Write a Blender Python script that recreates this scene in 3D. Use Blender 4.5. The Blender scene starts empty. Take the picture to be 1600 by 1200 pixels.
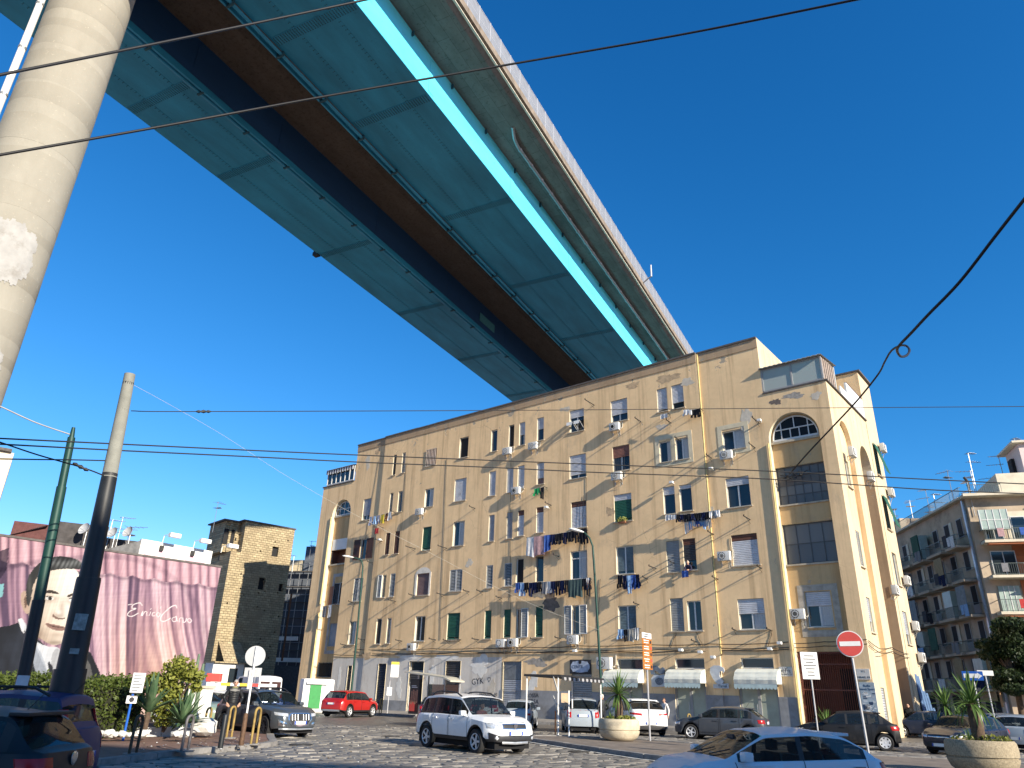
import bpy, bmesh, math, random
import numpy as np
from mathutils import Vector, Matrix, Euler
random.seed(7); rng = np.random.default_rng(7)
R = math.radians
scene = bpy.context.scene
COL = scene.collection
# camera
EYE = 1.7; FPX = 1125.0; PITCH = R(23.25); ROLL = R(1.75)
cr, sr = math.cos(ROLL), math.sin(ROLL)
C_F = Vector((0, math.cos(PITCH), math.sin(PITCH)))
_up = Vector((0, -math.sin(PITCH), math.cos(PITCH))); _rt = Vector((1, 0, 0))
C_R = _rt * cr + _up * sr
C_U = -_rt * sr + _up * cr
cam_d = bpy.data.cameras.new('camera'); cam = bpy.data.objects.new('camera', cam_d); COL.objects.link(cam)
cam_d.sensor_width = 36.0; cam_d.lens = FPX / 1600 * 36.0; cam_d.clip_start = 0.1; cam_d.clip_end = 4000
m = Matrix.Identity(4)
for i in range(3):
 m[i][0] = C_R[i]; m[i][1] = C_U[i]; m[i][2] = -C_F[i]
m[2][3] = EYE
cam.matrix_world = m
scene.camera = cam
# sky, sun, exposure
SUN_AZ, SUN_EL = R(138.8), R(23.0)
world = bpy.data.worlds.new('World'); scene.world = world; world.use_nodes = True
wn = world.node_tree.nodes; wn.clear()
w_out = wn.new('ShaderNodeOutputWorld'); w_bg = wn.new('ShaderNodeBackground'); w_sky = wn.new('ShaderNodeTexSky')
w_sky.sky_type = 'NISHITA'; w_sky.sun_disc = False; w_sky.sun_elevation = SUN_EL; w_sky.sun_rotation = SUN_AZ
w_sky.air_density = 1.0; w_sky.dust_density = 0.0; w_sky.ozone_density = 6.0; w_sky.altitude = 60
w_bg.inputs['Strength'].default_value = 0.083
w_sep = wn.new('ShaderNodeSeparateColor'); w_com = wn.new('ShaderNodeCombineColor'); world.node_tree.links.new(w_sky.outputs[0], w_sep.inputs[0])
for k_, (gain_, pw_) in enumerate(((.40, 1.95), (.98, 1.11), (1.40, .96))):
 p_ = wn.new('ShaderNodeMath'); p_.operation = 'POWER'; p_.inputs[1].default_value = pw_; g_ = wn.new('ShaderNodeMath'); g_.operation = 'MULTIPLY'; g_.inputs[1].default_value = gain_
 world.node_tree.links.new(w_sep.outputs[k_], p_.inputs[0]); world.node_tree.links.new(p_.outputs[0], g_.inputs[0]); world.node_tree.links.new(g_.outputs[0], w_com.inputs[k_])
world.node_tree.links.new(w_com.outputs[0], w_bg.inputs[0]); world.node_tree.links.new(w_bg.outputs[0], w_out.inputs[0])
S_DIR = Vector((math.sin(SUN_AZ) * math.cos(SUN_EL), math.cos(SUN_AZ) * math.cos(SUN_EL), math.sin(SUN_EL)))
sun_d = bpy.data.lights.new('sun', 'SUN'); sun_d.energy = 5.0; sun_d.angle = R(0.53); sun_d.color = (1.0, 0.90, 0.74)
sun = bpy.data.objects.new('sun', sun_d); COL.objects.link(sun)
sun.rotation_euler = S_DIR.to_track_quat('Z', 'Y').to_euler(); sun.location = (60, -60, 60)
vs = scene.view_settings
scene.display_settings.display_device = 'sRGB'
vs.view_transform = 'Standard'; vs.look = 'None'; vs.gamma = 1.0; vs.exposure = 0.9; vs.use_curve_mapping = False
scene.render.engine = 'CYCLES'
scene.cycles.max_bounces = 6; scene.cycles.diffuse_bounces = 3; scene.cycles.glossy_bounces = 3
scene.cycles.transparent_max_bounces = 12; scene.cycles.transmission_bounces = 3
scene.cycles.use_denoising = True; scene.cycles.sample_clamp_indirect = 6
# pixel of the photograph -> place
def ray(x, y): return C_F + C_R * ((x - 800) / FPX) + C_U * ((600 - y) / FPX)
EYEV = Vector((0, 0, EYE))
def ground_at(x, y, z=0.0):
 r = ray(x, y); return EYEV + r * ((z - EYE) / r.z)
def at_dist(x, y, D):
 r = ray(x, y); return EYEV + r * (D / math.hypot(r.x, r.y))
def on_plane(x, y, p0, n):
 r = ray(x, y); return EYEV + r * ((p0 - EYEV).dot(n) / r.dot(n))
# mesh builder
class MB:
 def __init__(s): s.v = []; s.f = []; s.m = []; s.uv = None
 def add(s, vs, fs, m=0):
  o = len(s.v); s.v.extend([tuple(p) for p in vs]); s.f.extend([tuple(i + o for i in f) for f in fs]); s.m.extend([m] * len(fs)); return s
 def quad(s, a, b, c, d, m=0): return s.add([a, b, c, d], [(0, 1, 2, 3)], m)
 def box(s, x0, x1, y0, y1, z0, z1, m=0, M=None):
  x0, x1 = min(x0, x1), max(x0, x1); y0, y1 = min(y0, y1), max(y0, y1); z0, z1 = min(z0, z1), max(z0, z1)
  p = [(x0, y0, z0), (x1, y0, z0), (x1, y1, z0), (x0, y1, z0), (x0, y0, z1), (x1, y0, z1), (x1, y1, z1), (x0, y1, z1)]
  if M is not None: p = [M @ Vector(q) for q in p]
  return s.add(p, [(0, 3, 2, 1), (4, 5, 6, 7), (0, 1, 5, 4), (1, 2, 6, 5), (2, 3, 7, 6), (3, 0, 4, 7)], m)
 def cbox(s, x0, x1, y0, y1, z0, z1, b, m=0, M=None):
  bm = bmesh.new(); bmesh.ops.create_cube(bm, size=1)
  for v in bm.verts:
   v.co = Vector(((x0 + x1) / 2 + v.co.x * (x1 - x0), (y0 + y1) / 2 + v.co.y * (y1 - y0), (z0 + z1) / 2 + v.co.z * (z1 - z0)))
  bmesh.ops.bevel(bm, geom=list(bm.edges), offset=b, segments=2, affect='EDGES', profile=0.7)
  bm.verts.index_update()
  s.add([(M @ v.co if M is not None else v.co) for v in bm.verts], [[v.index for v in f.verts] for f in bm.faces], m); bm.free(); return s
 def tube(s, pts, r, n=8, m=0, cap=True):
  pts = [Vector(p) for p in pts]; rr = r if isinstance(r, (list, tuple)) else [r] * len(pts)
  vs = []; fs = []; prev = None
  for i, p in enumerate(pts):
   t = (pts[min(i + 1, len(pts) - 1)] - pts[max(i - 1, 0)])
   if t.length < 1e-9: t = Vector((0, 0, 1))
   t.normalize()
   if prev is None:
    a = Vector((0, 0, 1)) if abs(t.z) < .95 else Vector((1, 0, 0))
    x = t.cross(a).normalized()
   else:
    x = (prev - t * prev.dot(t)); x = x.normalized() if x.length > 1e-6 else t.orthogonal().normalized()
   prev = x; y = t.cross(x)
   for k in range(n):
    a = 2 * math.pi * k / n; vs.append(p + (x * math.cos(a) + y * math.sin(a)) * rr[i])
  for i in range(len(pts) - 1):
   for k in range(n):
    fs.append((i * n + k, i * n + (k + 1) % n, (i + 1) * n + (k + 1) % n, (i + 1) * n + k))
  if cap: fs.append(tuple(reversed(range(n)))); fs.append(tuple((len(pts) - 1) * n + k for k in range(n)))
  return s.add(vs, fs, m)
 def lathe(s, prof, n=24, m=0, M=None, cap=True):
  vs = []; fs = []
  for (r, z) in prof:
   for k in range(n):
    a = 2 * math.pi * k / n; vs.append(Vector((r * math.cos(a), r * math.sin(a), z)))
  for i in range(len(prof) - 1):
   for k in range(n):
    fs.append((i * n + k, i * n + (k + 1) % n, (i + 1) * n + (k + 1) % n, (i + 1) * n + k))
  if cap and prof[0][0] > 1e-6: fs.append(tuple(reversed(range(n))))
  if cap and prof[-1][0] > 1e-6: fs.append(tuple((len(prof) - 1) * n + k for k in range(n)))
  if M is not None: vs = [M @ v for v in vs]
  return s.add(vs, fs, m)
 def prism(s, poly, f0, f1, m=0):
  n = len(poly); A = [f0(*p) for p in poly]; B = [f1(*p) for p in poly]
  return s.add(A + B, [tuple(range(n)), tuple(reversed(range(n, 2 * n)))] + [(i, n + i, n + (i + 1) % n, (i + 1) % n) for i in range(n)], m)
 def mesh(s, name, mats, smooth=None, recalc=False):
  me = bpy.data.meshes.new(name); me.from_pydata([tuple(v) for v in s.v], [], s.f)
  for mt in (mats if isinstance(mats, (list, tuple)) else [mats]): me.materials.append(mt)
  if any(s.m): me.polygons.foreach_set('material_index', s.m)
  if recalc:
   bm = bmesh.new(); bm.from_mesh(me); bmesh.ops.recalc_face_normals(bm, faces=bm.faces); bm.to_mesh(me); bm.free()
  if smooth is not None:
   me.polygons.foreach_set('use_smooth', [True] * len(me.polygons))
   me.set_sharp_from_angle(angle=R(smooth))
  me.update(); return me
 def build(s, name, mats, parent=None, smooth=None, recalc=False, **kw):
  return link(name, s.mesh(name, mats, smooth, recalc), parent, **kw)
def link(name, me, parent=None, loc=None, rot=None, **kw):
 o = bpy.data.objects.new(name, me); COL.objects.link(o)
 if parent is not None: o.parent = parent
 if loc is not None: o.location = loc
 if rot is not None: o.rotation_euler = rot
 for k, v in kw.items(): o[k] = v
 return o
def thing(name, label, cat, loc=(0, 0, 0), rz=0.0, group=None):
 o = bpy.data.objects.new(name, None); COL.objects.link(o); o.empty_display_size = .3
 o.location = loc; o.rotation_euler = (0, 0, rz); o['label'] = label; o['category'] = cat
 if group: o['group'] = group
 return o
def tag(o, label, cat, group=None):
 o['label'] = label; o['category'] = cat
 if group: o['group'] = group
 return o
def az2rz(az): return R(90 - az)
def smoothstep(a, b, x):
 t = min(1, max(0, (x - a) / (b - a))); return t * t * (3 - 2 * t)
KIDS = {}
def dup(root, loc, rz, label=None, group=None):
 def cp(o, par):
  c = o.copy(); COL.objects.link(c)
  if par is not None: c.parent = par
  for ch in o.children: cp(ch, c)
  return c
 r = cp(root, None); r.location = loc; r.rotation_euler = (0, 0, rz)
 if label: r['label'] = label
 if group: r['group'] = group
 return r
# materials
def srgb(r, g, b): return tuple(((c / 255) / 12.92 if c / 255 <= .04045 else ((c / 255 + .055) / 1.055) ** 2.4) for c in (r, g, b)) + (1,)
class NT:
 def __init__(s, name):
  s.mat = bpy.data.materials.new(name); s.mat.use_nodes = True; s.t = s.mat.node_tree; s.n = s.t.nodes
  s.p = s.n['Principled BSDF']; s.out = s.n['Material Output']; s.co = None
 def new(s, t, **kw):
  x = s.n.new(t)
  for k, v in kw.items(): setattr(x, k, v)
  return x
 def coords(s, kind='Object'):
  if s.co is None: s.co = s.n.new('ShaderNodeTexCoord')
  return s.co.outputs[kind]
 def l(s, a, b): s.t.links.new(a, b)
 def map(s, scale=(1, 1, 1), loc=(0, 0, 0), rot=(0, 0, 0), kind='Object'):
  mp = s.n.new('ShaderNodeMapping'); mp.inputs['Scale'].default_value = scale; mp.inputs['Location'].default_value = loc; mp.inputs['Rotation'].default_value = rot
  s.l(s.coords(kind), mp.inputs[0]); return mp.outputs[0]
 def noise(s, scale=5, detail=6, rough=.55, vec=None, dist=0):
  x = s.n.new('ShaderNodeTexNoise'); x.inputs['Scale'].default_value = scale; x.inputs['Detail'].default_value = detail; x.inputs['Roughness'].default_value = rough; x.inputs['Distortion'].default_value = dist
  s.l(vec if vec is not None else s.coords(), x.inputs['Vector']); return x.outputs['Fac']
 def ramp(s, fac, stops):
  x = s.n.new('ShaderNodeValToRGB'); e = x.color_ramp.elements
  while len(e) < len(stops): e.new(.5)
  for i, (p, c) in enumerate(stops): e[i].position = p; e[i].color = c if len(c) == 4 else (*c, 1)
  s.l(fac, x.inputs[0]); return x.outputs['Color']
 def f(s, fac, a, b): return s.ramp(fac, [(a, (0, 0, 0, 1)), (b, (1, 1, 1, 1))])
 def mix(s, fac, a, b, mode='MIX'):
  x = s.n.new('ShaderNodeMix'); x.data_type = 'RGBA'; x.blend_type = mode; x.clamp_factor = True
  for i, v in ((0, fac), (6, a), (7, b)):
   if isinstance(v, (int, float)): x.inputs[i].default_value = v
   elif isinstance(v, tuple): x.inputs[i].default_value = v if len(v) == 4 else (*v, 1)
   else: s.l(v, x.inputs[i])
  return x.outputs[2]
 def bump(s, h, strength=.3, dist=.02, nrm=None):
  x = s.n.new('ShaderNodeBump'); x.inputs['Strength'].default_value = strength; x.inputs['Distance'].default_value = dist
  s.l(h, x.inputs['Height'])
  if nrm is not None: s.l(nrm, x.inputs['Normal'])
  s.l(x.outputs[0], s.p.inputs['Normal']); return x.outputs[0]
 def col(s, c):
  if isinstance(c, tuple): s.p.inputs['Base Color'].default_value = c if len(c) == 4 else (*c, 1)
  else: s.l(c, s.p.inputs['Base Color'])
 def set(s, rough=None, metal=None, spec=None, coat=None):
  if rough is not None: s.p.inputs['Roughness'].default_value = rough
  if metal is not None: s.p.inputs['Metallic'].default_value = metal
  if spec is not None: s.p.inputs['Specular IOR Level'].default_value = spec
  if coat is not None: s.p.inputs['Coat Weight'].default_value = coat; s.p.inputs['Coat Roughness'].default_value = .04
_MC = {}
def mat(name, c, rough=.6, metal=0., spec=.4, var=.12, vs=4., bump=0., bs=30., coat=0., dirt=None):
 if name in _MC: return _MC[name]
 t = NT(name); c = c if len(c) == 4 else (*c, 1)
 if var > 0:
  lo = tuple(x * (1 - var) for x in c[:3]) + (1,); hi = tuple(min(1, x * (1 + var)) for x in c[:3]) + (1,)
  cc = t.ramp(t.noise(vs, 5), [(.3, lo), (.7, hi)])
  if dirt is not None: cc = t.mix(t.f(t.noise(vs * .6, 8, .7), .52, .72), cc, dirt)
  t.col(cc)
 else: t.col(c)
 t.set(rough, metal, spec, coat if coat else None)
 if bump: t.bump(t.noise(bs, 4), bump, .02)
 _MC[name] = t.mat; return t.mat
def glass_mat(name, tint=(.02, .028, .035), trans=.0, rough=.04):
 t = NT(name); t.col(tint); t.set(rough, 0, .6)
 if trans > 0:
  tr = t.new('ShaderNodeBsdfTransparent'); tr.inputs[0].default_value = (.75, .82, .85, 1)
  mx = t.new('ShaderNodeMixShader'); mx.inputs[0].default_value = trans
  t.l(t.p.outputs[0], mx.inputs[1]); t.l(tr.outputs[0], mx.inputs[2]); t.l(mx.outputs[0], t.out.inputs[0])
 return t.mat
M_DARK = mat('dark_void', (.012, .012, .014), .8, var=0)
M_BLACKPL = mat('black_plastic', (.02, .02, .022), .55, var=.1)
M_WHITEPL = mat('white_paint', (.72, .72, .70), .5, var=.06, vs=2)
M_METAL = mat('galvanised_metal', (.42, .43, .44), .42, .7, var=.15, vs=6)
M_DKMETAL = mat('dark_iron', (.035, .035, .035), .55, .3, var=.2)
M_RUST = mat('rusty_iron', (.12, .055, .03), .75, .1, var=.3, vs=9)
M_GLASS = glass_mat('window_glass')
M_WIRE = mat('black_cable', (.010, .010, .012), .6, var=0)
# ground
def cobble_mat(name, base, fine):
 t = NT(name)
 v = t.map((1, 1, 1))
 n1 = t.noise(1.3, 6, .6, v); n2 = t.noise(22, 5, .6, v)
 c = t.ramp(n1, [(.3, tuple(x * .75 for x in base)), (.7, tuple(x * 1.3 for x in base))])
 oi = t.new('ShaderNodeObjectInfo')
 if fine:
  br = t.new('ShaderNodeTexBrick'); br.inputs['Scale'].default_value = 1; br.inputs['Brick Width'].default_value = .55; br.inputs['Row Height'].default_value = .34
  br.inputs['Mortar Size'].default_value = .022; br.inputs['Color1'].default_value = (1, 1, 1, 1); br.inputs['Color2'].default_value = (.62, .62, .62, 1); br.inputs['Mortar'].default_value = (.25, .23, .2, 1)
  t.l(t.map((1, 1, 1), rot=(0, 0, R(32))), br.inputs['Vector'])
  c = t.mix(.85, c, br.outputs[0], 'MULTIPLY'); t.bump(br.outputs['Fac'], .5, -.03)
 else:
  r = t.ramp(oi.outputs['Random'], [(0, (.85, .85, .85, 1)), (1, (1.12, 1.12, 1.12, 1))])
  c = t.mix(1.0, c, r, 'MULTIPLY'); t.bump(n2, .25, .02)
 t.col(c); t.set(.5, 0, .5); return t.mat
M_COBBLE_FAR = cobble_mat('cobble_paving', (.17, .155, .135), True)
M_COBBLE = cobble_mat('basalt_cobble', (.19, .175, .155), False)
M_JOINT = mat('cobble_joint', (.085, .075, .062), .9, var=.3, vs=3)
M_KERB = mat('kerb_stone', (.20, .19, .18), .8, var=.25, vs=5, bump=.2)
M_PAVERED = mat('pavement_red', (.17, .10, .075), .85, var=.25, vs=2.5, bump=.2, dirt=(.10, .08, .065, 1))
M_PAVEGREY = mat('pavement_grey', (.26, .24, .215), .85, var=.2, vs=1.5, bump=.15, dirt=(.14, .13, .12, 1))
M_EARTH = mat('soil', (.06, .042, .03), .95, var=.4, vs=8, bump=.5)
gb = MB(); S = 900
gb.quad((-S, -S, -.2), (S, -S, -.2), (S, S, -.2), (-S, S, -.2))
ground = gb.build('ground', M_PAVEGREY, kind='structure')
road = MB(); road.add([(-45, -30, -.14), (60, -30, -.14), (-45, 14.8, -.14), (60, 14.8, -.14), (-45, 16.0, -.012), (60, 16.0, -.012), (-45, 110, -.012), (60, 110, -.012)], [(0, 1, 3, 2), (2, 3, 5, 4), (4, 5, 7, 6)])
road = road.build('road', M_COBBLE_FAR, kind='structure')
def poly_in(p, poly):
 x, y = p; c = False; n = len(poly)
 for i in range(n):
  x1, y1 = poly[i]; x2, y2 = poly[(i + 1) % n]
  if (y1 > y) != (y2 > y) and x < (x2 - x1) * (y - y1) / (y2 - y1) + x1: c = not c
 return c
PAVE_L = [(-8.9, 14.0), (-8.77, 17.7), (-8.2, 20.6), (-7.35, 23.0), (-7.05, 24.2), (-7.1, 25.2), (-7.6, 26.6), (-8.4, 29.2), (-9.6, 33), (-20, 50), (-40, 44), (-30, 14)]
ISLAND = [(.9, 31.3), (1.3, 30.6), (2.8, 27.3), (4.35, 24.1), (6.5, 21.6), (9.5, 20.4), (13, 20.6), (17.2, 22.6), (17.4, 24.2), (15.2, 26.3), (12.3, 27.2), (8.8, 29.6), (5.2, 32.9), (2.6, 33.6), (1.3, 33.0)]
def cobble_mesh(k):
 b = MB(); w, d = .53 / 2, .325 / 2
 j = lambda: random.uniform(-.018, .018)
 P = [(-w + j(), -d + j()), (w + j(), -d + j()), (w + j(), d + j()), (-w + j(), d + j())]
 h = [random.uniform(-.01, .012) for _ in range(4)]
 top = [(x * .9, y * .86, .022 + h[i]) for i, (x, y) in enumerate(P)]; mid = [(x, y, .006 + h[i] * .5) for i, (x, y) in enumerate(P)]; low = [(x, y, -.02) for x, y in P]
 b.add(low + mid + top, [(0, 1, 5, 4), (1, 2, 6, 5), (2, 3, 7, 6), (3, 0, 4, 7), (4, 5, 9, 8), (5, 6, 10, 9), (6, 7, 11, 10), (7, 4, 8, 11), (8, 9, 10, 11)])
 return b
cob_b = [cobble_mesh(k) for k in range(14)]
cob_m = [b.mesh('cobble', M_COBBLE, 50) for b in cob_b]
ca, sa = math.cos(R(32)), math.sin(R(32))
cells = []
for i in range(-90, 90):
 for j in range(-20, 180):
  a = i * .565 + (.28 if j % 2 else 0) + random.uniform(-.02, .02); b = j * .355
  x = a * ca - b * sa; y = a * sa + b * ca
  if not (15.9 < y < 40) or abs(x) > y * .62 + 1: continue
  if poly_in((x, y), PAVE_L) or poly_in((x, y), ISLAND): continue
  if x < -.62 * y + .2: continue
  cells.append((y, x, random.random()))
cells.sort()
fieldb = MB(); cnt = 0
for (y, x, q) in cells:
 tilt = Euler((random.gauss(0, .022), random.gauss(0, .022), R(32) + random.gauss(0, .02)))
 z = random.gauss(0, .006)
 inview = (-.33 * y < x < .2 * y) and y > 19.0
 if cnt < 300 and inview and q < .9:
  o = link('cobble', cob_m[cnt % 14], road, (x, y, z), tilt); cnt += 1
 else:
  Mx = Matrix.Translation((x, y, z)) @ tilt.to_matrix().to_4x4(); b = random.choice(cob_b)
  fieldb.add([Mx @ Vector(v) for v in b.v], b.f)
t = NT('basalt_cobble_field'); v = t.coords()
c = t.ramp(t.noise(1.1, 6, .6), [(.3, (.14, .13, .115, 1)), (.7, (.25, .23, .2, 1))])
wv = t.new('ShaderNodeTexVoronoi'); wv.inputs['Scale'].default_value = 2.0; t.l(v, wv.inputs[0])
c = t.mix(.5, c, t.ramp(wv.outputs['Color'], [(0, (.8, .8, .8, 1)), (1, (1.15, 1.15, 1.15, 1))]), 'MULTIPLY')
t.col(c); t.set(.5, 0, .5); t.bump(t.noise(22, 5), .25, .02)
fieldb.build('cobble_field', t.mat, road, smooth=50, kind='stuff')
def slab_poly(name, poly, z, m, parent=None, inset=0):
 n = len(poly); b = MB()
 b.add([(x, y, z) for x, y in poly] + [(x, y, -.22) for x, y in poly], [tuple(range(n))] + [(i, i + n, (i + 1) % n + n, (i + 1) % n) for i in range(n)])
 bm = bmesh.new(); o = b.build(name, m, parent, recalc=True); return o
def ccw(poly):
 a = sum(poly[i][0] * poly[(i + 1) % len(poly)][1] - poly[(i + 1) % len(poly)][0] * poly[i][1] for i in range(len(poly)))
 return poly if a > 0 else poly[::-1]
PAVE_L = ccw(PAVE_L); ISLAND = ccw(ISLAND)
pave_l = slab_poly('pavement', PAVE_L, .13, M_PAVERED); pave_l['kind'] = 'structure'
island = slab_poly('traffic_island_pavement', ISLAND, .125, mat('pavement_brown', (.19, .155, .125), .85, var=.25, vs=2.5, bump=.2, dirt=(.12, .10, .085, 1))); island['kind'] = 'structure'
def kerb_stones(parent, pts, L=1.05, w=.26, h=.15, paint=None):
 segs = []; pts = [Vector((*p, 0)) for p in pts]
 for i in range(len(pts) - 1):
  a, b = pts[i], pts[i + 1]; n = max(1, round((b - a).length / L))
  for k in range(n): segs.append((a.lerp(b, k / n), a.lerp(b, (k + 1) / n)))
 for a, b in segs:
  d = (b - a); le = d.length - .018; q = MB()
  q.cbox(-le / 2, le / 2, -w * .45, w * .55, -.16, h + random.uniform(-.006, .008), .02)
  c = (a + b) / 2
  q.build('kerb_stone', M_KERB, parent, smooth=40, loc=(c.x, c.y, 0), rot=(0, 0, math.atan2(d.y, d.x) + random.gauss(0, .006)))
kerb_stones(pave_l, [(-8.85, 15.0), (-8.77, 17.7), (-8.2, 20.6), (-7.35, 23.0), (-7.05, 24.2), (-7.1, 25.2), (-7.6, 26.6), (-8.4, 29.2), (-9.6, 33)])
kerb_stones(island, ISLAND + ISLAND[:1])
lb = MB()
pts = [(.7, 31.4), (1.0, 30.4), (2.5, 27.0), (4.05, 23.8), (6.2, 21.25), (9.2, 20.0)]
for i in range(len(pts) - 1):
 a, b = Vector((*pts[i], .034)), Vector((*pts[i + 1], .034)); nn = (b - a).cross(Vector((0, 0, 1))).normalized() * .13
 lb.quad(a - nn, b - nn, b, a)
lb.build('road_edge_line', mat('worn_road_paint', (.55, .54, .5), .7, var=.3, vs=6), road)
# viaduct overhead
BAZ = R(27.64); PX, PY = -33.85, 14.05
_bn = Vector((math.cos(BAZ), -math.sin(BAZ), 0)); _bd = Vector((math.sin(BAZ), math.cos(BAZ), 0))
base = _bn * PX + _bd * PY
via = thing('viaduct', 'high motorway viaduct with two blue steel box girders crossing above the flats', 'viaduct', base, -BAZ)
def bx(x): return x - PX
def by(y): return y - PY
def steel(name, c, streak=.25):
 t = NT(name); v = t.map((1, .25, 1))
 n = t.noise(.5, 6, .6, v); c2 = t.ramp(n, [(.3, tuple(x * (1 - streak) for x in c)), (.72, tuple(x * (1 + streak) for x in c))])
 c3 = t.mix(t.f(t.noise(2.4, 8, .7), .60, .75), c2, tuple(x * .55 for x in c)); t.col(c3); t.set(.55, 0, .35)
 t.bump(t.noise(1.5, 3), .06, .05); return t.mat
M_STEEL = steel('teal_girder_paint', (.032, .28, .46)); M_STEELW = steel('cyan_web_paint', (.10, .64, .84), .16)
M_WEB_SHADE = steel('web_shade_navy', (.028, .085, .20), .12); M_BOLT = mat('girder_bolts', (.02, .085, .12), .6, var=.2)  # shade on the left girder's web put into a darker navy
t = NT('deck_concrete'); v = t.map((1, .35, 1)); n = t.noise(.7, 8, .65, v)
c = t.ramp(n, [(.3, (.12, .118, .108, 1)), (.7, (.23, .222, .205, 1))])
c = t.mix(t.f(t.noise(3.5, 8, .75), .55, .68), c, (.10, .095, .085, 1))
br = t.new('ShaderNodeTexBrick'); br.inputs['Scale'].default_value = 1; br.inputs['Brick Width'].default_value = 2.9; br.inputs['Row Height'].default_value = .95; br.inputs['Mortar Size'].default_value = .012
br.inputs['Color1'].default_value = (1, 1, 1, 1); br.inputs['Color2'].default_value = (.86, .86, .86, 1); br.inputs['Mortar'].default_value = (.45, .42, .4, 1)
t.l(t.map((1, 1, 1), rot=(0, 0, R(90))), br.inputs['Vector']); c = t.mix(1, c, br.outputs[0], 'MULTIPLY')
t.col(c); t.set(.9, 0, .2); t.bump(t.noise(6, 6, .7), .35, .04); M_DECK = t.mat
t = NT('deck_concrete_warm_shade'); v = t.map((1, .4, 1)); n = t.noise(1.1, 8, .7, v)
t.col(t.mix(t.f(t.noise(4, 7, .7), .5, .7), t.ramp(n, [(.3, (.115, .085, .068, 1)), (.7, (.165, .125, .10, 1))]), (.075, .055, .046, 1))); t.set(.9, 0, .2); t.bump(t.noise(8, 6, .7), .4, .04); M_DECK_SHADE = t.mat  # brown tone is shaded concrete under warm bounce light, put into the colour
M_EDGE = mat('edge_beam_concrete', (.20, .165, .13), .9, var=.3, vs=2, bump=.3, bs=10)
M_FENCE = mat('parapet_fence_grey', (.25, .265, .29), .5, .2, var=.12, vs=3)
M_FRAME = mat('parapet_frame', (.55, .56, .58), .45, .4, var=.1)
Y0, Y1 = -60, 330
spl = sorted([22.95 - 12.75 * k for k in range(0, 7)] + [31.2, 43.75, 56.5, 69.6] + [69.6 + 12.9 * k for k in range(1, 20)])
spl = [y for y in spl if Y0 < y < Y1]
def gplate(name, m, x0, x1, y0, y1, z0, z1, smooth=None):
 b = MB(); b.box(bx(x0), bx(x1), by(y0), by(y1), z0, z1); return b.build(name, m, via)
HB, HT = 40.0, 43.5
for (xa, xb) in ((-44.2, -37.5), (-30.2, -23.5)):
 ys = [Y0] + spl + [Y1]
 for i in range(len(ys) - 1):
  a, c_ = ys[i] + .012, ys[i + 1] - .012
  gplate('bottom_plate', M_STEEL, xa, xb, a, c_, HB, HB + .06)
  gplate('web_plate', M_STEELW if xb > -30 else M_WEB_SHADE, xb - .05, xb - .005, a, c_, HB + .065, HT)
 gplate('web_plate', M_STEEL, xa + .005, xa + .05, Y0, Y1, HB + .065, HT)
 bolts = MB()
 for y in spl:
  if y > 130: continue
  gplate('splice_cover', M_STEEL, xa + .12, xb - .12, y - .34, y + .34, HB - .035, HB - .002)
  if y < 100:
   for sgn in (-.27, -.16, -.06, .06, .16, .27):
    x = xa + .25
    while x < xb - .2:
     bolts.box(bx(x - .03), bx(x + .03), by(y + sgn - .03), by(y + sgn + .03), HB - .06, HB - .034); x += .2
  gplate('web_splice', M_STEELW if xb > -30 else M_WEB_SHADE, xb - .003, xb + .02, y - .34, y + .34, HB + .3, HT - .3)
 for xx in (xa + 2.0, xb - 1.75):
  gplate('stiffener_seam', M_STEEL, xx - .10, xx + .10, Y0, 150, HB - .012, HB - .001)
  y = 10.0
  while y < 92:
   for s in (-.06, .06): bolts.box(bx(xx + s - .025), bx(xx + s + .025), by(y - .025), by(y + .025), HB - .035, HB - .011)
   y += .33
 bolts.build('bolts', M_BOLT, via, kind='stuff')
for xr_, sg in ((-37.5, 1), (-30.6, -1)):
 b = MB(); b.tube([(bx(xr_ - sg * .35), by(-60), HB - .22), (bx(xr_ - sg * .35), by(200), HB - .22)], .11, 8); b.build('service_pipe', M_STEEL, via, smooth=40)
 b = MB(); b.box(bx(xr_ - sg * .02), bx(xr_ + sg * .10), by(-60), by(200), HB - .34, HB + .20); b.build('service_rail', M_STEEL, via)
 y = 11.0
 while y < 95:
  b = MB(); b.box(bx(xr_ - sg * .52), bx(xr_ + sg * .06), by(y - .07), by(y + .07), HB - .40, HB - .002); b.build('pipe_bracket', M_BOLT, via); y += 4.25
def slab(name, m, x0, x1, zt):
 b = MB(); P = [(x0, HT + .32), (x0 + .45, HT + .02), ((x0 + x1) / 2 - 3.2, HT - .04), ((x0 + x1) / 2 + 3.2, HT - .04), (x1 - .45, HT + .02), (x1, HT + .32), (x1, zt), (x0, zt)]
 n = len(P)
 ys = list(np.arange(Y0, Y1 + 1, 6.0))
 for i in range(len(ys) - 1):
  A = [(bx(x), by(ys[i]), z) for x, z in P]; B = [(bx(x), by(ys[i + 1]), z) for x, z in P]
  b.add(A + B, [(k, (k + 1) % n, n + (k + 1) % n, n + k) for k in range(n)])
 b.add([(bx(x), by(Y0), z) for x, z in P], [tuple(range(n))]); b.add([(bx(x), by(Y1), z) for x, z in P], [tuple(reversed(range(n)))])
 return b.build(name, m, via, recalc=True)
slab('deck_slab', M_DECK_SHADE, -48.0, -34.05, HT + .75); slab('deck_slab', M_DECK, -33.35, -19.75, HT + .75)
y = 14.0; M_PALE = mat('pale_lip_and_gap_light', (.75, .70, .58), .7, var=.12)
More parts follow.
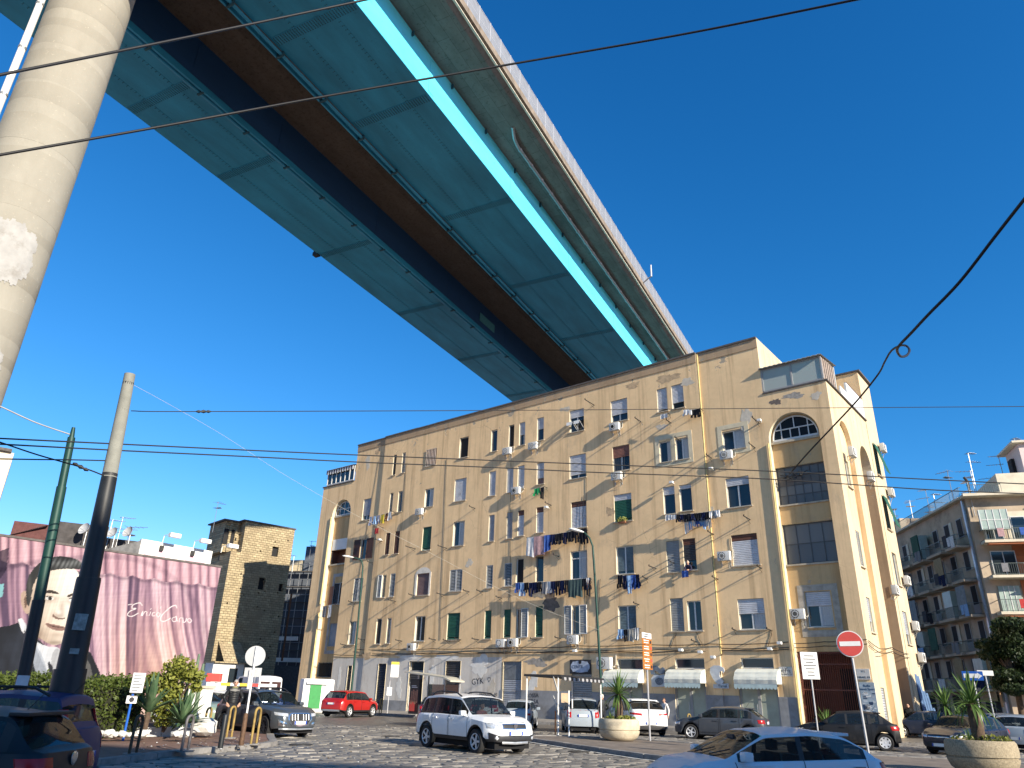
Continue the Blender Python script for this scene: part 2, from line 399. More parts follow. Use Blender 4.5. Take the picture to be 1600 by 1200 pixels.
while y < 96:
 b = MB(); b.tube([(bx(-33.72), by(y), HT + .12), (bx(-33.66), by(y + .7), HT + .08), (bx(-33.72), by(y + 1.42), HT + .12)], .075, 6); b.build('gap_light_dash', M_PALE, via, smooth=40); y += 1.55  # pale tubes stand for sunlight showing in the gap between the decks
b = MB(); b.box(bx(-33.95), bx(-33.42), by(Y0), by(Y1), HT + .25, HT + .45); b.build('joint_gutter', M_DARK, via)
y = 10.0
while y < 100:
 b = MB(); b.box(bx(-19.78), bx(-19.50), by(y + .012), by(y + 1.60 - .012), HT + .36, HT + .95); b.build('edge_block', M_EDGE, via); y += 1.6
b = MB(); b.box(bx(-19.86), bx(-19.70), by(Y0), by(Y1), HT + .22, HT + .33); b.build('edge_lip', M_PALE, via)
b = MB(); b.box(bx(-19.80), bx(-19.52), by(100), by(Y1), HT + .36, HT + .95); b.box(bx(-19.80), bx(-19.52), by(Y0), by(9.98), HT + .36, HT + .95); b.build('edge_beam', M_EDGE, via)
pf = MB(); pf.box(bx(-19.66), bx(-19.63), .02, 1.54, .06, .84, 0); pf.box(bx(-19.66), bx(-19.63), .02, 1.54, .90, 1.86, 0)
pf_m = pf.mesh('fence_panel', M_FENCE)
po = MB(); po.box(bx(-19.71), bx(-19.60), -.035, .035, 0, 1.98); po.box(bx(-19.69), bx(-19.62), .035, 1.565, .85, .89); po.box(bx(-19.69), bx(-19.62), .035, 1.565, 1.90, 1.95)
po_m = po.mesh('fence_post', M_FRAME)
y = 10.0
while y < 100:
 link('fence_panel', pf_m, via, (0, by(y), HT + .97)); link('fence_post', po_m, via, (0, by(y), HT + .97)); y += 1.6
b = MB(); b.box(bx(-19.66), bx(-19.63), by(100), by(Y1), HT + 1.0, HT + 2.8); b.build('far_fence', M_FENCE, via)
b = MB(); z = HT - .12
b.tube([(bx(-21.4), by(39.6), HT + .02), (bx(-21.75), by(40.6), z - .1), (bx(-21.9), by(41.5), z - .12), (bx(-21.9), by(110), z - .12)], .14, 8); b.build('drain_pipe', M_METAL, via, smooth=40)
y = 42.0
while y < 92:
 b = MB(); b.lathe([(.165, -.12), (.18, -.1), (.18, .1), (.165, .12)], 8, M=Matrix.Translation((bx(-21.9), by(y), z - .12)) @ Matrix.Rotation(R(90), 4, 'X')); b.build('pipe_collar', M_METAL, via); y += 2.1
for y in np.arange(18, 90, 5.2):
 b = MB(); b.box(bx(-23.48), bx(-23.30), by(y), by(y + .08), HT - .55, HT - .12); b.build('web_bracket', M_BOLT, via)
for (x, y, z, s) in ((-19.5, 68.0, HT + .7, 1),):
 b = MB(); b.tube([(bx(x), by(y), z), (bx(x + .7), by(y - .2), z + .35), (bx(x + 1.15), by(y - .3), z + .45)], .07, 6); b.tube([(bx(x + 1.1), by(y - .3), z + .4), (bx(x + 1.1), by(y - .3), z + 1.9)], .09, 6); b.build('edge_lamp', M_METAL, via, smooth=40)
b = MB(); b.box(bx(-44.75), bx(-44.15), by(43.2), by(43.7), HB - .1, HB + .25); b.box(bx(-44.75), bx(-44.55), by(43.3), by(43.6), HB + .25, HB + .5); b.build('warning_lamp', M_BLACKPL, via)
b = MB(); b.box(bx(-37.45), bx(-37.40), by(63), by(66.5), HB + 1.0, HB + 2.0); b.build('repair_patch', mat('pale_teal_patch', (.10, .32, .36), .6), via)
t = NT('pier_concrete'); v = t.map((1, 1, 1))
n = t.noise(.7, 8, .65, t.map((1, 1, .5))); c = t.ramp(n, [(.3, (.265, .248, .205, 1)), (.7, (.335, .315, .265, 1))])
wv = t.new('ShaderNodeTexWave'); wv.bands_direction = 'Z'; wv.wave_type = 'BANDS'; wv.inputs['Scale'].default_value = .155; wv.inputs['Distortion'].default_value = 3.2; wv.inputs['Detail'].default_value = 4; wv.inputs['Detail Scale'].default_value = .8; wv.wave_profile = 'SAW'
t.l(v, wv.inputs[0])
c = t.mix(t.f(wv.outputs['Fac'], .0, .9), c, t.mix(.4, c, (.25, .23, .185, 1)))
c = t.mix(t.f(t.noise(5.0, 8, .72), .60, .70), c, (.40, .37, .30, 1))
c = t.mix(t.f(t.noise(16, 3, .5), .70, .76), c, (.28, .25, .20, 1))
t.col(c); t.set(.92, 0, .2); b1 = t.bump(wv.outputs['Fac'], .12, .05); t.bump(t.noise(9, 8, .7), .3, .03, b1); M_PIER = t.mat
RP = 1.80
lifts = [(RP + 1.0, -.5), (RP + 1.0, .6)]; zl_ = .7
while zl_ < HT - 1.5:
 k_ = random.uniform(-.003, .003); lifts += [(RP + k_, zl_), (RP + k_, zl_ + 1.18), (RP + k_ - .002, zl_ + 1.19)]; zl_ += 1.2
b = MB(); b.lathe(lifts + [(RP, HT - .06)], 96)
b.build('pier', M_PIER, via, smooth=30)
M_PATCH = mat('bare_lime_patch', (.335, .328, .312), .95, var=.12, vs=2.0, bump=.6, bs=5, dirt=(.24, .225, .20, 1))
def pier_patch(a0, a1, z0, z1, seed):
 rs = random.Random(seed); b = MB(); na, nz = 60, 40; idx = {}
 cx, cz = (a0 + a1) / 2, (z0 + z1) / 2
 ph = [rs.uniform(0, 6.28) for _ in range(6)]
 def inside(u, w):
  th = math.atan2(w, u); lim = .84 + .06 * math.sin(3 * th + ph[0]) + .045 * math.sin(7 * th + ph[1]) + .035 * math.sin(13 * th + ph[2]) + .02 * math.sin(29 * th + ph[3])
  return (abs(u) ** 4 + abs(w) ** 4) ** .25 < lim
 for i in range(na):
  for k in range(nz):
   u = (i + .5) / na * 2 - 1; w = (k + .5) / nz * 2 - 1
   if not inside(u, w): continue
   q = []
   for di, dk in ((0, 0), (1, 0), (1, 1), (0, 1)):
    key = (i + di, k + dk)
    if key not in idx:
     a = a0 + (a1 - a0) * (key[0] / na) + rs.uniform(-.002, .002); z = z0 + (z1 - z0) * (key[1] / nz) + rs.uniform(-.012, .012)
     idx[key] = len(b.v); b.v.append(((RP + .018 + rs.uniform(0, .008)) * math.cos(a), (RP + .018) * math.sin(a), z))
    q.append(idx[key])
   b.f.append(tuple(q)); b.m.append(0)
 b.build('bare_patch', M_PATCH, via, smooth=60)
zz = lambda y, x=30: at_dist(x, y, 34.9).z
b = MB(); b.box(bx(-37.44), bx(-30.26), -1.6, 1.6, HB + .25, HT - .07); b.build('pier_cross_beam', M_STEEL, via)
pier_patch(R(-48), R(20), zz(458), zz(340), 3)
pier_patch(R(-20), R(26), zz(588, 8), zz(542, 8), 5)
b = MB(); a = R(-22.5 - 96); xx, yy = (RP + .28) * math.cos(a), (RP + .30) * math.sin(a)
b.tube([(xx, yy, 0), (xx, yy, HT - .3)], .165, 12); b.build('down_pipe', M_WHITEPL, via, smooth=40)
for z in np.arange(3, HB - 3, 3.1):
 b = MB(); b.lathe([(.18, -.07), (.195, -.05), (.195, .05), (.18, .07)], 12, M=Matrix.Translation((xx, yy, z))); b.build('pipe_collar', M_METAL, via)
# ochre apartment building
FAZ = R(-50.5)
F_D = Vector((math.sin(FAZ), math.cos(FAZ), 0)); F_N = Vector((-F_D.y, F_D.x, 0))
if F_N.y > 0: F_N = -F_N
F_P = ground_at(1255, 1149); F_P.z = 0
F_RZ = math.atan2(F_D.y, F_D.x)
def fu(x, y, off=0.0):
 P = on_plane(x, y, F_P + F_N * off, F_N); q = P - F_P; return q.dot(F_D), P.z
def fw(u, v, z): return F_P + F_D * u + F_N * v + Vector((0, 0, z))
flats = thing('apartment_building', 'large peeling ochre apartment block hung with washing lines beside the viaduct', 'building', F_P, F_RZ)
def plaster(name, base, stain, peel, low=None):
 t = NT(name); v = t.map((1, 1, 1))
 c = t.ramp(t.noise(.35, 7, .62, v), [(.32, tuple(x * .80 for x in base)), (.70, tuple(min(1, x * 1.12) for x in base))])
 c = t.mix(.5, c, t.ramp(t.noise(2.6, 8, .7, v), [(.3, tuple(x * .88 for x in base)), (.72, tuple(min(1, x * 1.1) for x in base))]))
 stv = t.map((1.6, 1.6, .07)); st = t.noise(1.0, 6, .7, stv)
 c = t.mix(t.f(st, .50, .74), c, t.mix(.62, c, stain))
 c = t.mix(t.f(t.noise(.8, 9, .75, t.map((1, 1, .55), loc=(7, 3, 5))), .56, .72), c, t.mix(.45, c, (.34, .27, .21, 1)))
 sep = t.new('ShaderNodeSeparateXYZ'); t.l(t.coords(), sep.inputs[0])
 mr = t.new('ShaderNodeMapRange'); mr.inputs[1].default_value = 22; mr.inputs[2].default_value = 25; t.l(sep.outputs[2], mr.inputs[0])
 pn = t.noise(.9, 9, .72, v)
 ad = t.new('ShaderNodeMath', operation='MULTIPLY_ADD'); ad.inputs[1].default_value = .10; t.l(mr.outputs[0], ad.inputs[0]); t.l(pn, ad.inputs[2])
 pf = t.f(ad.outputs[0], .655, .675); c = t.mix(pf, c, peel)
 hair = t.new('ShaderNodeTexVoronoi'); hair.feature = 'DISTANCE_TO_EDGE'; hair.inputs['Scale'].default_value = .33
 wob = t.new('ShaderNodeVectorMath', operation='MULTIPLY_ADD'); wob.inputs[1].default_value = (.5, .5, .5)
 nz = t.new('ShaderNodeTexNoise'); nz.inputs['Scale'].default_value = 1.2; nz.inputs['Detail'].default_value = 6; t.l(v, nz.inputs['Vector']); t.l(nz.outputs['Color'], wob.inputs[0]); t.l(v, wob.inputs[2]); t.l(wob.outputs[0], hair.inputs['Vector'])
 crk = t.ramp(hair.outputs['Distance'], [(0, (1, 1, 1, 1)), (.005, (0, 0, 0, 1))]); gate = t.new('ShaderNodeMath', operation='MULTIPLY'); t.l(crk, gate.inputs[0]); t.l(t.f(t.noise(.23, 3, .5, v), .56, .66), gate.inputs[1]); c = t.mix(gate.outputs[0], c, t.mix(.4, c, (.12, .08, .05, 1)))
 t.col(c); t.set(.92, 0, .2)
 b1 = t.bump(pf, .5, -.03); t.bump(t.noise(9, 8, .75, v), .25, .02, b1); return t.mat
OCHRE = (.83, .59, .335)
M_PLASTER = plaster('ochre_plaster', OCHRE, (.24, .14, .07, 1), (.40, .34, .26, 1))
M_PLASTER_R = plaster('pale_ochre_plaster', (.56, .46, .31), (.30, .20, .10, 1), (.45, .38, .28, 1))
M_FRIEZE_RECESS = plaster('frieze_recess_tone', (.42, .30, .19), (.22, .14, .08, 1), (.36, .30, .22, 1))
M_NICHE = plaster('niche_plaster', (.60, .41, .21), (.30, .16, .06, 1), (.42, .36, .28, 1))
M_REVEAL = mat('reveal_plaster', (.60, .53, .39), .9, var=.12, vs=2)
M_GREYPL = plaster('grey_render', (.64, .60, .54), (.27, .23, .19, 1), (.42, .33, .22, 1))
M_DADO = mat('grey_dado', (.26, .265, .275), .7, var=.22, vs=1.2, bump=.1, dirt=(.16, .15, .14, 1))
M_ROOFING = mat('bitumen_roof', (.10, .09, .085), .95, var=.3)
M_SILL = mat('sill_stone', (.44, .38, .29), .8, var=.2, vs=4)
M_WFRAME = mat('window_frame_white', (.62, .62, .60), .45, var=.06)
M_WFRAMEB = mat('window_frame_brown', (.085, .04, .025), .6, var=.2)
M_WFRAMEG = mat('window_frame_grey', (.30, .30, .30), .55, var=.1)
M_CURT = mat('net_curtain', (.48, .48, .47), .9, var=.1, vs=10)
def slat_mat(name, c): return mat(name, c, .55, var=.14, vs=2.2, dirt=tuple(x * .7 for x in c[:3]) + (1,))
SH = dict(w=slat_mat('shutter_white', (.56, .57, .60)), g=slat_mat('shutter_grey', (.34, .36, .40)), b=slat_mat('shutter_brown', (.13, .055, .035)), m=slat_mat('shutter_mauve', (.20, .13, .125)),
    e=slat_mat('shutter_green', (.018, .105, .070)), d=slat_mat('shutter_dark', (.05, .05, .055)), l=slat_mat('shutter_blueblack', (.012, .022, .045)), s=slat_mat('louvre_grey', (.30, .31, .31)), t=slat_mat('louvre_brown', (.095, .045, .028)))
WIN = []
def W(kind, xl, yb, xr, yt, **o):
 u1, z0 = fu(xl, yb); u0, z1 = fu(xr, yt); WIN.append((min(u0, u1), max(u0, u1), min(z0, z1), max(z0, z1), kind, o))
W('open', 614, 743.5, 622, 710.5); W('glass', 628, 740, 636, 707, curtain=1); W('bars', 666.5, 730, 684.5, 700.5); W('dark', 718.5, 717, 734, 682)
W('glass', 768.3, 707, 779, 671, half=1); W('dark', 796, 700, 805.3, 663.5); W('roll', 812.3, 697.3, 822.3, 659.5, col='w', f=.55); W('roll', 840.3, 690, 851.3, 652, col='w', f=.5)
W('awnroll', 891.5, 677.5, 913.7, 638, col='w', f=.35); W('roll', 956.5, 661.7, 981, 622, col='w', f=.68); W('roll', 1029.2, 645.5, 1042.8, 606, col='w', f=.92); W('roll', 1052, 641, 1068, 599.5, col='w', f=.75)
W('roll', 565, 813.5, 580.7, 778, col='g', f=.80); W('glass', 608.5, 802, 616.7, 770); W('glass', 621.7, 801, 631.3, 767); W('glass', 664, 793.5, 680, 762.5, top='b', sky=1); W('roll', 710.5, 785, 730.8, 746.5, col='w', f=.98)
W('roll', 765, 776, 776.7, 736, col='w', f=1); W('roll', 792.7, 771, 804, 730.5, col='w', f=1); W('roll', 810, 766, 821.3, 727, col='w', f=.95); W('roll', 840, 758.3, 851.7, 722.5, col='w', f=.72, low='m'); W('roll', 891.7, 750, 916.7, 708.5, col='w', f=.85)
W('roll', 959.3, 738.3, 984.3, 694.3, col='b2', f=.45); W('glass', 1032.8, 724, 1048.8, 688.3, surround=1); W('glass', 1058, 720, 1076, 683, surround=1, curtain=1); W('glass', 1130.5, 705, 1162, 668.5, surround=1, curtain=1)
W('brownopen', 561, 874.5, 574.5, 841); W('louvre', 602, 867.5, 612, 832.5, col='t'); W('louvre', 616, 866, 627, 829.5, col='t'); W('green', 660, 861, 676.5, 822.5); W('glass', 708.3, 854.3, 728, 813.5, curtain=1)
W('roll', 764.3, 846.7, 774.7, 804.5, col='g', f=1); W('roll', 792.7, 842.3, 802.7, 800.3, col='g', f=1); W('roll', 810, 838.3, 820.7, 797, col='w', f=1, top='b'); W('roll', 839.3, 833.3, 851, 792, col='w', f=1, top='b'); W('roll', 894, 826.7, 917.7, 782, col='w', f=1, top='b')
W('green', 961.7, 816.7, 987.7, 770.3, top='w'); W('roll', 1039.2, 804.8, 1054.8, 759.5, col='w', f=.30); W('roll', 1064.8, 800, 1080.8, 756.3, col='w', f=.16, sky=1); W('roll', 1137.2, 794, 1169.2, 742.5, col='w', f=.28, sky=1)
W('louvre', 550, 940, 568, 902.5, col='s', wf=1); W('leafopen', 597, 934, 606, 898, side='L'); W('louvre', 609, 933, 620, 896, col='s', wf=1); W('roll', 651.5, 931, 673, 895.3, col='m', f=1, arch=1)
W('louvre', 703, 925, 724.5, 889.3, col='s', wf=1); W('louvre', 760.7, 919.3, 772.3, 883, col='s', wf=1); W('louvre', 789.3, 916.7, 802, 879.3, col='s', wf=1); W('dark', 807.3, 911.7, 820, 872, wf=1); W('glass', 838.3, 910, 851, 868.5, fr='d')
W('glass', 893.3, 906, 919, 859.5, transom=1); W('screen', 965, 898.3, 990.7, 852.5); W('roll', 1044.4, 895.2, 1062, 844.3, col='s', f=1); W('roll', 1070.8, 892, 1087.2, 841, col='d', f=.62, top='b'); W('roll', 1146, 884.8, 1182, 832.3, col='w', f=1, top='b')
W('glass', 542.8, 1007, 557.5, 970.5); W('open', 587, 1006.5, 599, 966.5, wf=1); W('glass', 604, 1005.5, 614, 965.5); W('glass', 648.5, 1002, 667, 962.5); W('green', 699, 1000, 721, 957.5, wf=1)
W('green', 757.7, 998.3, 770, 953.8); W('green', 788, 996.7, 800, 952); W('leafopen', 807.3, 996.7, 817.3, 951, side='R', col='d'); W('green', 837.7, 995.7, 850, 947, dk=1); W('leafopen', 896, 991.7, 907.3, 945.5, side='B')
W('screen', 968.3, 995, 995, 945.5); W('roll', 1050.8, 986.8, 1068, 934.5, col='s', f=1); W('glass', 1077.2, 986, 1096, 938.5); W('roll', 1156, 984, 1192.8, 934.3, col='w', f=.5)
W('shopshut', 536.5, 1113, 551, 1040, col='d'); W('shopshut', 586.5, 1116, 606.5, 1037, col='l'); W('shop', 636, 1117, 665, 1033); W('shopshut', 694, 1120, 722.5, 1033, col='d'); W('shopshut', 786, 1126, 817.5, 1033.5, col='g', panel=.33)
W('shopshut', 896, 1130, 926.5, 1053, col='s'); W('shopwin', 966, 1046.5, 1005.5, 1029); W('shopwin', 1057, 1045, 1101.5, 1028.5); W('shopwin', 1158.5, 1044.5, 1207.5, 1027.5)
W('shopdoor', 966, 1138, 1005.5, 1053); W('shopdoor', 1060, 1142, 1103, 1053); W('shopdoor', 1161, 1147, 1213, 1053)
WIN = [w if w[2] > .9 else (w[0], w[1], 0.12, w[3], w[4], w[5]) for w in WIN]
U_STEP_R, U_STEP_L, U_END, PROUD, ZTOP, DEP = 4.5, 38.0, 47.4, .14, 25.0, .20
def wall(mb, u0, u1, z0, z1, v, holes, m=0, mr=1, flip=1):
 hs = [h for h in holes if h[1] > u0 and h[0] < u1 and h[3] > z0 and h[2] < z1]
 us = sorted({u0, u1} | {h[i] for h in hs for i in (0, 1) if u0 < h[i] < u1}); zs = sorted({z0, z1} | {h[i] for h in hs for i in (2, 3) if z0 < h[i] < z1})
 for a, b in zip(us, us[1:]):
  for c, d in zip(zs, zs[1:]):
   um, zm = (a + b) / 2, (c + d) / 2
   if any(h[0] < um < h[1] and h[2] < zm < h[3] for h in hs): continue
   mb.quad((b, v, c), (a, v, c), (a, v, d), (b, v, d), m)
 for h in hs:
  a, b, c, d = h[:4]; w = v - DEP
  mb.quad((a, v, c), (a, w, c), (a, w, d), (a, v, d), mr); mb.quad((b, w, c), (b, v, c), (b, v, d), (b, w, d), mr)
  mb.quad((b, w, c), (a, w, c), (a, v, c), (b, v, c), mr); mb.quad((b, v, d), (a, v, d), (a, w, d), (b, w, d), mr)
GZ = 4.22
shell = MB()
mid = [w for w in WIN if U_STEP_R < (w[0] + w[1]) / 2 < U_STEP_L]
rgt = [w for w in WIN if (w[0] + w[1]) / 2 < U_STEP_R]; lft = [w for w in WIN if (w[0] + w[1]) / 2 > U_STEP_L]
UG = 22.0
wall(shell, U_STEP_R, U_STEP_L, GZ, ZTOP - .75, PROUD, mid); wall(shell, U_STEP_R, UG, 1.95, GZ, PROUD, mid); wall(shell, UG, U_STEP_L, .9, GZ, PROUD, mid, 2)
wall(shell, 0, U_STEP_R, 1.95, ZTOP - .75, 0, rgt); wall(shell, U_STEP_L, 42.4, GZ, ZTOP - .75, 0, lft); wall(shell, U_STEP_L, 42.4, .9, GZ, 0, lft, 2)
dado = MB()
wall(dado, U_STEP_R, UG, .0, 1.95, PROUD + .035, mid); wall(dado, UG, U_STEP_L, 0, .9, PROUD + .035, mid); wall(dado, 0, U_STEP_R, 0, 1.95, .035, rgt); wall(dado, U_STEP_L, 42.4, 0, .9, .035, lft)
dado.quad((UG, PROUD + .035, 1.95), (U_STEP_R, PROUD + .035, 1.95), (U_STEP_R, PROUD, 1.95), (UG, PROUD, 1.95)); dado.quad((U_STEP_R, .035, 1.95), (0, .035, 1.95), (0, 0, 1.95), (U_STEP_R, 0, 1.95))
dado.quad((U_STEP_L, PROUD + .035, .9), (UG, PROUD + .035, .9), (UG, PROUD, .9), (U_STEP_L, PROUD, .9)); dado.quad((U_STEP_R, 0, 0), (U_STEP_R, PROUD + .035, 0), (U_STEP_R, PROUD + .035, 1.95), (U_STEP_R, 0, 1.95))
dado.build('dado', [M_DADO, M_REVEAL], flats)
shell.quad((U_STEP_R, 0, 1.95), (U_STEP_R, PROUD, 1.95), (U_STEP_R, PROUD, ZTOP), (U_STEP_R, 0, ZTOP), 1)
shell.quad((U_STEP_L, PROUD, 0), (U_STEP_L, 0, 0), (U_STEP_L, 0, ZTOP), (U_STEP_L, PROUD, ZTOP), 0)
for a, b, v in ((U_STEP_R, U_STEP_L, PROUD), (0, U_STEP_R, 0), (U_STEP_L, 42.4, 0)):
 q = MB(); q.box(a + .002, b - .002, v - .3, v + .05, ZTOP - .75, ZTOP - .08); q.build('frieze', M_FRIEZE_RECESS, flats)
 u = a
 while u < b - .3:
  e = min(u + 2.4, b); q = MB(); q.box(u + .006, e - .006, v - .4, v + .13, ZTOP - .08, ZTOP + .03 + random.uniform(0, .03)); q.build('coping_stone', M_ROOFING, flats); u = e
BD = 13.5
shell.quad((0, 0, ZTOP - .3), (42.4, 0, ZTOP - .3), (42.4, -BD, ZTOP - .3), (0, -BD, ZTOP - .3), 3)
shell.quad((42.4, -BD, 0), (0, -BD, 0), (0, -BD, ZTOP), (42.4, -BD, ZTOP), 0)
shell.quad((42.4, 0, 20.9), (42.4, -BD, 20.9), (42.4, -BD, ZTOP), (42.4, 0, ZTOP), 0)
shell.quad((0, -9.2, 20.2), (0, 0, 20.2), (0, 0, ZTOP), (0, -9.2, ZTOP), 4)
def bay(mb, ua, ub, un0, un1, zspr, ztop, depth, msk=0):
 r = (un1 - un0) / 2; uc = (un0 + un1) / 2
 wall(mb, ua, un0, 0, ztop, 0, []); wall(mb, un1, ub, 0, ztop, 0, [])
 N = 20; P = [(uc + r * math.cos(math.pi * k / N), zspr + r * math.sin(math.pi * k / N)) for k in range(N + 1)]
 for (a, za), (b, zb) in zip(P, P[1:]):
  mb.quad((a, 0, za), (b, 0, zb), (b, 0, ztop), (a, 0, ztop), 0)
  mb.quad((a, 0, za), (a, -depth, za), (b, -depth, zb), (b, 0, zb), 1)
 mb.quad((un1, -depth, 0), (un1, 0, 0), (un1, 0, zspr), (un1, -depth, zspr), 1); mb.quad((un0, 0, 0), (un0, -depth, 0), (un0, -depth, zspr), (un0, 0, zspr), 1)
 return P
ND = .42
NR = (-3.25, -.05, 17.45); bayP = bay(shell, -4.1, 0, NR[0], NR[1], NR[2], 20.7, ND)
NL = (42.45, 45.35, 18.0); bayPL = bay(shell, 42.4, U_END, NL[0], NL[1], NL[2], 21.15, ND)
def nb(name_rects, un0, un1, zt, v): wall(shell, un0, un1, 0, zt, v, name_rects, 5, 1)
RB_GATE = (NR[0] + .02, NR[1] - .02, 0.0, 4.42); RB_G1 = (NR[0] + .03, NR[1] - .03, 9.45, 11.92); RB_G2 = (NR[0] + .03, NR[1] - .03, 13.15, 15.62); RB_W = (-2.40, -.95, 5.78, 7.78)
SPR = NR[2] - .12
nb([RB_GATE, RB_G1, RB_G2, RB_W], NR[0], NR[1], SPR, -ND)
LB_D = (*[fu(x, 944)[0] for x in (531, 513)], fu(513, 944)[1], fu(531, 909)[1]); LB_S = (*[fu(x, 1000)[0] for x in (521.5, 507)], fu(507, 1009)[1], fu(521, 973)[1])
LB_G = (42.6, 45.2, 2.6, 3.9); LB_L = (42.55, 45.25, fu(507, 882)[1], fu(540, 838)[1] - 1.15)
nb([LB_D, LB_S, LB_G, LB_L], NL[0], NL[1], NL[2] - .1, -ND)
shell.quad((-4.1, 0, 20.7), (0, 0, 20.7), (0, -9.2, 20.7), (-4.1, -9.2, 20.7), 3); shell.quad((42.4, 0, 21.15), (U_END, 0, 21.15), (U_END, -BD, 21.15), (42.4, -BD, 21.15), 3)
shell.quad((U_END, 0, 0), (U_END, -BD, 0), (U_END, -BD, 21.15), (U_END, 0, 21.15), 0); shell.quad((U_END, -BD, 0), (42.4, -BD, 0), (42.4, -BD, 21.15), (U_END, -BD, 21.15), 0)
def rw(w, out, z): return (-4.1 - out, -w, z)
def rwall(w0, w1, z0, z1, out, holes=(), m=4, mr=1, depth=.22):
 hs = [h for h in holes if w0 < (h[0] + h[1]) / 2 < w1]
 ws = sorted({w0, w1} | {h[i] for h in hs for i in (0, 1)}); zs = sorted({z0, z1} | {h[i] for h in hs for i in (2, 3)})
 for a, b in zip(ws, ws[1:]):
  for c, d in zip(zs, zs[1:]):
   if any(h[0] < (a + b) / 2 < h[1] and h[2] < (c + d) / 2 < h[3] for h in hs): continue
   shell.quad(rw(a, out, c), rw(b, out, c), rw(b, out, d), rw(a, out, d), m)
 for a, b, c, d in hs:
  o2 = out - depth
  shell.quad(rw(b, out, c), rw(b, o2, c), rw(b, o2, d), rw(b, out, d), mr); shell.quad(rw(a, o2, c), rw(a, out, c), rw(a, out, d), rw(a, o2, d), mr)
  shell.quad(rw(a, out, c), rw(a, o2, c), rw(b, o2, c), rw(b, out, c), mr); shell.quad(rw(a, o2, d), rw(a, out, d), rw(b, out, d), rw(b, o2, d), mr)
def rarch(w0, w1, zs, zt, out, depth, backm):
 r = (w1 - w0) / 2; wc = (w0 + w1) / 2; N = 16
 P = [(wc - r * math.cos(math.pi * k / N), zs + r * 1.15 * math.sin(math.pi * k / N)) for k in range(N + 1)]
 for (a, za), (b, zb) in zip(P, P[1:]):
  shell.quad(rw(a, out, za), rw(b, out, zb), rw(b, out, zt), rw(a, out, zt), 4); shell.quad(rw(a, out, za), rw(a, out - depth, za), rw(b, out - depth, zb), rw(b, out, zb), 1)
  shell.quad(rw(a, out - depth, zs), rw(b, out - depth, zs), rw(b, out - depth, zb), rw(a, out - depth, za), backm)
 shell.quad(rw(w1, out, 0), rw(w1, out - depth, 0), rw(w1, out - depth, zs), rw(w1, out, zs), backm); shell.quad(rw(w0, out - depth, 0), rw(w0, out, 0), rw(w0, out, zs), rw(w0, out - depth, zs), 1)
 return (w0, w1, zs)
NA = (1.35, 4.0, 17.2); NB2 = (5.7, 8.5, 16.6)
rwall(0, NA[0], 0, 20.7, 0); rwall(NA[1], NB2[0], 0, 20.7, 0); rwall(NB2[1], 9.2, 0, 20.7, 0)
RWA = [(1.9, 3.5, 14.4, 16.2), (2.0, 3.4, 9.4, 11.6), (2.0, 3.4, 5.6, 7.6), (2.2, 3.4, .1, 2.6)]
RWB = [(6.2, 8.0, 13.1, 15.3), (6.2, 8.0, 9.3, 11.5), (6.2, 8.0, 5.5, 7.6)]
rarch(*NA, 20.7, 0, .30, 0); rwall(NA[0], NA[1], 0, NA[2], -.30, RWA, 4)
rarch(*NB2, 20.7, 0, 1.7, 6); rwall(NB2[0], NB2[1], 0, NB2[2], -1.7, RWB, 6)  # darker plaster puts the shade of the deep recess into its colour
RWC = [(9.95, 11.15, 16.9, 19.3), (9.95, 11.15, 13.0, 15.4), (9.95, 11.15, 9.2, 11.4), (9.95, 11.15, 5.4, 7.5)]
rwall(9.2, 12.4, 0, 24.7, .02, RWC)
shell.quad((0, -9.2, 20.5), (-4.12, -9.2, 20.5), (-4.12, -9.2, 24.7), (0, -9.2, 24.7), 0)
shell.quad((-4.12, -12.4, 0), (0, -12.4, 0), (0, -12.4, 24.7), (-4.12, -12.4, 24.7), 0); shell.quad((-4.12, -9.2, 24.69), (0, -9.2, 24.69), (0, -12.4, 24.69), (-4.12, -12.4, 24.69), 3)
shell.quad((0, -12.4, 0), (0, -BD, 0), (0, -BD, ZTOP), (0, -12.4, ZTOP), 4)
shell.build('facade_shell', [M_PLASTER, M_REVEAL, M_GREYPL, M_ROOFING, M_PLASTER_R, M_NICHE, M_FRIEZE_RECESS], flats)
q = MB(); q.box(-4.30, 0.02, -12.5, -9.1, 24.70, 24.83); q.build('wing_coping', M_ROOFING, flats)
q = MB(); q.box(-4.22, .0, -9.15, .06, 20.705, 20.80); q.box(42.45, U_END + .12, -3, .08, 21.155, 21.27); q.build('terrace_coping', M_ROOFING, flats)
for u in (U_STEP_R - .075, .07 - .05):
 q = MB(); q.tube([(u, .08, 4.3 if u > 1 else .3), (u, .08, ZTOP - .1 if u > 1 else 17.2)], .055, 8); q.build('lit_edge_strip', mat('lit_edge_yellow', (.60, .47, .20), .5, var=.15), flats, smooth=40)  # yellow tubes added along the step edges, sunlight on them put into colour
q = MB(); q.tube([(NL[1] + .05, .06, 1.8), (NL[1] + .05, .06, 8.4)], .055, 8); q.tube([(NL[1] + .05, .06, 9.2), (NL[1] + .05, .06, 17.8)], .055, 8); q.build('lit_edge_strip', mat('lit_edge_yellow', (.7, .5, .1)), flats, smooth=40)
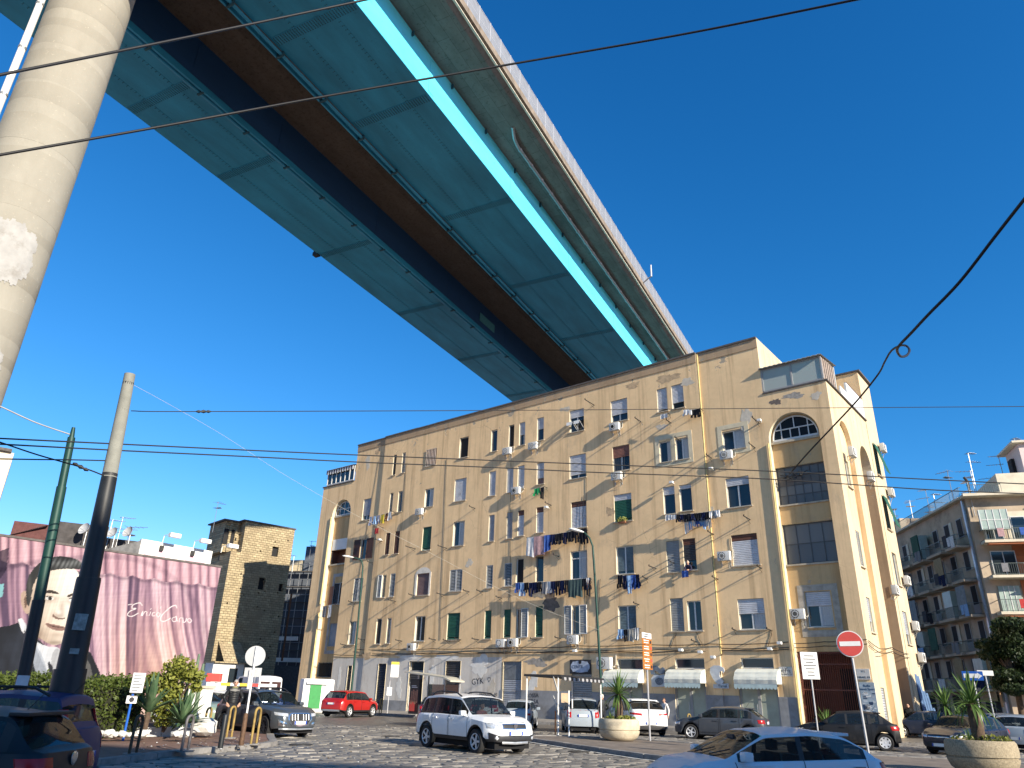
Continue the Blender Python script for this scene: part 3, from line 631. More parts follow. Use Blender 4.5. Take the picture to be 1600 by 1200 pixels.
# windows
def frame(b, a0, a1, c0, c1, y, w=.055, d=.06, m=0):
 b.box(a0, a1, y, y + d, c0, c0 + w, m); b.box(a0, a1, y, y + d, c1 - w, c1, m); b.box(a0, a0 + w, y, y + d, c0 + w, c1 - w, m); b.box(a1 - w, a1, y, y + d, c0 + w, c1 - w, m)
def slats(b, a0, a1, c0, c1, y, pitch=.11, d=.035, m=0):
 n = max(2, round((c1 - c0) / pitch)); h = (c1 - c0) / n; vs = []; fs = []
 for i in range(n):
  z = c0 + i * h; o = len(vs)
  vs += [(a0, y, z), (a1, y, z), (a1, y + d, z + h * .25), (a0, y + d, z + h * .25), (a1, y + d, z + h * .85), (a0, y + d, z + h * .85), (a1, y, z + h), (a0, y, z + h)]
  fs += [(o + 1, o, o + 3, o + 2), (o + 2, o + 3, o + 5, o + 4), (o + 4, o + 5, o + 7, o + 6)]
 b.add(vs, fs, m)
def louvres(b, a0, a1, c0, c1, y, m=0, pitch=.12):
 frame(b, a0, a1, c0, c1, y, .05, .045, m); z = c0 + .06
 while z < c1 - .08:
  b.add([(a0 + .05, y + .005, z + .08), (a1 - .05, y + .005, z + .08), (a1 - .05, y + .04, z), (a0 + .05, y + .04, z)], [(0, 1, 2, 3)], m); z += pitch
PANE_T = {}
def window(par, T, a0, a1, c0, c1, v, kind, o):
 """One window in an opening a0..a1 x c0..c1 whose wall face is at v; T maps the local frame if the wall is turned."""
 tb = lambda b: (b if T is None else _xf(b, T))
 y = v - DEP + .012; w = a1 - a0; h = c1 - c0
 fm = M_WFRAMEB if o.get('fr') == 'b' else (M_WFRAMEG if o.get('fr') == 'd' or kind in ('dark', 'open') and not o.get('wf') else M_WFRAME)
 f = MB(); frame(f, a0 + .003, a1 - .003, c0 + .003, c1 - .003, y)
 win = tb(f).build('window', fm, par)
 def sub(b, name, m, **k): return tb(b).build(name, m, win, **k)
 glassy = kind in ('glass', 'roll', 'leafopen', 'brownopen', 'awnroll', 'open', 'screen', 'shop', 'shopwin') and not (kind == 'roll' and o['f'] > .97)
 yg = y + .018
 if glassy:
  if w > .95 and kind not in ('shop', 'shopwin'):
   st = MB(); um = (a0 + a1) / 2; st.box(um - .05, um + .05, y, y + .055, c0 + .055, c1 - .055)
   if o.get('transom'): st.box(a0 + .05, a1 - .05, y, y + .06, c0 + h * .72, c0 + h * .72 + .07)
   sub(st, 'mullion', fm)
   for p0, p1 in ((a0 + .055, um - .05), (um + .05, a1 - .055)):
    g = MB(); g.quad((p1, yg, c0 + .055), (p0, yg, c0 + .055), (p0, yg, c1 - .055), (p1, yg, c1 - .055)); sub(g, 'pane', M_GLASS)
  else:
   g = MB(); g.quad((a1 - .055, yg, c0 + .055), (a0 + .055, yg, c0 + .055), (a0 + .055, yg, c1 - .055), (a1 - .055, yg, c1 - .055)); sub(g, 'pane', M_GLASS)
  if o.get('curtain') or (kind in ('glass', 'roll') and random.random() < .35):
   g = MB(); n = 10; e = a0 + w * random.uniform(.3, .5); pts = [(a0 + .07 + (e - a0) * i / n, yg + .006 + .012 * (i % 2)) for i in range(n + 1)]
   for (xa, ya), (xb, yb) in zip(pts, pts[1:]): g.quad((xb, yb, c0 + .08), (xa, ya, c0 + .08), (xa, ya, c1 - .08), (xb, yb, c1 - .08))
   sub(g, 'curtain', M_CURT)
 else:
  g = MB(); g.quad((a1, y + .004, c0), (a0, y + .004, c0), (a0, y + .004, c1), (a1, y + .004, c1)); sub(g, 'backing', M_DARK)
 if kind == 'open':
  g = MB(); g.box(a0 + w * .5, a1 - .05, yg + .01, yg + .05, c0 + .05, c1 - .05); sub(g, 'dark_curtain', M_BLACKPL)
 ys = y + .075
 if kind in ('roll', 'awnroll'):
  ck = o['col']; f_ = o['f']; zt = c1 - .01
  if o.get('top'):
   g = MB(); slats(g, a0 + .01, a1 - .01, c1 - h * .2, c1 - .01, ys + .01, .16); sub(g, 'shutter_head', SH[o['top']]); zt = c1 - h * .2
  if ck == 'b2':
   g = MB(); slats(g, a0 + .01, a1 - .01, c1 - h * .45, c1 - .01, ys); sub(g, 'roller_shutter', mat('shutter_faded_red', (.26, .12, .09), .6, var=.2))
   g = MB()
   for i in range(1, 9): g.tube([(a0 + w * i / 9, ys + .03, c0 + .05), (a0 + w * i / 9, ys + .03, c0 + h * .55)], .012, 5)
   sub(g, 'grille_bars', M_DKMETAL)
  else:
   g = MB(); slats(g, a0 + .01, a1 - .01, zt - (zt - c0) * f_ + .02, zt, ys); sub(g, 'roller_shutter', SH[ck])
  if o.get('low'):
   g = MB(); slats(g, a0 + .06, a1 - .06, c0 + .05, c0 + h * .28, yg + .02); sub(g, 'lower_panel', SH[o['low']])
 if kind == 'awnroll':
  for s0, s1 in ((a0 + .08, a0 + w * .45), (a0 + w * .55, a1 - .08)):
   g = MB(); z1 = c0 + h * .52
   g.add([(s0, y + .1, z1), (s1, y + .1, z1), (s1, v + .55, z1 - .28), (s0, v + .55, z1 - .28), (s0, v + .57, z1 - .55), (s1, v + .57, z1 - .55)], [(0, 1, 2, 3), (3, 2, 5, 4)]); g.tube([(s0, y + .1, c0 + .2), (s0, v + .55, z1 - .3)], .015, 5); g.tube([(s1, y + .1, c0 + .2), (s1, v + .55, z1 - .3)], .015, 5)
   sub(g, 'sun_flap', M_WHITEPL)
 if kind == 'green':
  zt = c1 - .01
  if o.get('top'): g = MB(); slats(g, a0 + .01, a1 - .01, c1 - h * .22, c1 - .01, ys + .012); sub(g, 'shutter_head', SH['w']); zt = c1 - h * .22
  g = MB(); slats(g, a0 + .02, a1 - .02, c0 + h * .1, zt, ys); g.box(a0 + .02, a1 - .02, ys, ys + .03, c0 + .02, c0 + h * .07); sub(g, 'roller_shutter', SH['e'])
 if kind == 'louvre':
  um = (a0 + a1) / 2; parts = ((a0, um - .01), (um + .01, a1)) if w > .85 else ((a0, a1),)
  for p, q_ in parts:
   g = MB(); louvres(g, p + .03, q_ - .03, c0 + .03, c1 - .03, v - .07); sub(g, 'louvred_shutter', SH[o['col']])
   if o.get('wf'): g = MB(); frame(g, p, q_, c0, c1, v - .075, .05, .05); sub(g, 'shutter_frame', M_WFRAME)
 if kind in ('leafopen', 'brownopen'):
  sd = o.get('side', 'B'); sm = SH['t'] if kind == 'brownopen' else SH['s']; lw = w * (.98 if sd == 'B' else 1.15)
  for s in (['L', 'R'] if sd == 'B' else [sd]):
   p, q_ = (a1 + .02, a1 + lw) if s == 'L' else (a0 - lw, a0 - .02)
   g = MB(); louvres(g, p, q_, c0 + .02, c1 - .02, v + .03); g.box(p + .03, q_ - .03, v + .012, v + .03, c0 + .05, c1 - .05); sub(g, 'louvred_shutter', sm)
   if kind == 'leafopen': g = MB(); frame(g, p - .01, q_ + .01, c0 + .01, c1 - .01, v + .025, .045, .065); sub(g, 'shutter_frame', M_WFRAME)
 if kind == 'screen':
  g = MB(); slats(g, a0 + .07, a1 - .07, c0 + h * .12, c1 - .06, yg + .012, .10, .02); sub(g, 'inner_blind', mat('blind_blue_grey', (.11, .16, .19), .7, var=.3, vs=3))
 if kind == 'bars':
  g = MB()
  for i in range(7): g.tube([(a0 + w * (i + .5) / 7, v + .06, c0 - .06), (a0 + w * (i + .5) / 7, v + .06, c1 + .02)], .024, 6)
  for z in (c0, (c0 + c1) / 2, c1 - .03): g.box(a0 - .02, a1 + .02, v + .05, v + .07, z, z + .04)
  sub(g, 'window_bars', mat('pale_bars', (.40, .34, .30), .6, var=.15)); g = MB(); slats(g, a0 + .02, a1 - .02, c0 + .05, c1, ys); sub(g, 'roller_shutter', SH['m'])
 if kind == 'shopshut':
  z1 = c1
  if o.get('panel'):
   z1 = c1 - h * o['panel']; g = MB(); g.box(a0 + .03, a1 - .03, ys - .03, ys + .05, z1, c1 - .03); sub(g, 'fascia_panel', mat('shop_fascia_grey', (.15, .165, .18), .6, var=.2))
  g = MB(); slats(g, a0 + .03, a1 - .03, c0, z1 - .02, ys, .14, .05); sub(g, 'roller_shutter', SH[o['col']])
 if kind == 'shopdoor':
  um = (a0 + a1) / 2; g = MB(); frame(g, a0, a1, c0, c1, y + .06, .11, .08); g.box(um - .09, um + .09, y + .06, y + .14, c0, c1 - .1); sub(g, 'door_frame', M_WFRAMEG)
  for p, q_ in ((a0 + .11, um - .09), (um + .09, a1 - .11)):
   g = MB(); g.box(p, q_, y + .07, y + .09, c0 + .12, c1 - .11); sub(g, 'frosted_pane', mat('frosted_glass', (.34, .37, .30), .25, var=.12, vs=1.5))
  g = MB(); g.tube([(um + .14, y + .19, c0 + .9), (um + .14, y + .19, c0 + 1.4)], .02, 6); sub(g, 'door_handle', M_METAL)
 if kind == 'shop':
  g = MB(); g.box(a0, a1, y + .04, y + .12, c1 - h * .22, c1 - h * .19); g.box(a0, a1, y + .04, y + .12, c1 - h * .45, c1 - h * .42); sub(g, 'transom', M_WFRAMEG)
  g = MB(); slats(g, a0 + .05, a1 - .05, c1 - h * .42, c1 - h * .22, ys, .14); sub(g, 'roller_shutter', SH['d'])
 if kind not in ('shopshut', 'shopdoor', 'shop', 'shopwin') and c0 > 3.5:
  g = MB(); g.box(a0 - .09, a1 + .09, v - .1, v + .09 if T is None else v + .13, c0 - .07, c0 - .004); sub(g, 'sill', M_SILL)
 if o.get('surround'):
  g = MB(); m_ = .32; frame(g, a0 - m_, a1 + m_, c0 - m_, c1 + m_ * 1.4, v + .001, m_ - .01, .022); sub(g, 'surround', mat('pale_surround', (.62, .54, .38), .9, var=.1, vs=3))
 if o.get('arch'):
  g = MB(); N = 12; R_ = w / 2 + .22; um = (a0 + a1) / 2
  for i in range(N):
   A = [(um + (R_ + k) * math.cos(math.pi * j / N), max(c1 + .02, c1 - .1 + .62 * (R_ + k) / R_ * math.sin(math.pi * j / N))) for j in (i, i + 1) for k in (0, -.30)]
   g.add([(A[0][0], v + .03, A[0][1]), (A[2][0], v + .03, A[2][1]), (A[3][0], v + .03, c1 + .003), (A[1][0], v + .03, c1 + .003)], [(0, 1, 2, 3)])
  g.box(a0 - .22, a0 - .01, v + .002, v + .03, c0 - .1, c1 + .05); g.box(a1 + .01, a1 + .22, v + .002, v + .03, c0 - .1, c1 + .05); sub(g, 'surround', mat('white_surround', (.66, .62, .55), .9, var=.12, vs=4))
 return win
def _xf(b, T): b.v = [tuple(T @ Vector(p)) for p in b.v]; return b
for (a0, a1, c0, c1, kind, o) in WIN:
 um = (a0 + a1) / 2; v = PROUD if U_STEP_R < um < U_STEP_L else 0.0
 window(flats, None, a0, a1, c0, c1, v, kind, o)
T_R = Matrix(((0, -1, 0, -4.1), (-1, 0, 0, 0), (0, 0, 1, 0), (0, 0, 0, 1)))
for L_, out, kinds in ((RWA, -.30, ['glass', 'louvre', 'roll', 'shopshut']), (RWB, -1.7, ['roll', 'glass', 'roll']), (RWC, .02, ['green', 'green', 'glass', 'roll'])):
 for (a, b_, c, d), k in zip(L_, kinds):
  win = window(flats, T_R, a, b_, c, d, out, k, dict(col='g' if k != 'louvre' else 's', f=.7))
  if L_ is RWC and k == 'green':
   g = MB(); slats(g, a, b_, c + .1, d, out + .05, .12); _xf(g, T_R @ Matrix.Translation((0, out, d)) @ Matrix.Rotation(R(14), 4, 'X') @ Matrix.Translation((0, -out, -d))); g.build('propped_shutter', SH['e'], win)
def ngrid(name, rect, v, nu, nz, fm, pm, curtain=None):
 a, b_, c, d = rect; f = MB(); frame(f, a, b_, c, d, v - .2, .07, .07)
 w = f.build('window', fm, flats); g = MB()
 for i in range(1, nu): u = a + (b_ - a) * i / nu; g.box(u - .022, u + .022, v - .19, v - .145, c + .07, d - .07)
 for i in range(1, nz): z = c + (d - c) * i / nz; g.box(a + .07, b_ - .07, v - .188, v - .147, z - .022, z + .022)
 g.build('glazing_bar', fm, w)
 for i in range(nu):
  for k in range(nz):
   q = MB(); u0 = a + (b_ - a) * i / nu; u1 = a + (b_ - a) * (i + 1) / nu; z0 = c + (d - c) * k / nz; z1 = c + (d - c) * (k + 1) / nz; t_ = random.uniform(-.006, .006)
   q.quad((u1 - .02, v - .175 + t_, z0 + .02), (u0 + .02, v - .175 - t_, z0 + .02), (u0 + .02, v - .175 - t_, z1 - .02), (u1 - .02, v - .175 + t_, z1 - .02)); q.build('pane', pm[(i * 3 + k * 2) % len(pm)], w)
 q = MB(); q.box(a - .02, b_ + .02, v - .16, v + .10, c - .10, c - .004); q.build('sill', M_SILL, w)
 return w
M_DIRTG = [glass_mat('dusty_glass', (.10, .105, .11), 0, .35), glass_mat('dusty_glass_brown', (.12, .10, .085), 0, .45), glass_mat('dusty_glass_grey', (.15, .155, .155), 0, .5)]
M_IRONF = mat('glazing_iron', (.10, .10, .10), .6, .2, var=.2)
ngrid('w', RB_G2, -ND, 6, 4, M_IRONF, M_DIRTG); ngrid('w', RB_G1, -ND, 4, 2, M_IRONF, M_DIRTG)
sw = window(flats, None, *RB_W, -ND, 'roll', dict(col='w', f=.42, curtain=1))
q = MB(); frame(q, RB_W[0] - .45, RB_W[1] + .42, RB_W[2] - .55, RB_W[3] + .4, -ND + .001, .36, .02); q.build('pale_plaster_patch', mat('cement_patch', (.40, .36, .30), .95, var=.25, vs=3, bump=.3), flats)
def arch_window(P, un0, un1, zspr, zbot, v, nu, full=True):
 b = MB(); w = MB(); uc = (un0 + un1) / 2; r = (un1 - un0) / 2
 f = MB(); ri = r - .16
 N = 20; pts = [(uc + ri * math.cos(math.pi * k / N), zspr + ri * math.sin(math.pi * k / N)) for k in range(N + 1)]
 f.tube([(x, v - .14, z) for x, z in pts], .05, 6); f.box(uc - ri, uc + ri, v - .19, v - .10, zbot, zbot + .09); f.box(uc - ri - .03, uc - ri + .05, v - .19, v - .10, zbot, zspr); f.box(uc + ri - .05, uc + ri + .03, v - .19, v - .10, zbot, zspr)
 win = f.build('window', M_WFRAME, flats)
 g = MB(); zr = zspr + ri * .45
 hw = math.sqrt(max(0, ri * ri - (zr - zspr) ** 2)); g.box(uc - hw, uc + hw, v - .185, v - .11, zr - .035, zr + .035)
 for i in range(1, nu):
  u = uc - ri + 2 * ri * i / nu; zt = zspr + math.sqrt(max(0, ri * ri - (u - uc) ** 2)) if i in (1, nu - 1) else zr
  g.box(u - .03, u + .03, v - .18, v - .115, zbot + .09, zt)
 g.box(uc - .03, uc + .03, v - .18, v - .115, zr, zspr + ri); g.box(uc - ri, uc + ri, v - .178, v - .117, zspr - .02 - (zspr - zbot) * .1, zspr + .03); g.build('glazing_bar', M_WFRAME, win)
 q = MB(); q.add([(uc - ri, v - .165, zbot)] + [(x, v - .165, z) for x, z in reversed(pts)] + [(uc + ri, v - .165, zbot)], [tuple(range(N + 3))]); q.build('pane', M_GLASS, win, recalc=False)
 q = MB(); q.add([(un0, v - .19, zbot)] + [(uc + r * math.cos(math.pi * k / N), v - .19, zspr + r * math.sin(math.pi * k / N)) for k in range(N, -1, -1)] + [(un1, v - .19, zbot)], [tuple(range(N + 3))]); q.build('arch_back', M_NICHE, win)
 return win
arch_window(None, *NR, 17.33, -.22, 5); arch_window(None, *NL, 17.9, -.22, 4)
q = MB(); q.box(NR[0] + .01, NR[1] - .01, -ND - .02, -ND + .16, 17.18, 17.33); q.box(NL[0] + .01, NL[1] - .01, -ND - .02, -ND + .16, 17.76, 17.9); q.build('arch_ledge', M_SILL, flats)
M_GATE = mat('gate_red_paint', (.17, .05, .03), .6, var=.2); M_ENTRY = mat('entry_red_wall', (.22, .06, .035), .85, var=.2, vs=2)
q = MB(); a, b_, c, d = RB_GATE; D2 = 2.4
q.quad((b_, -ND - D2, 0), (a, -ND - D2, 0), (a, -ND - D2, d), (b_, -ND - D2, d)); q.quad((a, -ND, 0), (a, -ND - D2, 0), (a, -ND - D2, d), (a, -ND, d)); q.quad((b_, -ND - D2, 0), (b_, -ND, 0), (b_, -ND, d), (b_, -ND - D2, d)); q.quad((b_, -ND, d), (a, -ND, d), (a, -ND - D2, d), (b_, -ND - D2, d)); q.quad((b_, -ND, .01), (a, -ND, .01), (a, -ND - D2, .01), (b_, -ND - D2, .01))
q.build('entry_porch', M_ENTRY, flats)
q = MB(); q.box(a + .02, a + 1.55, -ND - D2 + .01, -ND - D2 + .06, .02, 3.6); q.build('entry_door', M_DARK, flats)
gt = MB(); frame(gt, a + .02, b_ - .02, .06, d - .02, -ND - .12, .07, .06); gt.box(a + .09, b_ - .09, -ND - .11, -ND - .07, 2.35, 2.42); gt.box(a + .09, b_ - .09, -ND - .11, -ND - .07, 3.72, 3.78)
gate = gt.build('gate', M_GATE, flats)
n = 26
bar = MB(); bar.tube([(0, -ND - .09, .1), (0, -ND - .09, d - .06)], .019, 6); barm = bar.mesh('gate_bar', M_GATE, 40)
for i in range(n): link('gate_bar', barm, gate, (a + .12 + (b_ - a - .24) * i / (n - 1), 0, 0))
window(flats, None, LB_D[0], LB_D[1], LB_D[2], LB_D[3], -ND, 'louvre', dict(col='d', wf=1)); window(flats, None, *LB_S, -ND, 'roll', dict(col='g', f=1))
w = window(flats, None, *LB_G, -ND, 'dark', {}); q = MB()
for i in range(1, 12): u = LB_G[0] + (LB_G[1] - LB_G[0]) * i / 12; q.tube([(u, -ND + .03, LB_G[2]), (u, -ND + .03, LB_G[3])], .018, 5)
q.build('window_bars', M_DKMETAL, w)
a, b_, c, d = LB_L; q = MB(); q.quad((b_, -ND - .9, c), (a, -ND - .9, c), (a, -ND - .9, d), (b_, -ND - .9, d)); q.quad((b_, -ND - .9, c), (b_, -ND, c), (b_, -ND, d), (b_, -ND - .9, d)); q.quad((a, -ND, c), (a, -ND - .9, c), (a, -ND - .9, d), (a, -ND, d)); q.quad((b_, -ND, d), (a, -ND, d), (a, -ND - .9, d), (b_, -ND - .9, d)); q.quad((b_, -ND, c), (a, -ND, c), (a, -ND - .9, c), (b_, -ND - .9, c))
q.build('loggia', mat('loggia_brown', (.16, .07, .045), .85, var=.2, vs=2), flats); q = MB(); q.box(a, b_, -ND - .02, -ND + .18, c - .16, c - .01); q.build('loggia_ledge', M_SILL, flats)
q = MB(); q.box(a + .05, b_ - .05, -ND + .01, -ND + .04, d + .03, d + 1.1); q.build('loggia_blind', M_WHITEPL, flats)
q = MB(); q.box(LB_D[1] + .01, LB_D[1] + .55, -ND + .004, -ND + .05, LB_D[2], LB_D[3] - .3); q.build('brown_panel', mat('terracotta_panel', (.30, .13, .08), .8, var=.15), flats)
q = MB(); frame(q, LB_S[0] - .4, LB_S[1] + .35, LB_S[2] - .7, LB_D[3] + .9, -ND + .001, .3, .018); q.build('cement_band', mat('cement_band', (.33, .33, .335), .95, var=.2, vs=2), flats)
def veranda(u0, u1, z0, z1, front, depth, label_m, n, valance=False):
 fr = MB(); H = z1 - z0
 for i in range(n + 1):
  u = u0 + (u1 - u0) * i / n; fr.box(u - .05, u + .05, front - .06, front + .04, z0 + .10, z1 - .12)
 fr.box(u0, u1, front - .05, front + .03, z0 + .02, z0 + .12); fr.box(u0, u1, front - .05, front + .03, z1 - .2, z1 - .12)
 ob = fr.build('veranda', M_WFRAMEG if not valance else M_WFRAME, flats)
 for i in range(n):
  q = MB(); a = u0 + (u1 - u0) * i / n + .05; b_ = u0 + (u1 - u0) * (i + 1) / n - .05; q.quad((b_, front - .01, z0 + .12), (a, front - .01, z0 + .12), (a, front - .01, z1 - .2), (b_, front - .01, z1 - .2)); q.build('pane', label_m, ob)
 q = MB(); uu = np.arange(u0 - .15, u1 + .16, .16)
 for k in range(len(uu) - 1):
  za = z1 + (.035 if k % 2 else 0); zb = z1 + (0 if k % 2 else .035); q.add([(uu[k], front + .28, za - .09), (uu[k + 1], front + .28, zb - .09), (uu[k + 1], front - depth, zb + .35), (uu[k], front - depth, za + .35), (uu[k], front + .28, za - .13), (uu[k + 1], front + .28, zb - .13), (uu[k + 1], front - depth, zb + .31), (uu[k], front - depth, za + .31)], [(0, 1, 2, 3), (7, 6, 5, 4), (0, 4, 5, 1)])
 q.build('corrugated_roof', mat('metal_roof_sheet', (.42, .42, .40), .5, .4, var=.2), ob)
 return ob
vr = veranda(-3.95, -.06, 20.82, 22.62, -.05, 3.2, glass_mat('veranda_glass', (.36, .40, .38), 0, .2), 2)
q = MB(); q.box(-3.95, -.02, -3.2, -3.1, 20.8, 22.9); q.build('veranda_back', mat('veranda_white', (.6, .6, .56), .8, var=.1), vr)
for i in range(6): q = MB(); q.box(-3.98, -3.93, -.5 - i * .45, -.25 - i * .45, 20.85, 22.7); q.build('side_board', mat('veranda_board', (.30, .24, .2), .8, var=.3), vr)
vl = veranda(42.6, 46.9, 21.3, 23.0, .0, 2.6, M_GLASS, 6, True)
for i in range(22):
 q = MB(); u = 42.6 + i * .2; q.box(u, u + .19, .17, .20, 22.45 + (.06 if i % 2 else 0), 22.86); q.build('awning_strip', mat('valance_dark', (.10, .055, .05), .8) if i % 2 else M_WHITEPL, vl)
q = MB(); q.box(42.5, 45.4, -2.4, -1.2, 23.35, 23.55); q.build('roof_tarpaulin', M_BLACKPL, vl)
q = MB(); q.box(-4.16, -4.02, -9.0, -4.9, 20.81, 22.3); q.box(-4.14, -4.04, -4.9, -3.3, 20.81, 21.5); q.build('terrace_parapet', M_WHITEPL, flats)
q = MB(); q.box(-4.14, -4.02, -8.9, -5.2, 22.35, 22.45); q.box(-4.12, -4.04, -6.2, -5.3, 21.4, 22.34); q.build('terrace_screen', M_WFRAMEB, flats)
def cable(par, pts, r=.022, name='facade_cable', m=None):
 P = []
 for (a, b_) in zip(pts, pts[1:]):
  a, b_ = Vector(a), Vector(b_)
  for k in range(6): P.append(a.lerp(b_, k / 6) - Vector((0, 0, .06 * 4 * (k / 6) * (1 - k / 6) * (b_ - a).length / 4)))
 P.append(Vector(pts[-1])); b = MB(); b.tube(P, r, 5); return b.build(name, m or M_WIRE, par, smooth=60)
for z, s in ((4.52, 3), (4.62, 5), (4.95, 8)):
 pts = [(u, (PROUD if U_STEP_R < u < U_STEP_L else 0) + .07, z + random.uniform(-.05, .05)) for u in np.arange(.2, 42.4, 3.2 + s * .21)]; cable(flats, pts, .024)
for k, z in enumerate((4.62, 4.85)): cable(flats, [(-.1, .06, z), (-1.7, -ND + .1, z + .1), (-3.3, .06, z + .1), (-4.15, .08, z + .15)], .022); cable(flats, [(-4.18, -.1, z + .1), (-4.2, -2.2, z - .2), (-4.2, -5, z + .05), (-4.2, -9.3, z - .1)], .022)
for (xa, ya, xb, yb) in ((918, 740, 918, 1005), (914, 775, 910, 860), (1142, 870, 1142, 840), (1060, 985, 1050, 1012), (940, 905, 936, 985), (700, 718, 690, 1000), (800, 700, 800, 1000), (592, 720, 545, 1000), (637, 725, 632, 800), (1088, 985, 1100, 1010), (1207, 985, 1200, 1012)):
 u0, z0 = fu(xa, ya); u1, z1 = fu(xb, yb); vv = PROUD if U_STEP_R < u0 < U_STEP_L else 0
 pts = [Vector((u0 + (u1 - u0) * t_ + random.uniform(-.04, .04), vv + .03, z0 + (z1 - z0) * t_)) for t_ in np.linspace(0, 1, 9)]; b = MB(); b.tube(pts, .014, 5); b.build('facade_cable', M_WIRE, flats, smooth=60)
for (x, y, L_) in ((930, 634, .9), (1050, 662, .5), (1186, 661, .8), (863, 790, .55), (700, 857, .75), (651, 858, .8), (722, 1000, .5), (696, 930, .6), (786, 935, .5), (1065, 690, .6), (1180, 700, .7), (1003, 660, .6), (1112, 716, .6), (1172, 812, .7), (1054, 880, .5), (1027, 889, .7), (1014, 905, .5), (1122, 905, .6), (585, 880, .6), (598, 846, .5), (744, 795, .5), (650, 931, .5), (735, 925, .5), (620, 940, .6), (556, 942, .6), (683, 1000, .55), (705, 1002, .55), (630, 1002, .5), (750, 1000, .55), (540, 1008, .4), (570, 1000, .5), (840, 1000, .5), (878, 998, .5), (1000, 945, .5), (1090, 1003, .5), (1205, 985, .5), (1150, 985, .4), (1115, 835, .6), (1190, 888, .5), (875, 870, .5), (756, 925, .5)):
 u, z = fu(x, y); vv = PROUD if U_STEP_R < u < U_STEP_L else 0; b = MB()
 L_ *= 1.5; b.tube([(u, vv - .05, z), (u, vv + L_, z + .05), (u - .05, vv + L_ + .03, z + .12)], .036, 5); b.tube([(u, vv, z - .25), (u, vv + L_ * .7, z + .02)], .012, 4); b.build('iron_bracket', M_DKMETAL, flats)
for (x, y) in ((1015, 1016), (1070, 1017), (1100, 1020), (1120, 1028), (1207, 1015), (1222, 1006), (905, 1018), (1115, 735), (1190, 660), (1055, 757), (860, 795), (600, 845)):
 u, z = fu(x, y); vv = PROUD if U_STEP_R < u < U_STEP_L else 0; b = MB(); b.tube([(u, vv, z), (u, vv + .35, z + .05)], .02, 5); b.cbox(u - .13, u + .13, vv + .3, vv + .55, z - .06, z + .10, .03); b.build('wall_lamp', M_WHITEPL, flats)
pv = slab_poly('facade_pavement', ccw([tuple(fw(u, v, 0).xy) for u, v in ((-4.6, .1), (47.5, .1), (47.5, 4.0), (30, 7.6), (12, 5.2), (2, 3.6), (-4.6, 3.4))]), .12, M_PAVEGREY); pv['kind'] = 'structure'
kerb_stones(pv, [tuple(fw(u, v, 0).xy) for u, v in ((-4.6, 3.4), (2, 3.6), (12, 5.2), (30, 7.6), (47.5, 4.0))], 1.5)
# air conditioners
M_AC = mat('ac_casing', (.60, .60, .58), .5, var=.08, vs=5, dirt=(.42, .40, .36, 1)); M_ACF = mat('ac_fan_dark', (.05, .05, .052), .6, var=.2)
cb = MB(); cb.cbox(-.41, .41, .12, .43, 0, .58, .02); ac_case = cb.mesh('casing', M_AC, 40)
fb = MB(); fb.lathe([(.0, .0), (.225, .0), (.235, .012), (.235, .02), (.215, .02)], 20, M=Matrix.Translation((.10, .432, .29)) @ Matrix.Rotation(R(-90), 4, 'X')); ac_fan = fb.mesh('fan_grille', M_ACF)
rb = MB()
for k in range(3): rb.lathe([(.06 + .06 * k, 0), (.07 + .06 * k, 0), (.07 + .06 * k, .012), (.06 + .06 * k, .012)], 18, M=Matrix.Translation((.10, .452, .29)) @ Matrix.Rotation(R(-90), 4, 'X'))
for k in range(4): rb.box(-.23, .23, .452, .464, -.006, .006, M=Matrix.Translation((.10, 0, .29)) @ Matrix.Rotation(R(45 * k), 4, 'Y'))
ac_ring = rb.mesh('grille_wire', M_AC)
kb = MB()
for s in (-.3, .3): kb.box(s - .02, s + .02, 0, .42, -.04, -.002); kb.box(s - .02, s + .02, 0, .03, -.35, -.04); kb.tube([(s, .02, -.32), (s, .36, -.04)], .014, 5)
ac_brk = kb.mesh('bracket', M_METAL)
pb = MB(); pb.tube([(-.43, .25, .15), (-.52, .18, .1), (-.54, .03, .25), (-.54, .02, .7)], .022, 6); pb.tube([(-.2, .3, -.005), (-.22, .2, -.15), (-.22, .06, -.5)], .012, 5); ac_pipe = pb.mesh('pipe', mat('ac_pipe_wrap', (.50, .48, .42), .8))
def aircon(P, rz, label, sc=1.0):
 t = thing('air_conditioner', label, 'air conditioner', P, rz, 'air conditioners on the flats'); t.scale = (sc, sc, sc)
 for nm, me in (('casing', ac_case), ('fan_grille', ac_fan), ('grille_wire', ac_ring), ('bracket', ac_brk), ('pipe', ac_pipe)): link(nm, me, t)
 return t
AC = [(797, 712, 'white air conditioner under the dark narrow window on the top floor'), (837.5, 704, 'white air conditioner under the half lowered narrow shutter on the top floor'),
   (965, 675, 'white air conditioner under the wide top floor shutter, bracket beside it'), (968.5, 752, 'white air conditioner below the window with faded red blind and bars'),
   (811, 774, 'white air conditioner between two closed narrow shutters above the green garment'), (660, 806, 'small white air conditioner under the window showing blue, fifth floor'),
   (788, 1012, 'white air conditioner in a pair over the shops, the one farther from the lamp post'), (806.5, 1011, 'white air conditioner in a pair over the shops, the one nearer the lamp post'), (900, 1007, 'white air conditioner under the shuttered window beside the lamp post'),
   (1138, 719, 'white air conditioner under the top window with pale surround and net curtain'), (1135, 877, 'white air conditioner left of the large white roller shutter'),
   (1246, 967, 'white air conditioner in the arched end bay beside its only plain window'), (648, 1017, 'white air conditioner alone above the pale shopfront with bus shelter')]
for x, y, lab in AC:
 u, z = fu(x, y); um = u; v = PROUD if U_STEP_R < um < U_STEP_L else (-ND if u < 0 else 0.0); aircon(fw(u, v, z), F_RZ, lab)
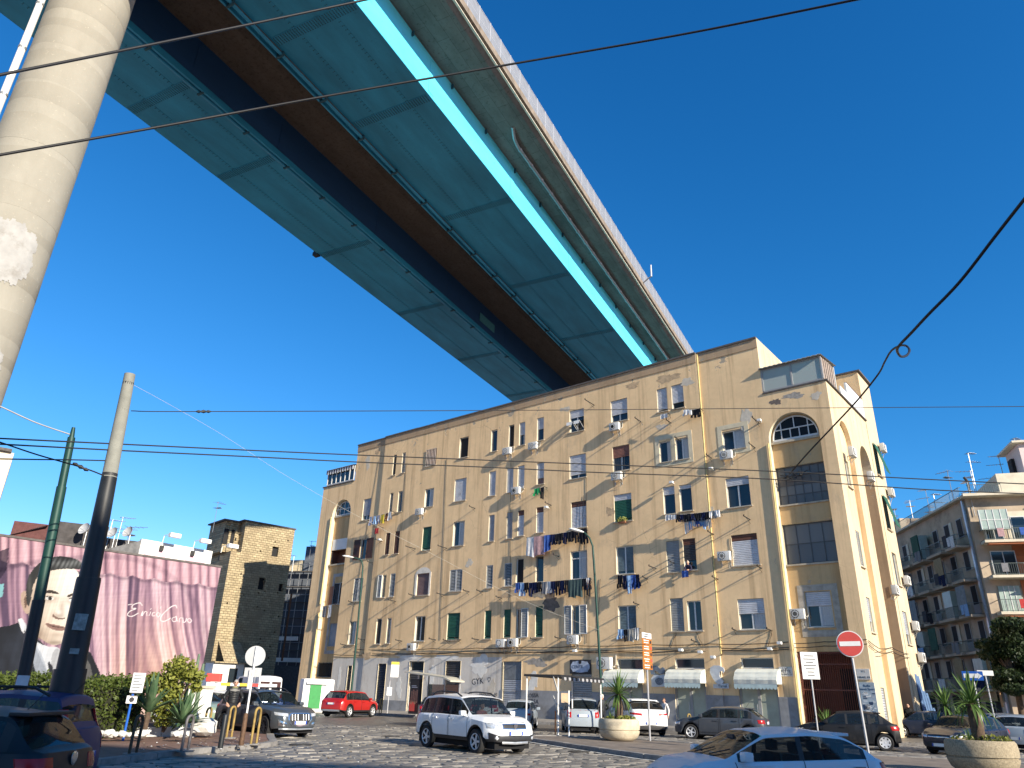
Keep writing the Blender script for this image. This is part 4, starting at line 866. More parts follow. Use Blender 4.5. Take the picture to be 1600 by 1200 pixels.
u, z = fu(951, 1046); aircon(fw(u, PROUD, z), F_RZ, 'big air conditioner beside the lamp post above the left awning', 1.3)
S_RZ = F_RZ + R(90)
def sw_(w, out, z): return F_P + F_D * (-4.1 - out) + F_N * (-w) + Vector((0, 0, z))
for w_, out, z, lab in ((2.6, 0, 16.25, 'air conditioner high under the first arch of the sunlit street side'), (6.6, 0, 15.6, 'air conditioner on the sunlit street side beside the second arch'), (12.0, .02, 19.1, 'air conditioner sticking out at the topmost corner of the street side'),
       (12.0, .02, 15.7, 'air conditioner sticking out below the topmost one on the street side'), (7.9, .0, 8.3, 'air conditioner low in the shaded slot of the street side'), (11.9, .02, 9.4, 'grey air conditioner sticking out halfway up the street side'), (12.0, .02, 6.4, 'air conditioner sticking out low on the street side above the boards'), (12.1, .02, 4.4, 'lowest air conditioner on the street side beside the blue boards')):
 aircon(sw_(w_, out, z), F_RZ + R(90), lab)
# washing on the lines
def garment_mesh(kind, w, h, seed):
 rs = random.Random(seed); nx, nz = 8, 7; b = MB(); ph = rs.uniform(0, 6)
 def outline(s, t_):
  if kind == 'trousers': x = (s - .5) * w * (1 - .12 * t_)
  elif kind == 'shirt': x = (s - .5) * w * (1.0 if t_ < .55 else 1.0 + .55 * min(1, (t_ - .55) / .2))
  elif kind == 'sock': x = (s - .5) * w
  else: x = (s - .5) * w * (1 + .06 * t_)
  return x, -h * t_ * (1 - .06 * math.sin(3.1 * s + ph) * t_)
 for side in (0, 1):
  for k in range(nz + 1):
   for i in range(nx + 1):
    s, t_ = i / nx, k / nz; x, z = outline(s, t_)
    y = .022 * math.sin(s * 12 + ph) * (.35 + t_) + .016 * math.sin(s * 23 + ph * 2) * t_ + .02 * math.sin(t_ * 3 + ph) + (.012 if side else -.012)
    b.v.append((x, y, z))
 n = (nx + 1) * (nz + 1)
 for k in range(nz):
  for i in range(nx):
   if kind == 'trousers' and k >= 2 and i in (3, 4) and (k - 2) / nz > .0 and i == (3 if k % 1 == 0 else 4): continue
   if kind == 'shirt' and k >= nz - 2 and i in (2, 5): continue
   a = k * (nx + 1) + i; q = (a, a + 1, a + nx + 2, a + nx + 1); b.f.append(q[::-1]); b.f.append(tuple(j + n for j in q)); b.m += [0, 0]
 return b
CLOTH = {}
def cloth(c, stripe=None):
 k = (c, stripe)
 if k not in CLOTH:
  t = NT('cloth'); base = (*c, 1)
  if stripe:
   wv = t.new('ShaderNodeTexWave'); wv.bands_direction = 'X'; wv.inputs['Scale'].default_value = 4.5; wv.inputs['Distortion'].default_value = .4; t.l(t.coords(), wv.inputs[0]); t.col(t.ramp(wv.outputs['Fac'], [(.42, base), (.5, (*stripe, 1))]))
  else: t.col(t.ramp(t.noise(6, 5), [(.3, tuple(x * .8 for x in c) + (1,)), (.7, tuple(min(1, x * 1.2) for x in c) + (1,))]))
  t.set(.9, 0, .1); CLOTH[k] = t.mat
 return CLOTH[k]
CK = dict(w=((.66, .65, .64), None), pk=((.40, .26, .27), None), bl=((.05, .11, .36), None), dk=((.014, .015, .02), None), nv=((.012, .018, .055), None), lb=((.25, .40, .62), None), st=((.60, .62, .66), (.06, .13, .36)), ye=((.62, .48, .06), None), br=((.09, .04, .02), None), gn=((.03, .30, .10), None), gg=((.055, .085, .085), None), rd=((.42, .05, .05), None), gy=((.20, .20, .21), None), zb=((.55, .54, .50), (.05, .05, .05)))
CN = dict(w='white', pk='dusty pink', bl='royal blue', dk='black', nv='navy', lb='light blue', st='blue and white striped', ye='yellow', br='dark brown', gn='bright green', gg='grey green', rd='red and white', gy='grey', zb='black and white striped')
CCAT = dict(shirt='shirt', trousers='trousers', towel='towel', sock='sock')
def wash_line(xa, ya, xb, yb, items, where, out=.62, label=None, hgt=.9):
 """cord between two pixels of the facade, garments hung along it: (kind, colour, width, drop)"""
 ua, za = fu(xa, ya, out); ub, zb = fu(xb, yb, out); vb = PROUD if U_STEP_R < ua < U_STEP_L else (-ND if ua > 42.4 else 0)
 o = MB(); n = 8; sag = .07; pts = []
 for k in range(n + 1):
  t_ = k / n; pts.append(Vector((ua + (ub - ua) * t_, out, za + (zb - za) * t_ - sag * 4 * t_ * (1 - t_))))
 o.tube(pts, .012, 5); t = thing('washing_line', label or 'washing line on iron arms ' + where, 'washing line', F_P, F_RZ, 'washing lines across the flats')
 o.build('cord', mat('cord_white', (.5, .5, .48), .8, var=0), t)
 for u, z in ((ua, za), (ub, zb)):
  q = MB(); q.tube([(u, vb - .02, z - .02), (u, out + .05, z + .01)], .02, 6); q.tube([(u, vb, z - .28), (u, out * .7, z)], .012, 5); q.build('line_arm', M_DKMETAL, t)
 tot = sum(i[2] for i in items); L_ = abs(ub - ua); x = 0; gap = max(0.0, (L_ - tot) / max(1, len(items)))
 sgn = 1 if ub > ua else -1
 for k, (kind, ck, w, h) in enumerate(items):
  t_ = (x + w / 2 + gap * .5) / max(L_, 1e-3); x += w + gap; t_ = min(1, t_)
  u = ua + (ub - ua) * t_; z = za + (zb - za) * t_ - sag * 4 * t_ * (1 - t_)
  me = garment_mesh(kind, w, h, k * 7 + int(abs(ua) * 10)).mesh(CCAT[kind], cloth(*CK[ck]), 60)
  g = link(kind, me, None, fw(u, out, z + .01), (0, 0, F_RZ + random.uniform(-.08, .08)))
  same = [i for i, q_ in enumerate(items) if q_[0] == kind and q_[1] == ck]; od = '' if len(same) == 1 else (['first ', 'second ', 'third ', 'fourth ', 'fifth ', 'sixth ', 'seventh ', 'eighth '][same.index(k)])
  tag(g, od + CN[ck] + ' ' + CCAT[kind] + (' from the left ' if od else ' ') + where, CCAT[kind], 'washing ' + where)
S = lambda c, w=.42, h=.75: ('shirt', c, w, h); T = lambda c, w=.40, h=.95: ('trousers', c, w, h); TW = lambda c, w=.55, h=.9: ('towel', c, w, h); K = lambda c, w=.16, h=.35: ('sock', c, w, h)
wash_line(577, 808, 613, 799, [S('st', .36, .8), S('lb', .36, .8), S('st', .36, .8), S('ye', .45, .85), S('br', .25, .75), S('w', .4, .75)], 'under the fifth floor slim windows')
wash_line(584, 825.5, 594, 823, [TW('rd', .5, .55)], 'just below the striped shirts')
wash_line(835, 763, 850, 760, [S('gn', .55, .55), T('dk', .35, .95)], 'under the shutter with mauve lower panel')
wash_line(823, 840, 913, 826, [TW('w', .75, 1.5), TW('pk', 1.0, 1.5), TW('bl', .55, 1.2)] + [S('nv', .40, .85), S('dk', .40, .8), S('dk', .36, .75), T('nv', .36, .85), S('dk', .38, .8), S('dk', .34, .75), T('dk', .34, .9), S('dk', .4, .95), S('dk', .44, 1.1)], 'on the long line with pink blanket')
wash_line(806, 911, 919, 903, [S('bl', .42, .7), S('lb', .42, .95), S('dk', .40, .75), T('nv', .40, 1.0), S('nv', .42, .8), S('dk', .40, .75), TW('gy', .5, .9), S('w', .4, .8), S('nv', .42, .9), T('dk', .38, 1.0), S('nv', .44, 1.0), T('dk', .34, .9), TW('gg', .6, 1.3), TW('gg', .6, 1.25), S('dk', .38, .85), S('nv', .38, .85), S('br', .34, .75), T('dk', .36, 1.25), S('dk', .3, .8), TW('w', .26, .8)], 'on the lowest long line')
wash_line(965, 898, 994, 898, [S('dk', .40, .9), T('nv', .34, .9), T('lb', .34, 1.25), S('bl', .5, .9), S('nv', .45, .8), T('dk', .26, .85)], 'in front of the blue grey inner blind')
wash_line(1040, 805, 1122, 797, [TW('w', .45, .35), TW('w', .35, .3)] + [S(c, .26, .5) for c in ('dk', 'nv', 'dk', 'dk', 'nv', 'dk', 'dk', 'nv', 'dk')] + [K('w', .2, .45), S('zb', .24, .5), S('w', .24, .5), TW('w', .2, .45)], 'on the crowded line by the sunlit yellow edge', .75)
wash_line(1069, 811, 1110, 807, [T('w', .28, .95), T('lb', .30, .75), K('w', .2, .5), S('bl', .32, .5), K('lb', .2, .5), T('lb', .22, .75), K('w', .18, .6), T('w', .22, .75)], 'on the second row under the crowded line', .55)
wash_line(1068, 640, 1094, 638, [S('w', .42, .42), K('w', .2, .4), S('dk', .45, .6), T('dk', .2, .6)], 'beside the top of the sunlit yellow edge')
wash_line(966, 983, 995, 981, [S('lb', .42, .6), T('dk', .3, .8), TW('zb', .42, .8), TW('zb', .42, .75), TW('w', .3, .7)], 'under the lowest blue grey blind')
wash_line(1032, 647, 1043, 645, [TW('w', .55, .3)], 'under the nearly closed top shutter')
wash_line(503, 947, 521, 944, [TW('gy', .6, 1.0), TW('w', .45, 1.1)], 'on the shaded end bay', .45)
u, z = fu(975, 818); fbx = thing('flower_box', 'yellowing potted plant on the sill of the green shutter', 'flower pot', fw(u, PROUD + .12, z), F_RZ)
q = MB(); q.cbox(-.3, .3, -.09, .09, -.02, .18, .02); q.build('pot', mat('terracotta', (.30, .12, .06), .8), fbx)
q = MB()
for i in range(160):
 a = random.uniform(0, 6.28); rr = random.random() ** .5; p = Vector((rr * .42 * math.cos(a), rr * .18 * math.sin(a), .2 + random.uniform(-.18, .28) * (1 - rr * .4))); d1 = Vector((random.gauss(0, 1), random.gauss(0, 1), random.gauss(0, 1))).normalized() * .06; d2 = d1.orthogonal().normalized() * .035
 q.quad(p - d1, p + d2, p + d1, p - d2)
q.build('foliage', mat('potted_leaves', (.20, .22, .05), .8, var=.4, vs=20), fbx)
# shop awnings, signs and plaques
def hang(x, y, off=0.0):
 u, z = fu(x, y); v = (PROUD if U_STEP_R < u < U_STEP_L else 0.0) + .04 + off; return u, v, z
M_AWN = mat('awning_cloth', (.62, .63, .56), .8, var=.10, vs=2, dirt=(.42, .44, .40, 1)); M_VAL = mat('awning_valance', (.40, .50, .50), .8, var=.12, vs=3)
def awning(x0, x1, yt, yb, lab):
 u1, v, zt = hang(x0, yt); u0, _, _ = hang(x1, yt); _, zb = fu((x0 + x1) / 2, yb); t = thing('awning', lab, 'awning', fw((u0 + u1) / 2, v, zb), F_RZ, 'scalloped shop awnings'); hw = (u1 - u0) / 2; H = zt - zb; Pj = .85
 N = 8; prof = [(Pj * math.sin(math.pi / 2 * k / N), .30 + (H - .30) * (math.cos(math.pi / 2 * k / N)) ** .8) for k in range(N + 1)]
 prof = [(p + .03 * math.sin(k * 2.1), z) for k, (p, z) in enumerate(prof)]
 b = MB(); M_ = 10
 for i in range(M_):
  xa, xb = -hw + 2 * hw * i / M_, -hw + 2 * hw * (i + 1) / M_
  for (p0, z0), (p1, z1) in zip(prof, prof[1:]):
   w0 = .006 * math.sin(i * 2.3); w1 = .006 * math.sin((i + 1) * 2.3); b.quad((xb, p0 + w1, z0), (xa, p0 + w0, z0), (xa, p1 + w0, z1), (xb, p1 + w1, z1))
 b.build('cover', M_AWN, t, smooth=50)
 for s in (-hw, hw):
  q = MB(); q.add([(s, 0, .30)] + [(s, p, z) for p, z in prof], [tuple(range(N + 2))]); q.build('side_flap', M_AWN, t)
 q = MB(); n = 12
 for i in range(n):
  xa, xb = -hw + 2 * hw * i / n, -hw + 2 * hw * (i + 1) / n; xm = (xa + xb) / 2; y = Pj + .012
  q.add([(xa, y, .30), (xb, y, .30), (xb, y + .01, .10), (xm + (xb - xm) * .5, y + .012, .03), (xm, y + .012, .0), (xm - (xm - xa) * .5, y + .012, .03), (xa, y + .01, .10)], [(1, 0, 6, 5, 4, 3, 2)])
 q.build('valance', M_VAL, t)
 for z, p in ((.30, Pj), (H * .62, Pj * .74)):
  q = MB(); q.tube([(-hw, 0, .32), (-hw, p, z), (hw, p, z), (hw, 0, .32)], .018, 5); q.build('awning_rib', M_METAL, t)
awning(953, 1008, 1046, 1075, 'scalloped cream awning behind the column of orange signs'); awning(1049, 1104, 1046, 1076, 'scalloped cream awning between the two cut-out shop signs'); awning(1154, 1220, 1045, 1078, 'scalloped cream awning closest to the red gate')
def text_mesh(s, size, depth=.004, align='CENTER'):
 cu = bpy.data.curves.new('lettering', 'FONT'); cu.body = s; cu.size = size; cu.align_x = align; cu.align_y = 'CENTER'; cu.extrude = depth; cu.resolution_u = 2
 ob = bpy.data.objects.new('lettering_tmp', cu); COL.objects.link(ob); dg = bpy.context.evaluated_depsgraph_get(); me = bpy.data.meshes.new_from_object(ob.evaluated_get(dg)); bpy.data.objects.remove(ob); bpy.data.curves.remove(cu); return me
UPF = Matrix(((-1, 0, 0, 0), (0, 0, 1, 0), (0, 1, 0, 0), (0, 0, 0, 1)))
def letter(par, s, size, x, y, z, m, bold=0, depth=.004):
 me = text_mesh(s, size, depth); me.transform(UPF); me.materials.clear(); me.materials.append(m); me.transform(Matrix.Translation((x, y, z))); return link('lettering', me, par)
M_INK = mat('black_lettering', (.02, .02, .025), .6, var=0); M_MARBLE = mat('marble_plaque', (.58, .56, .52), .5, var=.1, vs=5)
def plaque(x0, y0, x1, y1, name, lab, cat, m, lines, ink=M_INK, depth=.05, rim=None):
 u1, v, z1 = hang(x0, y0); u0, _, z0 = hang(x1, y1); t = thing(name, lab, cat, fw((u0 + u1) / 2, v, (z0 + z1) / 2), F_RZ); hw, hh = abs(u1 - u0) / 2, abs(z1 - z0) / 2
 b = MB(); b.cbox(-hw, hw, -.03, depth - .03, -hh, hh, .008); b.build('plate', m, t)
 for s, sz, zz_ in lines: letter(t, s, sz, 0, depth - .027, zz_ * hh, ink)
 return t, hw, hh
plaque(1217, 1042, 1240, 1057, 'street_plaque', 'marble street plaque between the awning and the red gate', 'street sign', M_MARBLE, [('I V\u00ba', .22, .58), ('PETTE', .22, .02), ('MI EMO DI', .14, -.6)])
plaque(1338, 1045, 1361, 1062, 'street_plaque', 'marble street plaque on the corner pier above the poster', 'street sign', M_MARBLE, [('V I', .16, .5), ('MIRAEL DI', .14, -.6)])
t, hw, hh = plaque(893, 1031, 926, 1053, 'shop_sign', 'dark framed shop sign with pale scrolled plate and lettering', 'shop sign', mat('sign_black', (.02, .02, .024), .5, var=0), [], depth=.08)
q = MB(); N = 40; q.add([(hw * .86 * math.copysign(abs(math.cos(a)) ** .55, math.cos(a)) * (1 + .05 * math.cos(6 * a)), .055, hh * .80 * math.copysign(abs(math.sin(a)) ** .55, math.sin(a)) * (1 + .06 * math.cos(8 * a))) for a in [2 * math.pi * k / N for k in range(N)]], [tuple(reversed(range(N)))]); q.build('scroll_plate', mat('sign_plate_pale', (.34, .40, .50), .5, var=.25, vs=3), t)
letter(t, 'CENTR', .30, .22, .06, -.02, mat('sign_ink_blue', (.05, .07, .12), .6, var=0)); q = MB(); q.lathe([(0, .058), (.13, .058), (.13, .07), (0, .07)], 16, M=Matrix.Translation((0, 0, .30)) @ Matrix.Rotation(R(-90), 4, 'X')); q.build('emblem', M_INK, t)
M_CUT = mat('cutout_sign_grey', (.50, .53, .56), .45, var=.15, vs=3); M_CUT2 = mat('cutout_sign_dark', (.14, .17, .21), .5, var=.2)
u1, v, z1 = hang(1019, 1040); u0, _, z0 = hang(1046, 1074); t = thing('shop_sign', 'cut-out shop sign with a swirl standing on a scribbled board', 'shop sign', fw((u0 + u1) / 2, v, (z0 + z1) / 2), F_RZ); w2, h2 = abs(u1 - u0) / 2, abs(z1 - z0) / 2
def cut(par, poly, y0, y1, m, name='cutout'):
 b = MB(); b.prism(poly, lambda a, c: (-a * w2, y0, c * h2), lambda a, c: (-a * w2, y1, c * h2)); return b.build(name, m, par, recalc=True)
cut(t, [(-1, -1), (1, -.92), (.98, -.1), (.6, .18), (0, .1), (-.55, .2), (-1, -.2)], -.03, .03, M_CUT, 'board')
cut(t, [(-1.0, .15), (-1.05, .7), (-.7, .98), (-.1, .9), (.25, .62), (.45, .85), (.75, .7), (.62, .25), (.1, .2), (-.2, .45), (-.55, .5), (-.5, .2), (.0, .16)], -.02, .05, M_CUT2, 'swirl')
for k in range(16):
 a = k * 2.399; r = .08 + .045 * k; q = MB(); q.tube([(w2 * .55 * math.cos(a + i * .6) * r * 1.2, .036, -h2 * .45 + h2 * .42 * math.sin(a + i * .6) * r * 1.15) for i in range(5)], .018, 5); q.build('scribble', M_CUT2, t)
u1, v, z1 = hang(1111, 1040); u0, _, z0 = hang(1141, 1076); t = thing('shop_sign', 'cut-out shop sign bent like a boot above a dark name strip', 'shop sign', fw((u0 + u1) / 2, v, (z0 + z1) / 2), F_RZ); w2, h2 = abs(u1 - u0) / 2, abs(z1 - z0) / 2
cut(t, [(-1, .35), (-.92, .82), (-.5, 1), (.1, 1), (.6, .8), (.68, .5), (.5, .32), (.42, .5), (.1, .45), (.05, .05), (.5, -.4), (.3, -.62), (-.3, -.62), (-.7, -.2)], -.02, .05, M_CUT, 'cutout')
cut(t, [(-.75, -.66), (1, -.55), (1, -1), (-.75, -1)], -.03, .035, M_CUT, 'name_strip'); letter(t, 'Yamal', .24, -.18, .04, -h2 * .8, M_INK)
t, hw, hh = plaque(1342, 1066, 1374, 1118, 'poster_board', 'pale wall board crowded with blue print beside the red gate', 'poster', mat('poster_board_blue', (.33, .40, .45), .7, var=.2, vs=4), [('Bolla', .18, .78), ('buoni Sport', .17, .58)], mat('poster_ink', (.03, .06, .12), .7, var=0))
for i in range(46):
 q = MB(); x, z = random.uniform(-.85, .85) * hw, random.uniform(-.9, .38) * hh; s = random.uniform(.03, .13); q.box(x - s, x + s, .021, .024, z - s * .35, z + s * random.uniform(.2, .7)); q.build('print_block', random.choice([mat('poster_ink', (.03, .06, .12)), M_WHITEPL, mat('poster_white', (.55, .58, .6))]), t)
def graffiti(x, y, s, size, lab, tilt=0):
 u, v, z = hang(x, y, .0); me = text_mesh(s, size, .003); me.transform(Matrix.Shear('XY', 4, (.0, .0)) if False else Matrix.Rotation(tilt, 4, 'Z')); me.transform(UPF); me.materials.clear(); me.materials.append(M_INK)
 o = link('graffiti', me, flats, (u, v - (.036 if z > 1.95 else 0), z)); return o
GFF = [(748, 1065, 'GYK', .62, .1), (766, 1063, '\u2661', .5, 0), (834, 1087, 'ROSSA', .38, .05), (834, 1096, 'VERSA', .4, -.03), (840, 1103, 'tn', .42, .1), (765, 1085, 'NOSOMA -90', .3, 0)]
for g_ in GFF: graffiti(g_[0], g_[1], g_[2], g_[3], '', g_[4])
# mural wall, stone tower, houses behind
MW_R = at_dist(345, 887, 45.0); mzt = MW_R.z; MW_AZ = R(44.0); m_d = Vector((math.sin(MW_AZ), math.cos(MW_AZ), 0)); m_n = Vector((m_d.y, -m_d.x, 0))
m0 = Vector((MW_R.x, MW_R.y, 0)); ML = 15.0
mw = thing('mural_wall', 'wall end painted with a dark haired man before pink curtains', 'wall', m0, math.atan2(m_d.y, m_d.x))
def mpx(x, y):
 P = on_plane(x, y, m0, m_n); return (P - m0).dot(m_d), P.z
NXm, NZm = 420, 250; zb_, zt_ = .2, mzt + .0
ux = np.linspace(-ML, 0, NXm); zz_ = np.linspace(zb_, zt_, NZm); UX, ZZ = np.meshgrid(ux, zz_)
P3 = np.stack([m0.x + UX * m_d.x, m0.y + UX * m_d.y, ZZ - EYE], -1)
zc = P3 @ np.array(C_F); IX = 800 + FPX * (P3 @ np.array(C_R)) / zc; IY = 600 - FPX * (P3 @ np.array(C_U)) / zc
def lin(r, g, b): return np.array(srgb(r, g, b)[:3])
img = np.zeros((NZm, NXm, 3)) + lin(172, 128, 152)
def nz1(x, s): 
 r_ = np.random.default_rng(s); k = r_.uniform(-1, 1, 4096); i = np.floor(x).astype(int); f = x - i; f = f * f * (3 - 2 * f); return k[i % 4096] * (1 - f) + k[(i + 1) % 4096] * f
top = 838 + IX * .142; hgt = (1072 - top); tv = (IY - top) / hgt
warp = IX + 5 * nz1(tv * 2.2 + 7, 1) * tv + 26 * (tv ** 1.6) * nz1(IX / 42, 2)
fold = nz1(warp / 6.0, 3) * .62 + nz1(warp / 13.0 + 100, 4) * .5 + nz1(warp / 2.6 + tv * 2, 5) * .32 + .3 * nz1(warp / 5 + tv * 4, 15) * nz1(tv * 5, 16)
fold = np.clip(fold * .8 + .5, 0, 1)
def ramp3(f, stops):
 out = np.zeros(f.shape + (3,)); xs = [s[0] for s in stops]
 for c_ in range(3): out[..., c_] = np.interp(f, xs, [s[1][c_] for s in stops])
 return out
purple = ramp3(fold, [(0, lin(88, 62, 98)), (.3, lin(140, 98, 128)), (.6, lin(186, 138, 162)), (1, lin(222, 182, 196))])
warm = ramp3(fold, [(0, lin(112, 74, 92)), (.35, lin(176, 122, 122)), (.7, lin(222, 172, 150)), (1, lin(240, 206, 190))])
wm = np.clip((tv - .30) * 1.7, 0, 1) * np.clip((IX - 150) / 40, 0, 1) * (.55 + .45 * nz1(IX / 38, 9)); wm = np.clip(wm, 0, 1)[..., None]
img = purple * (1 - wm) + warm * wm
pel = tv < .155 + .02 * np.abs(np.sin(IX / 11.0)); sc = np.abs(np.sin(IX / 5.2 + .9 * np.sin(IX / 17)));
pc = ramp3(np.clip(sc * .9 + .2 * nz1(IX / 5, 12) + .1, 0, 1), [(0, lin(110, 74, 98)), (.4, lin(180, 124, 146)), (1, lin(228, 176, 190))]); img = np.where(pel[..., None], pc, img)
edge = np.clip(1 - np.abs(tv - .168 - .02 * np.abs(np.sin(IX / 11.0))) / .022, 0, 1)[..., None]; img = img * (1 - .6 * edge) + lin(88, 60, 88) * .6 * edge
def inpoly(poly):
 x, y = IX, IY; c = np.zeros(x.shape, bool); n = len(poly)
 for i in range(n):
  x1, y1 = poly[i]; x2, y2 = poly[(i + 1) % n]
  if y1 == y2: continue
  c ^= ((y1 > y) != (y2 > y)) & (x < (x2 - x1) * (y - y1) / (y2 - y1) + x1)
 return c
def smoothpoly(poly, it=2):
 for _ in range(it):
  q = []
  for i in range(len(poly)):
   a, b = poly[i], poly[(i + 1) % len(poly)]; q += [(a[0] * .75 + b[0] * .25, a[1] * .75 + b[1] * .25), (a[0] * .25 + b[0] * .75, a[1] * .25 + b[1] * .75)]
  poly = q
 return poly
def fill(poly, col, sm=2, a=1.0):
 m_ = inpoly(smoothpoly(poly, sm) if sm else poly)[..., None]
 c_ = col if isinstance(col, np.ndarray) and col.ndim == 3 else np.zeros_like(img) + (lin(*col) if isinstance(col, tuple) else col)
 globals()['img'] = np.where(m_, img * (1 - a) + c_ * a, img)
def soft(cx, cy, rx, ry, col, a, rot=0):
 dx, dy = IX - cx, IY - cy; c_, s_ = math.cos(rot), math.sin(rot); u = (dx * c_ + dy * s_) / rx; v = (-dx * s_ + dy * c_) / ry
 w = (np.exp(-(u * u + v * v) * 1.2) * a)[..., None]; globals()['img'] = img * (1 - w) + lin(*col) * w
fill([(-60, 985), (8, 980), (36, 970), (60, 1000), (92, 1030), (112, 1016), (122, 1000), (150, 1030), (172, 1110), (-60, 1110)], (22, 28, 40), 1)
fill([(118, 1022), (138, 1026), (150, 1080), (118, 1080)], (92, 92, 92), 1)
for k in range(40): soft(random.uniform(-20, 60), random.uniform(990, 1060), random.uniform(3, 9), random.uniform(8, 22), (40, 50, 68), .5, random.uniform(-.6, .3))
fill([(26, 968), (36, 965), (50, 1000), (80, 1064), (108, 1064), (100, 1030), (96, 1012), (70, 1010), (46, 996)], (205, 212, 222), 1)
fill([(46, 998), (60, 1012), (72, 1040), (76, 1064), (60, 1064), (48, 1024)], (160, 172, 190), 1, .8)
fill([(84, 1012), (98, 1016), (104, 1066), (76, 1066), (78, 1040)], (172, 176, 184), 1); fill([(74, 1030), (84, 1044), (82, 1058), (76, 1052)], (40, 44, 56), 1)
fill([(28, 968), (34, 966), (38, 990), (34, 986)], (225, 228, 234), 0)
fill([(46, 985), (62, 1000), (96, 1006), (104, 985), (100, 960), (50, 960)], (150, 122, 98), 1)
face = [(44, 905), (50, 892), (72, 886), (100, 884), (122, 890), (130, 920), (128, 960), (120, 985), (104, 1001), (86, 1010), (66, 1001), (52, 985), (44, 960), (40, 930)]
fx = (IX - 44) / 86; shade = np.clip(.30 + .9 * fx - .25 * np.clip((IY - 960) / 50, 0, 1), 0, 1)
fill(face, ramp3(shade, [(0, lin(142, 118, 98)), (.35, lin(196, 172, 148)), (.7, lin(232, 216, 196)), (1, lin(246, 238, 226))]), 2)
fill([(34, 922), (44, 925), (45, 960), (38, 958), (31, 940)], (190, 158, 136), 2); fill([(37, 930), (42, 934), (42, 950), (38, 950)], (120, 90, 74), 1)
fill([(40, 930), (42, 905), (52, 888), (66, 876), (90, 868), (114, 871), (130, 880), (128, 891), (104, 888), (76, 892), (58, 900), (50, 920), (47, 948), (42, 946)], (48, 50, 52), 2)
for k in range(9): soft(70 + 7 * k, 880 - 2 * math.sin(k), 2.2, 8, (150, 156, 158), .55, .5)
soft(46, 915, 3, 18, (96, 98, 96), .5)
fill([(64, 926), (76, 921), (90, 925), (92, 929), (76, 926), (66, 930)], (60, 50, 44), 1); fill([(104, 930), (116, 926), (128, 930), (128, 934), (114, 930), (106, 934)], (70, 58, 50), 1)
for ex, ey in ((78, 935), (114, 938)):
 soft(ex, ey + 1, 12, 6, (150, 124, 106), .7); fill([(ex - 9, ey), (ex - 2, ey - 4), (ex + 8, ey), (ex, ey + 4)], (232, 230, 226), 1); fill([(ex - 3, ey - 3), (ex + 3, ey - 3), (ex + 3, ey + 3), (ex - 3, ey + 3)], (46, 40, 36), 1); fill([(ex - 10, ey - 1), (ex - 2, ey - 5), (ex + 9, ey - 1), (ex, ey - 3)], (70, 58, 50), 1)
soft(96, 950, 5, 14, (178, 150, 128), .55); soft(90, 961, 10, 5, (150, 120, 100), .65); fill([(82, 958), (86, 963), (94, 966), (102, 965), (100, 968), (88, 968), (81, 963)], (128, 98, 82), 1); soft(92, 957, 4, 4, (250, 244, 236), .7)
fill([(70, 973), (86, 976), (104, 980), (100, 986), (84, 985), (72, 978)], (150, 110, 98), 1); fill([(68, 973), (86, 979), (105, 980), (86, 981)], (82, 56, 48), 1)
soft(90, 992, 12, 4, (176, 148, 126), .5); soft(54, 965, 8, 24, (134, 108, 90), .55); soft(58, 990, 14, 8, (120, 96, 80), .55); soft(86, 1004, 16, 4, (110, 88, 72), .6)
def stroke(pts, w, col=(246, 236, 238)):
 P = []
 for i in range(len(pts) - 1):
  p0 = pts[max(0, i - 1)]; p1 = pts[i]; p2 = pts[i + 1]; p3 = pts[min(len(pts) - 1, i + 2)]
  for k in range(8):
   t_ = k / 8; P.append(tuple(.5 * (2 * b + (-a + c_) * t_ + (2 * a - 5 * b + 4 * c_ - d_) * t_ ** 2 + (-a + 3 * b - 3 * c_ + d_) * t_ ** 3) for a, b, c_, d_ in zip(p0, p1, p2, p3)))
 P.append(pts[-1]); best = np.full(IX.shape, 1e9)
 for (xa, ya), (xb, yb) in zip(P, P[1:]):
  dx, dy = xb - xa, yb - ya; L2 = dx * dx + dy * dy + 1e-6; t_ = np.clip(((IX - xa) * dx + (IY - ya) * dy) / L2, 0, 1); best = np.minimum(best, np.hypot(IX - xa - t_ * dx, IY - ya - t_ * dy))
 a = np.clip((w * .62 - best) / .5 + .5, 0, 1)[..., None]; globals()['img'] = img * (1 - a) + lin(*col) * a
for pts, w in (([(222, 946), (218, 942), (208, 945), (206, 950), (212, 951), (203, 955), (199, 961), (206, 963), (216, 958)], 1.0), ([(200, 945), (206, 944)], .8), ([(220, 962), (223, 955), (222, 962), (226, 956), (229, 956), (229, 962)], .8), ([(233, 962), (235, 956)], .8), ([(235, 952), (236, 951)], .8), ([(242, 957), (238, 958), (238, 962), (242, 962)], .8), ([(247, 957), (244, 960), (247, 964), (250, 960), (247, 957)], .8), ([(251, 948), (250, 951)], .8),
      ([(276, 950), (274, 946), (266, 949), (254, 960), (250, 968), (256, 971), (266, 966)], 1.0), ([(274, 964), (269, 966), (270, 971), (275, 970), (275, 963), (277, 971)], .8), ([(280, 972), (281, 966), (285, 966)], .8), ([(286, 966), (286, 972), (290, 971), (291, 966)], .8), ([(296, 966), (292, 969), (296, 973), (299, 970), (296, 966)], .8)): stroke(pts, w)
fill([(-20, 868), (14, 856), (10, 890), (0, 905), (-20, 910)], (44, 30, 60), 0, .85); fill([(-20, 915), (6, 912), (4, 932), (-20, 940)], (110, 205, 215), 0, .8)  # dark blob at the left edge is a cast shadow put into the colours
img *= (1 + .10 * np.clip(nz1(IX / 2.1 + IY / 7, 30), -1, 1) + .05 * nz1(IY / 2.3 + IX / 30, 31))[..., None]
mb_ = MB(); mb_.v = [(float(a), .0, float(b)) for a, b in zip(UX.ravel(), ZZ.ravel())]
mb_.v = [(a, -.02, b) for a, _, b in mb_.v]
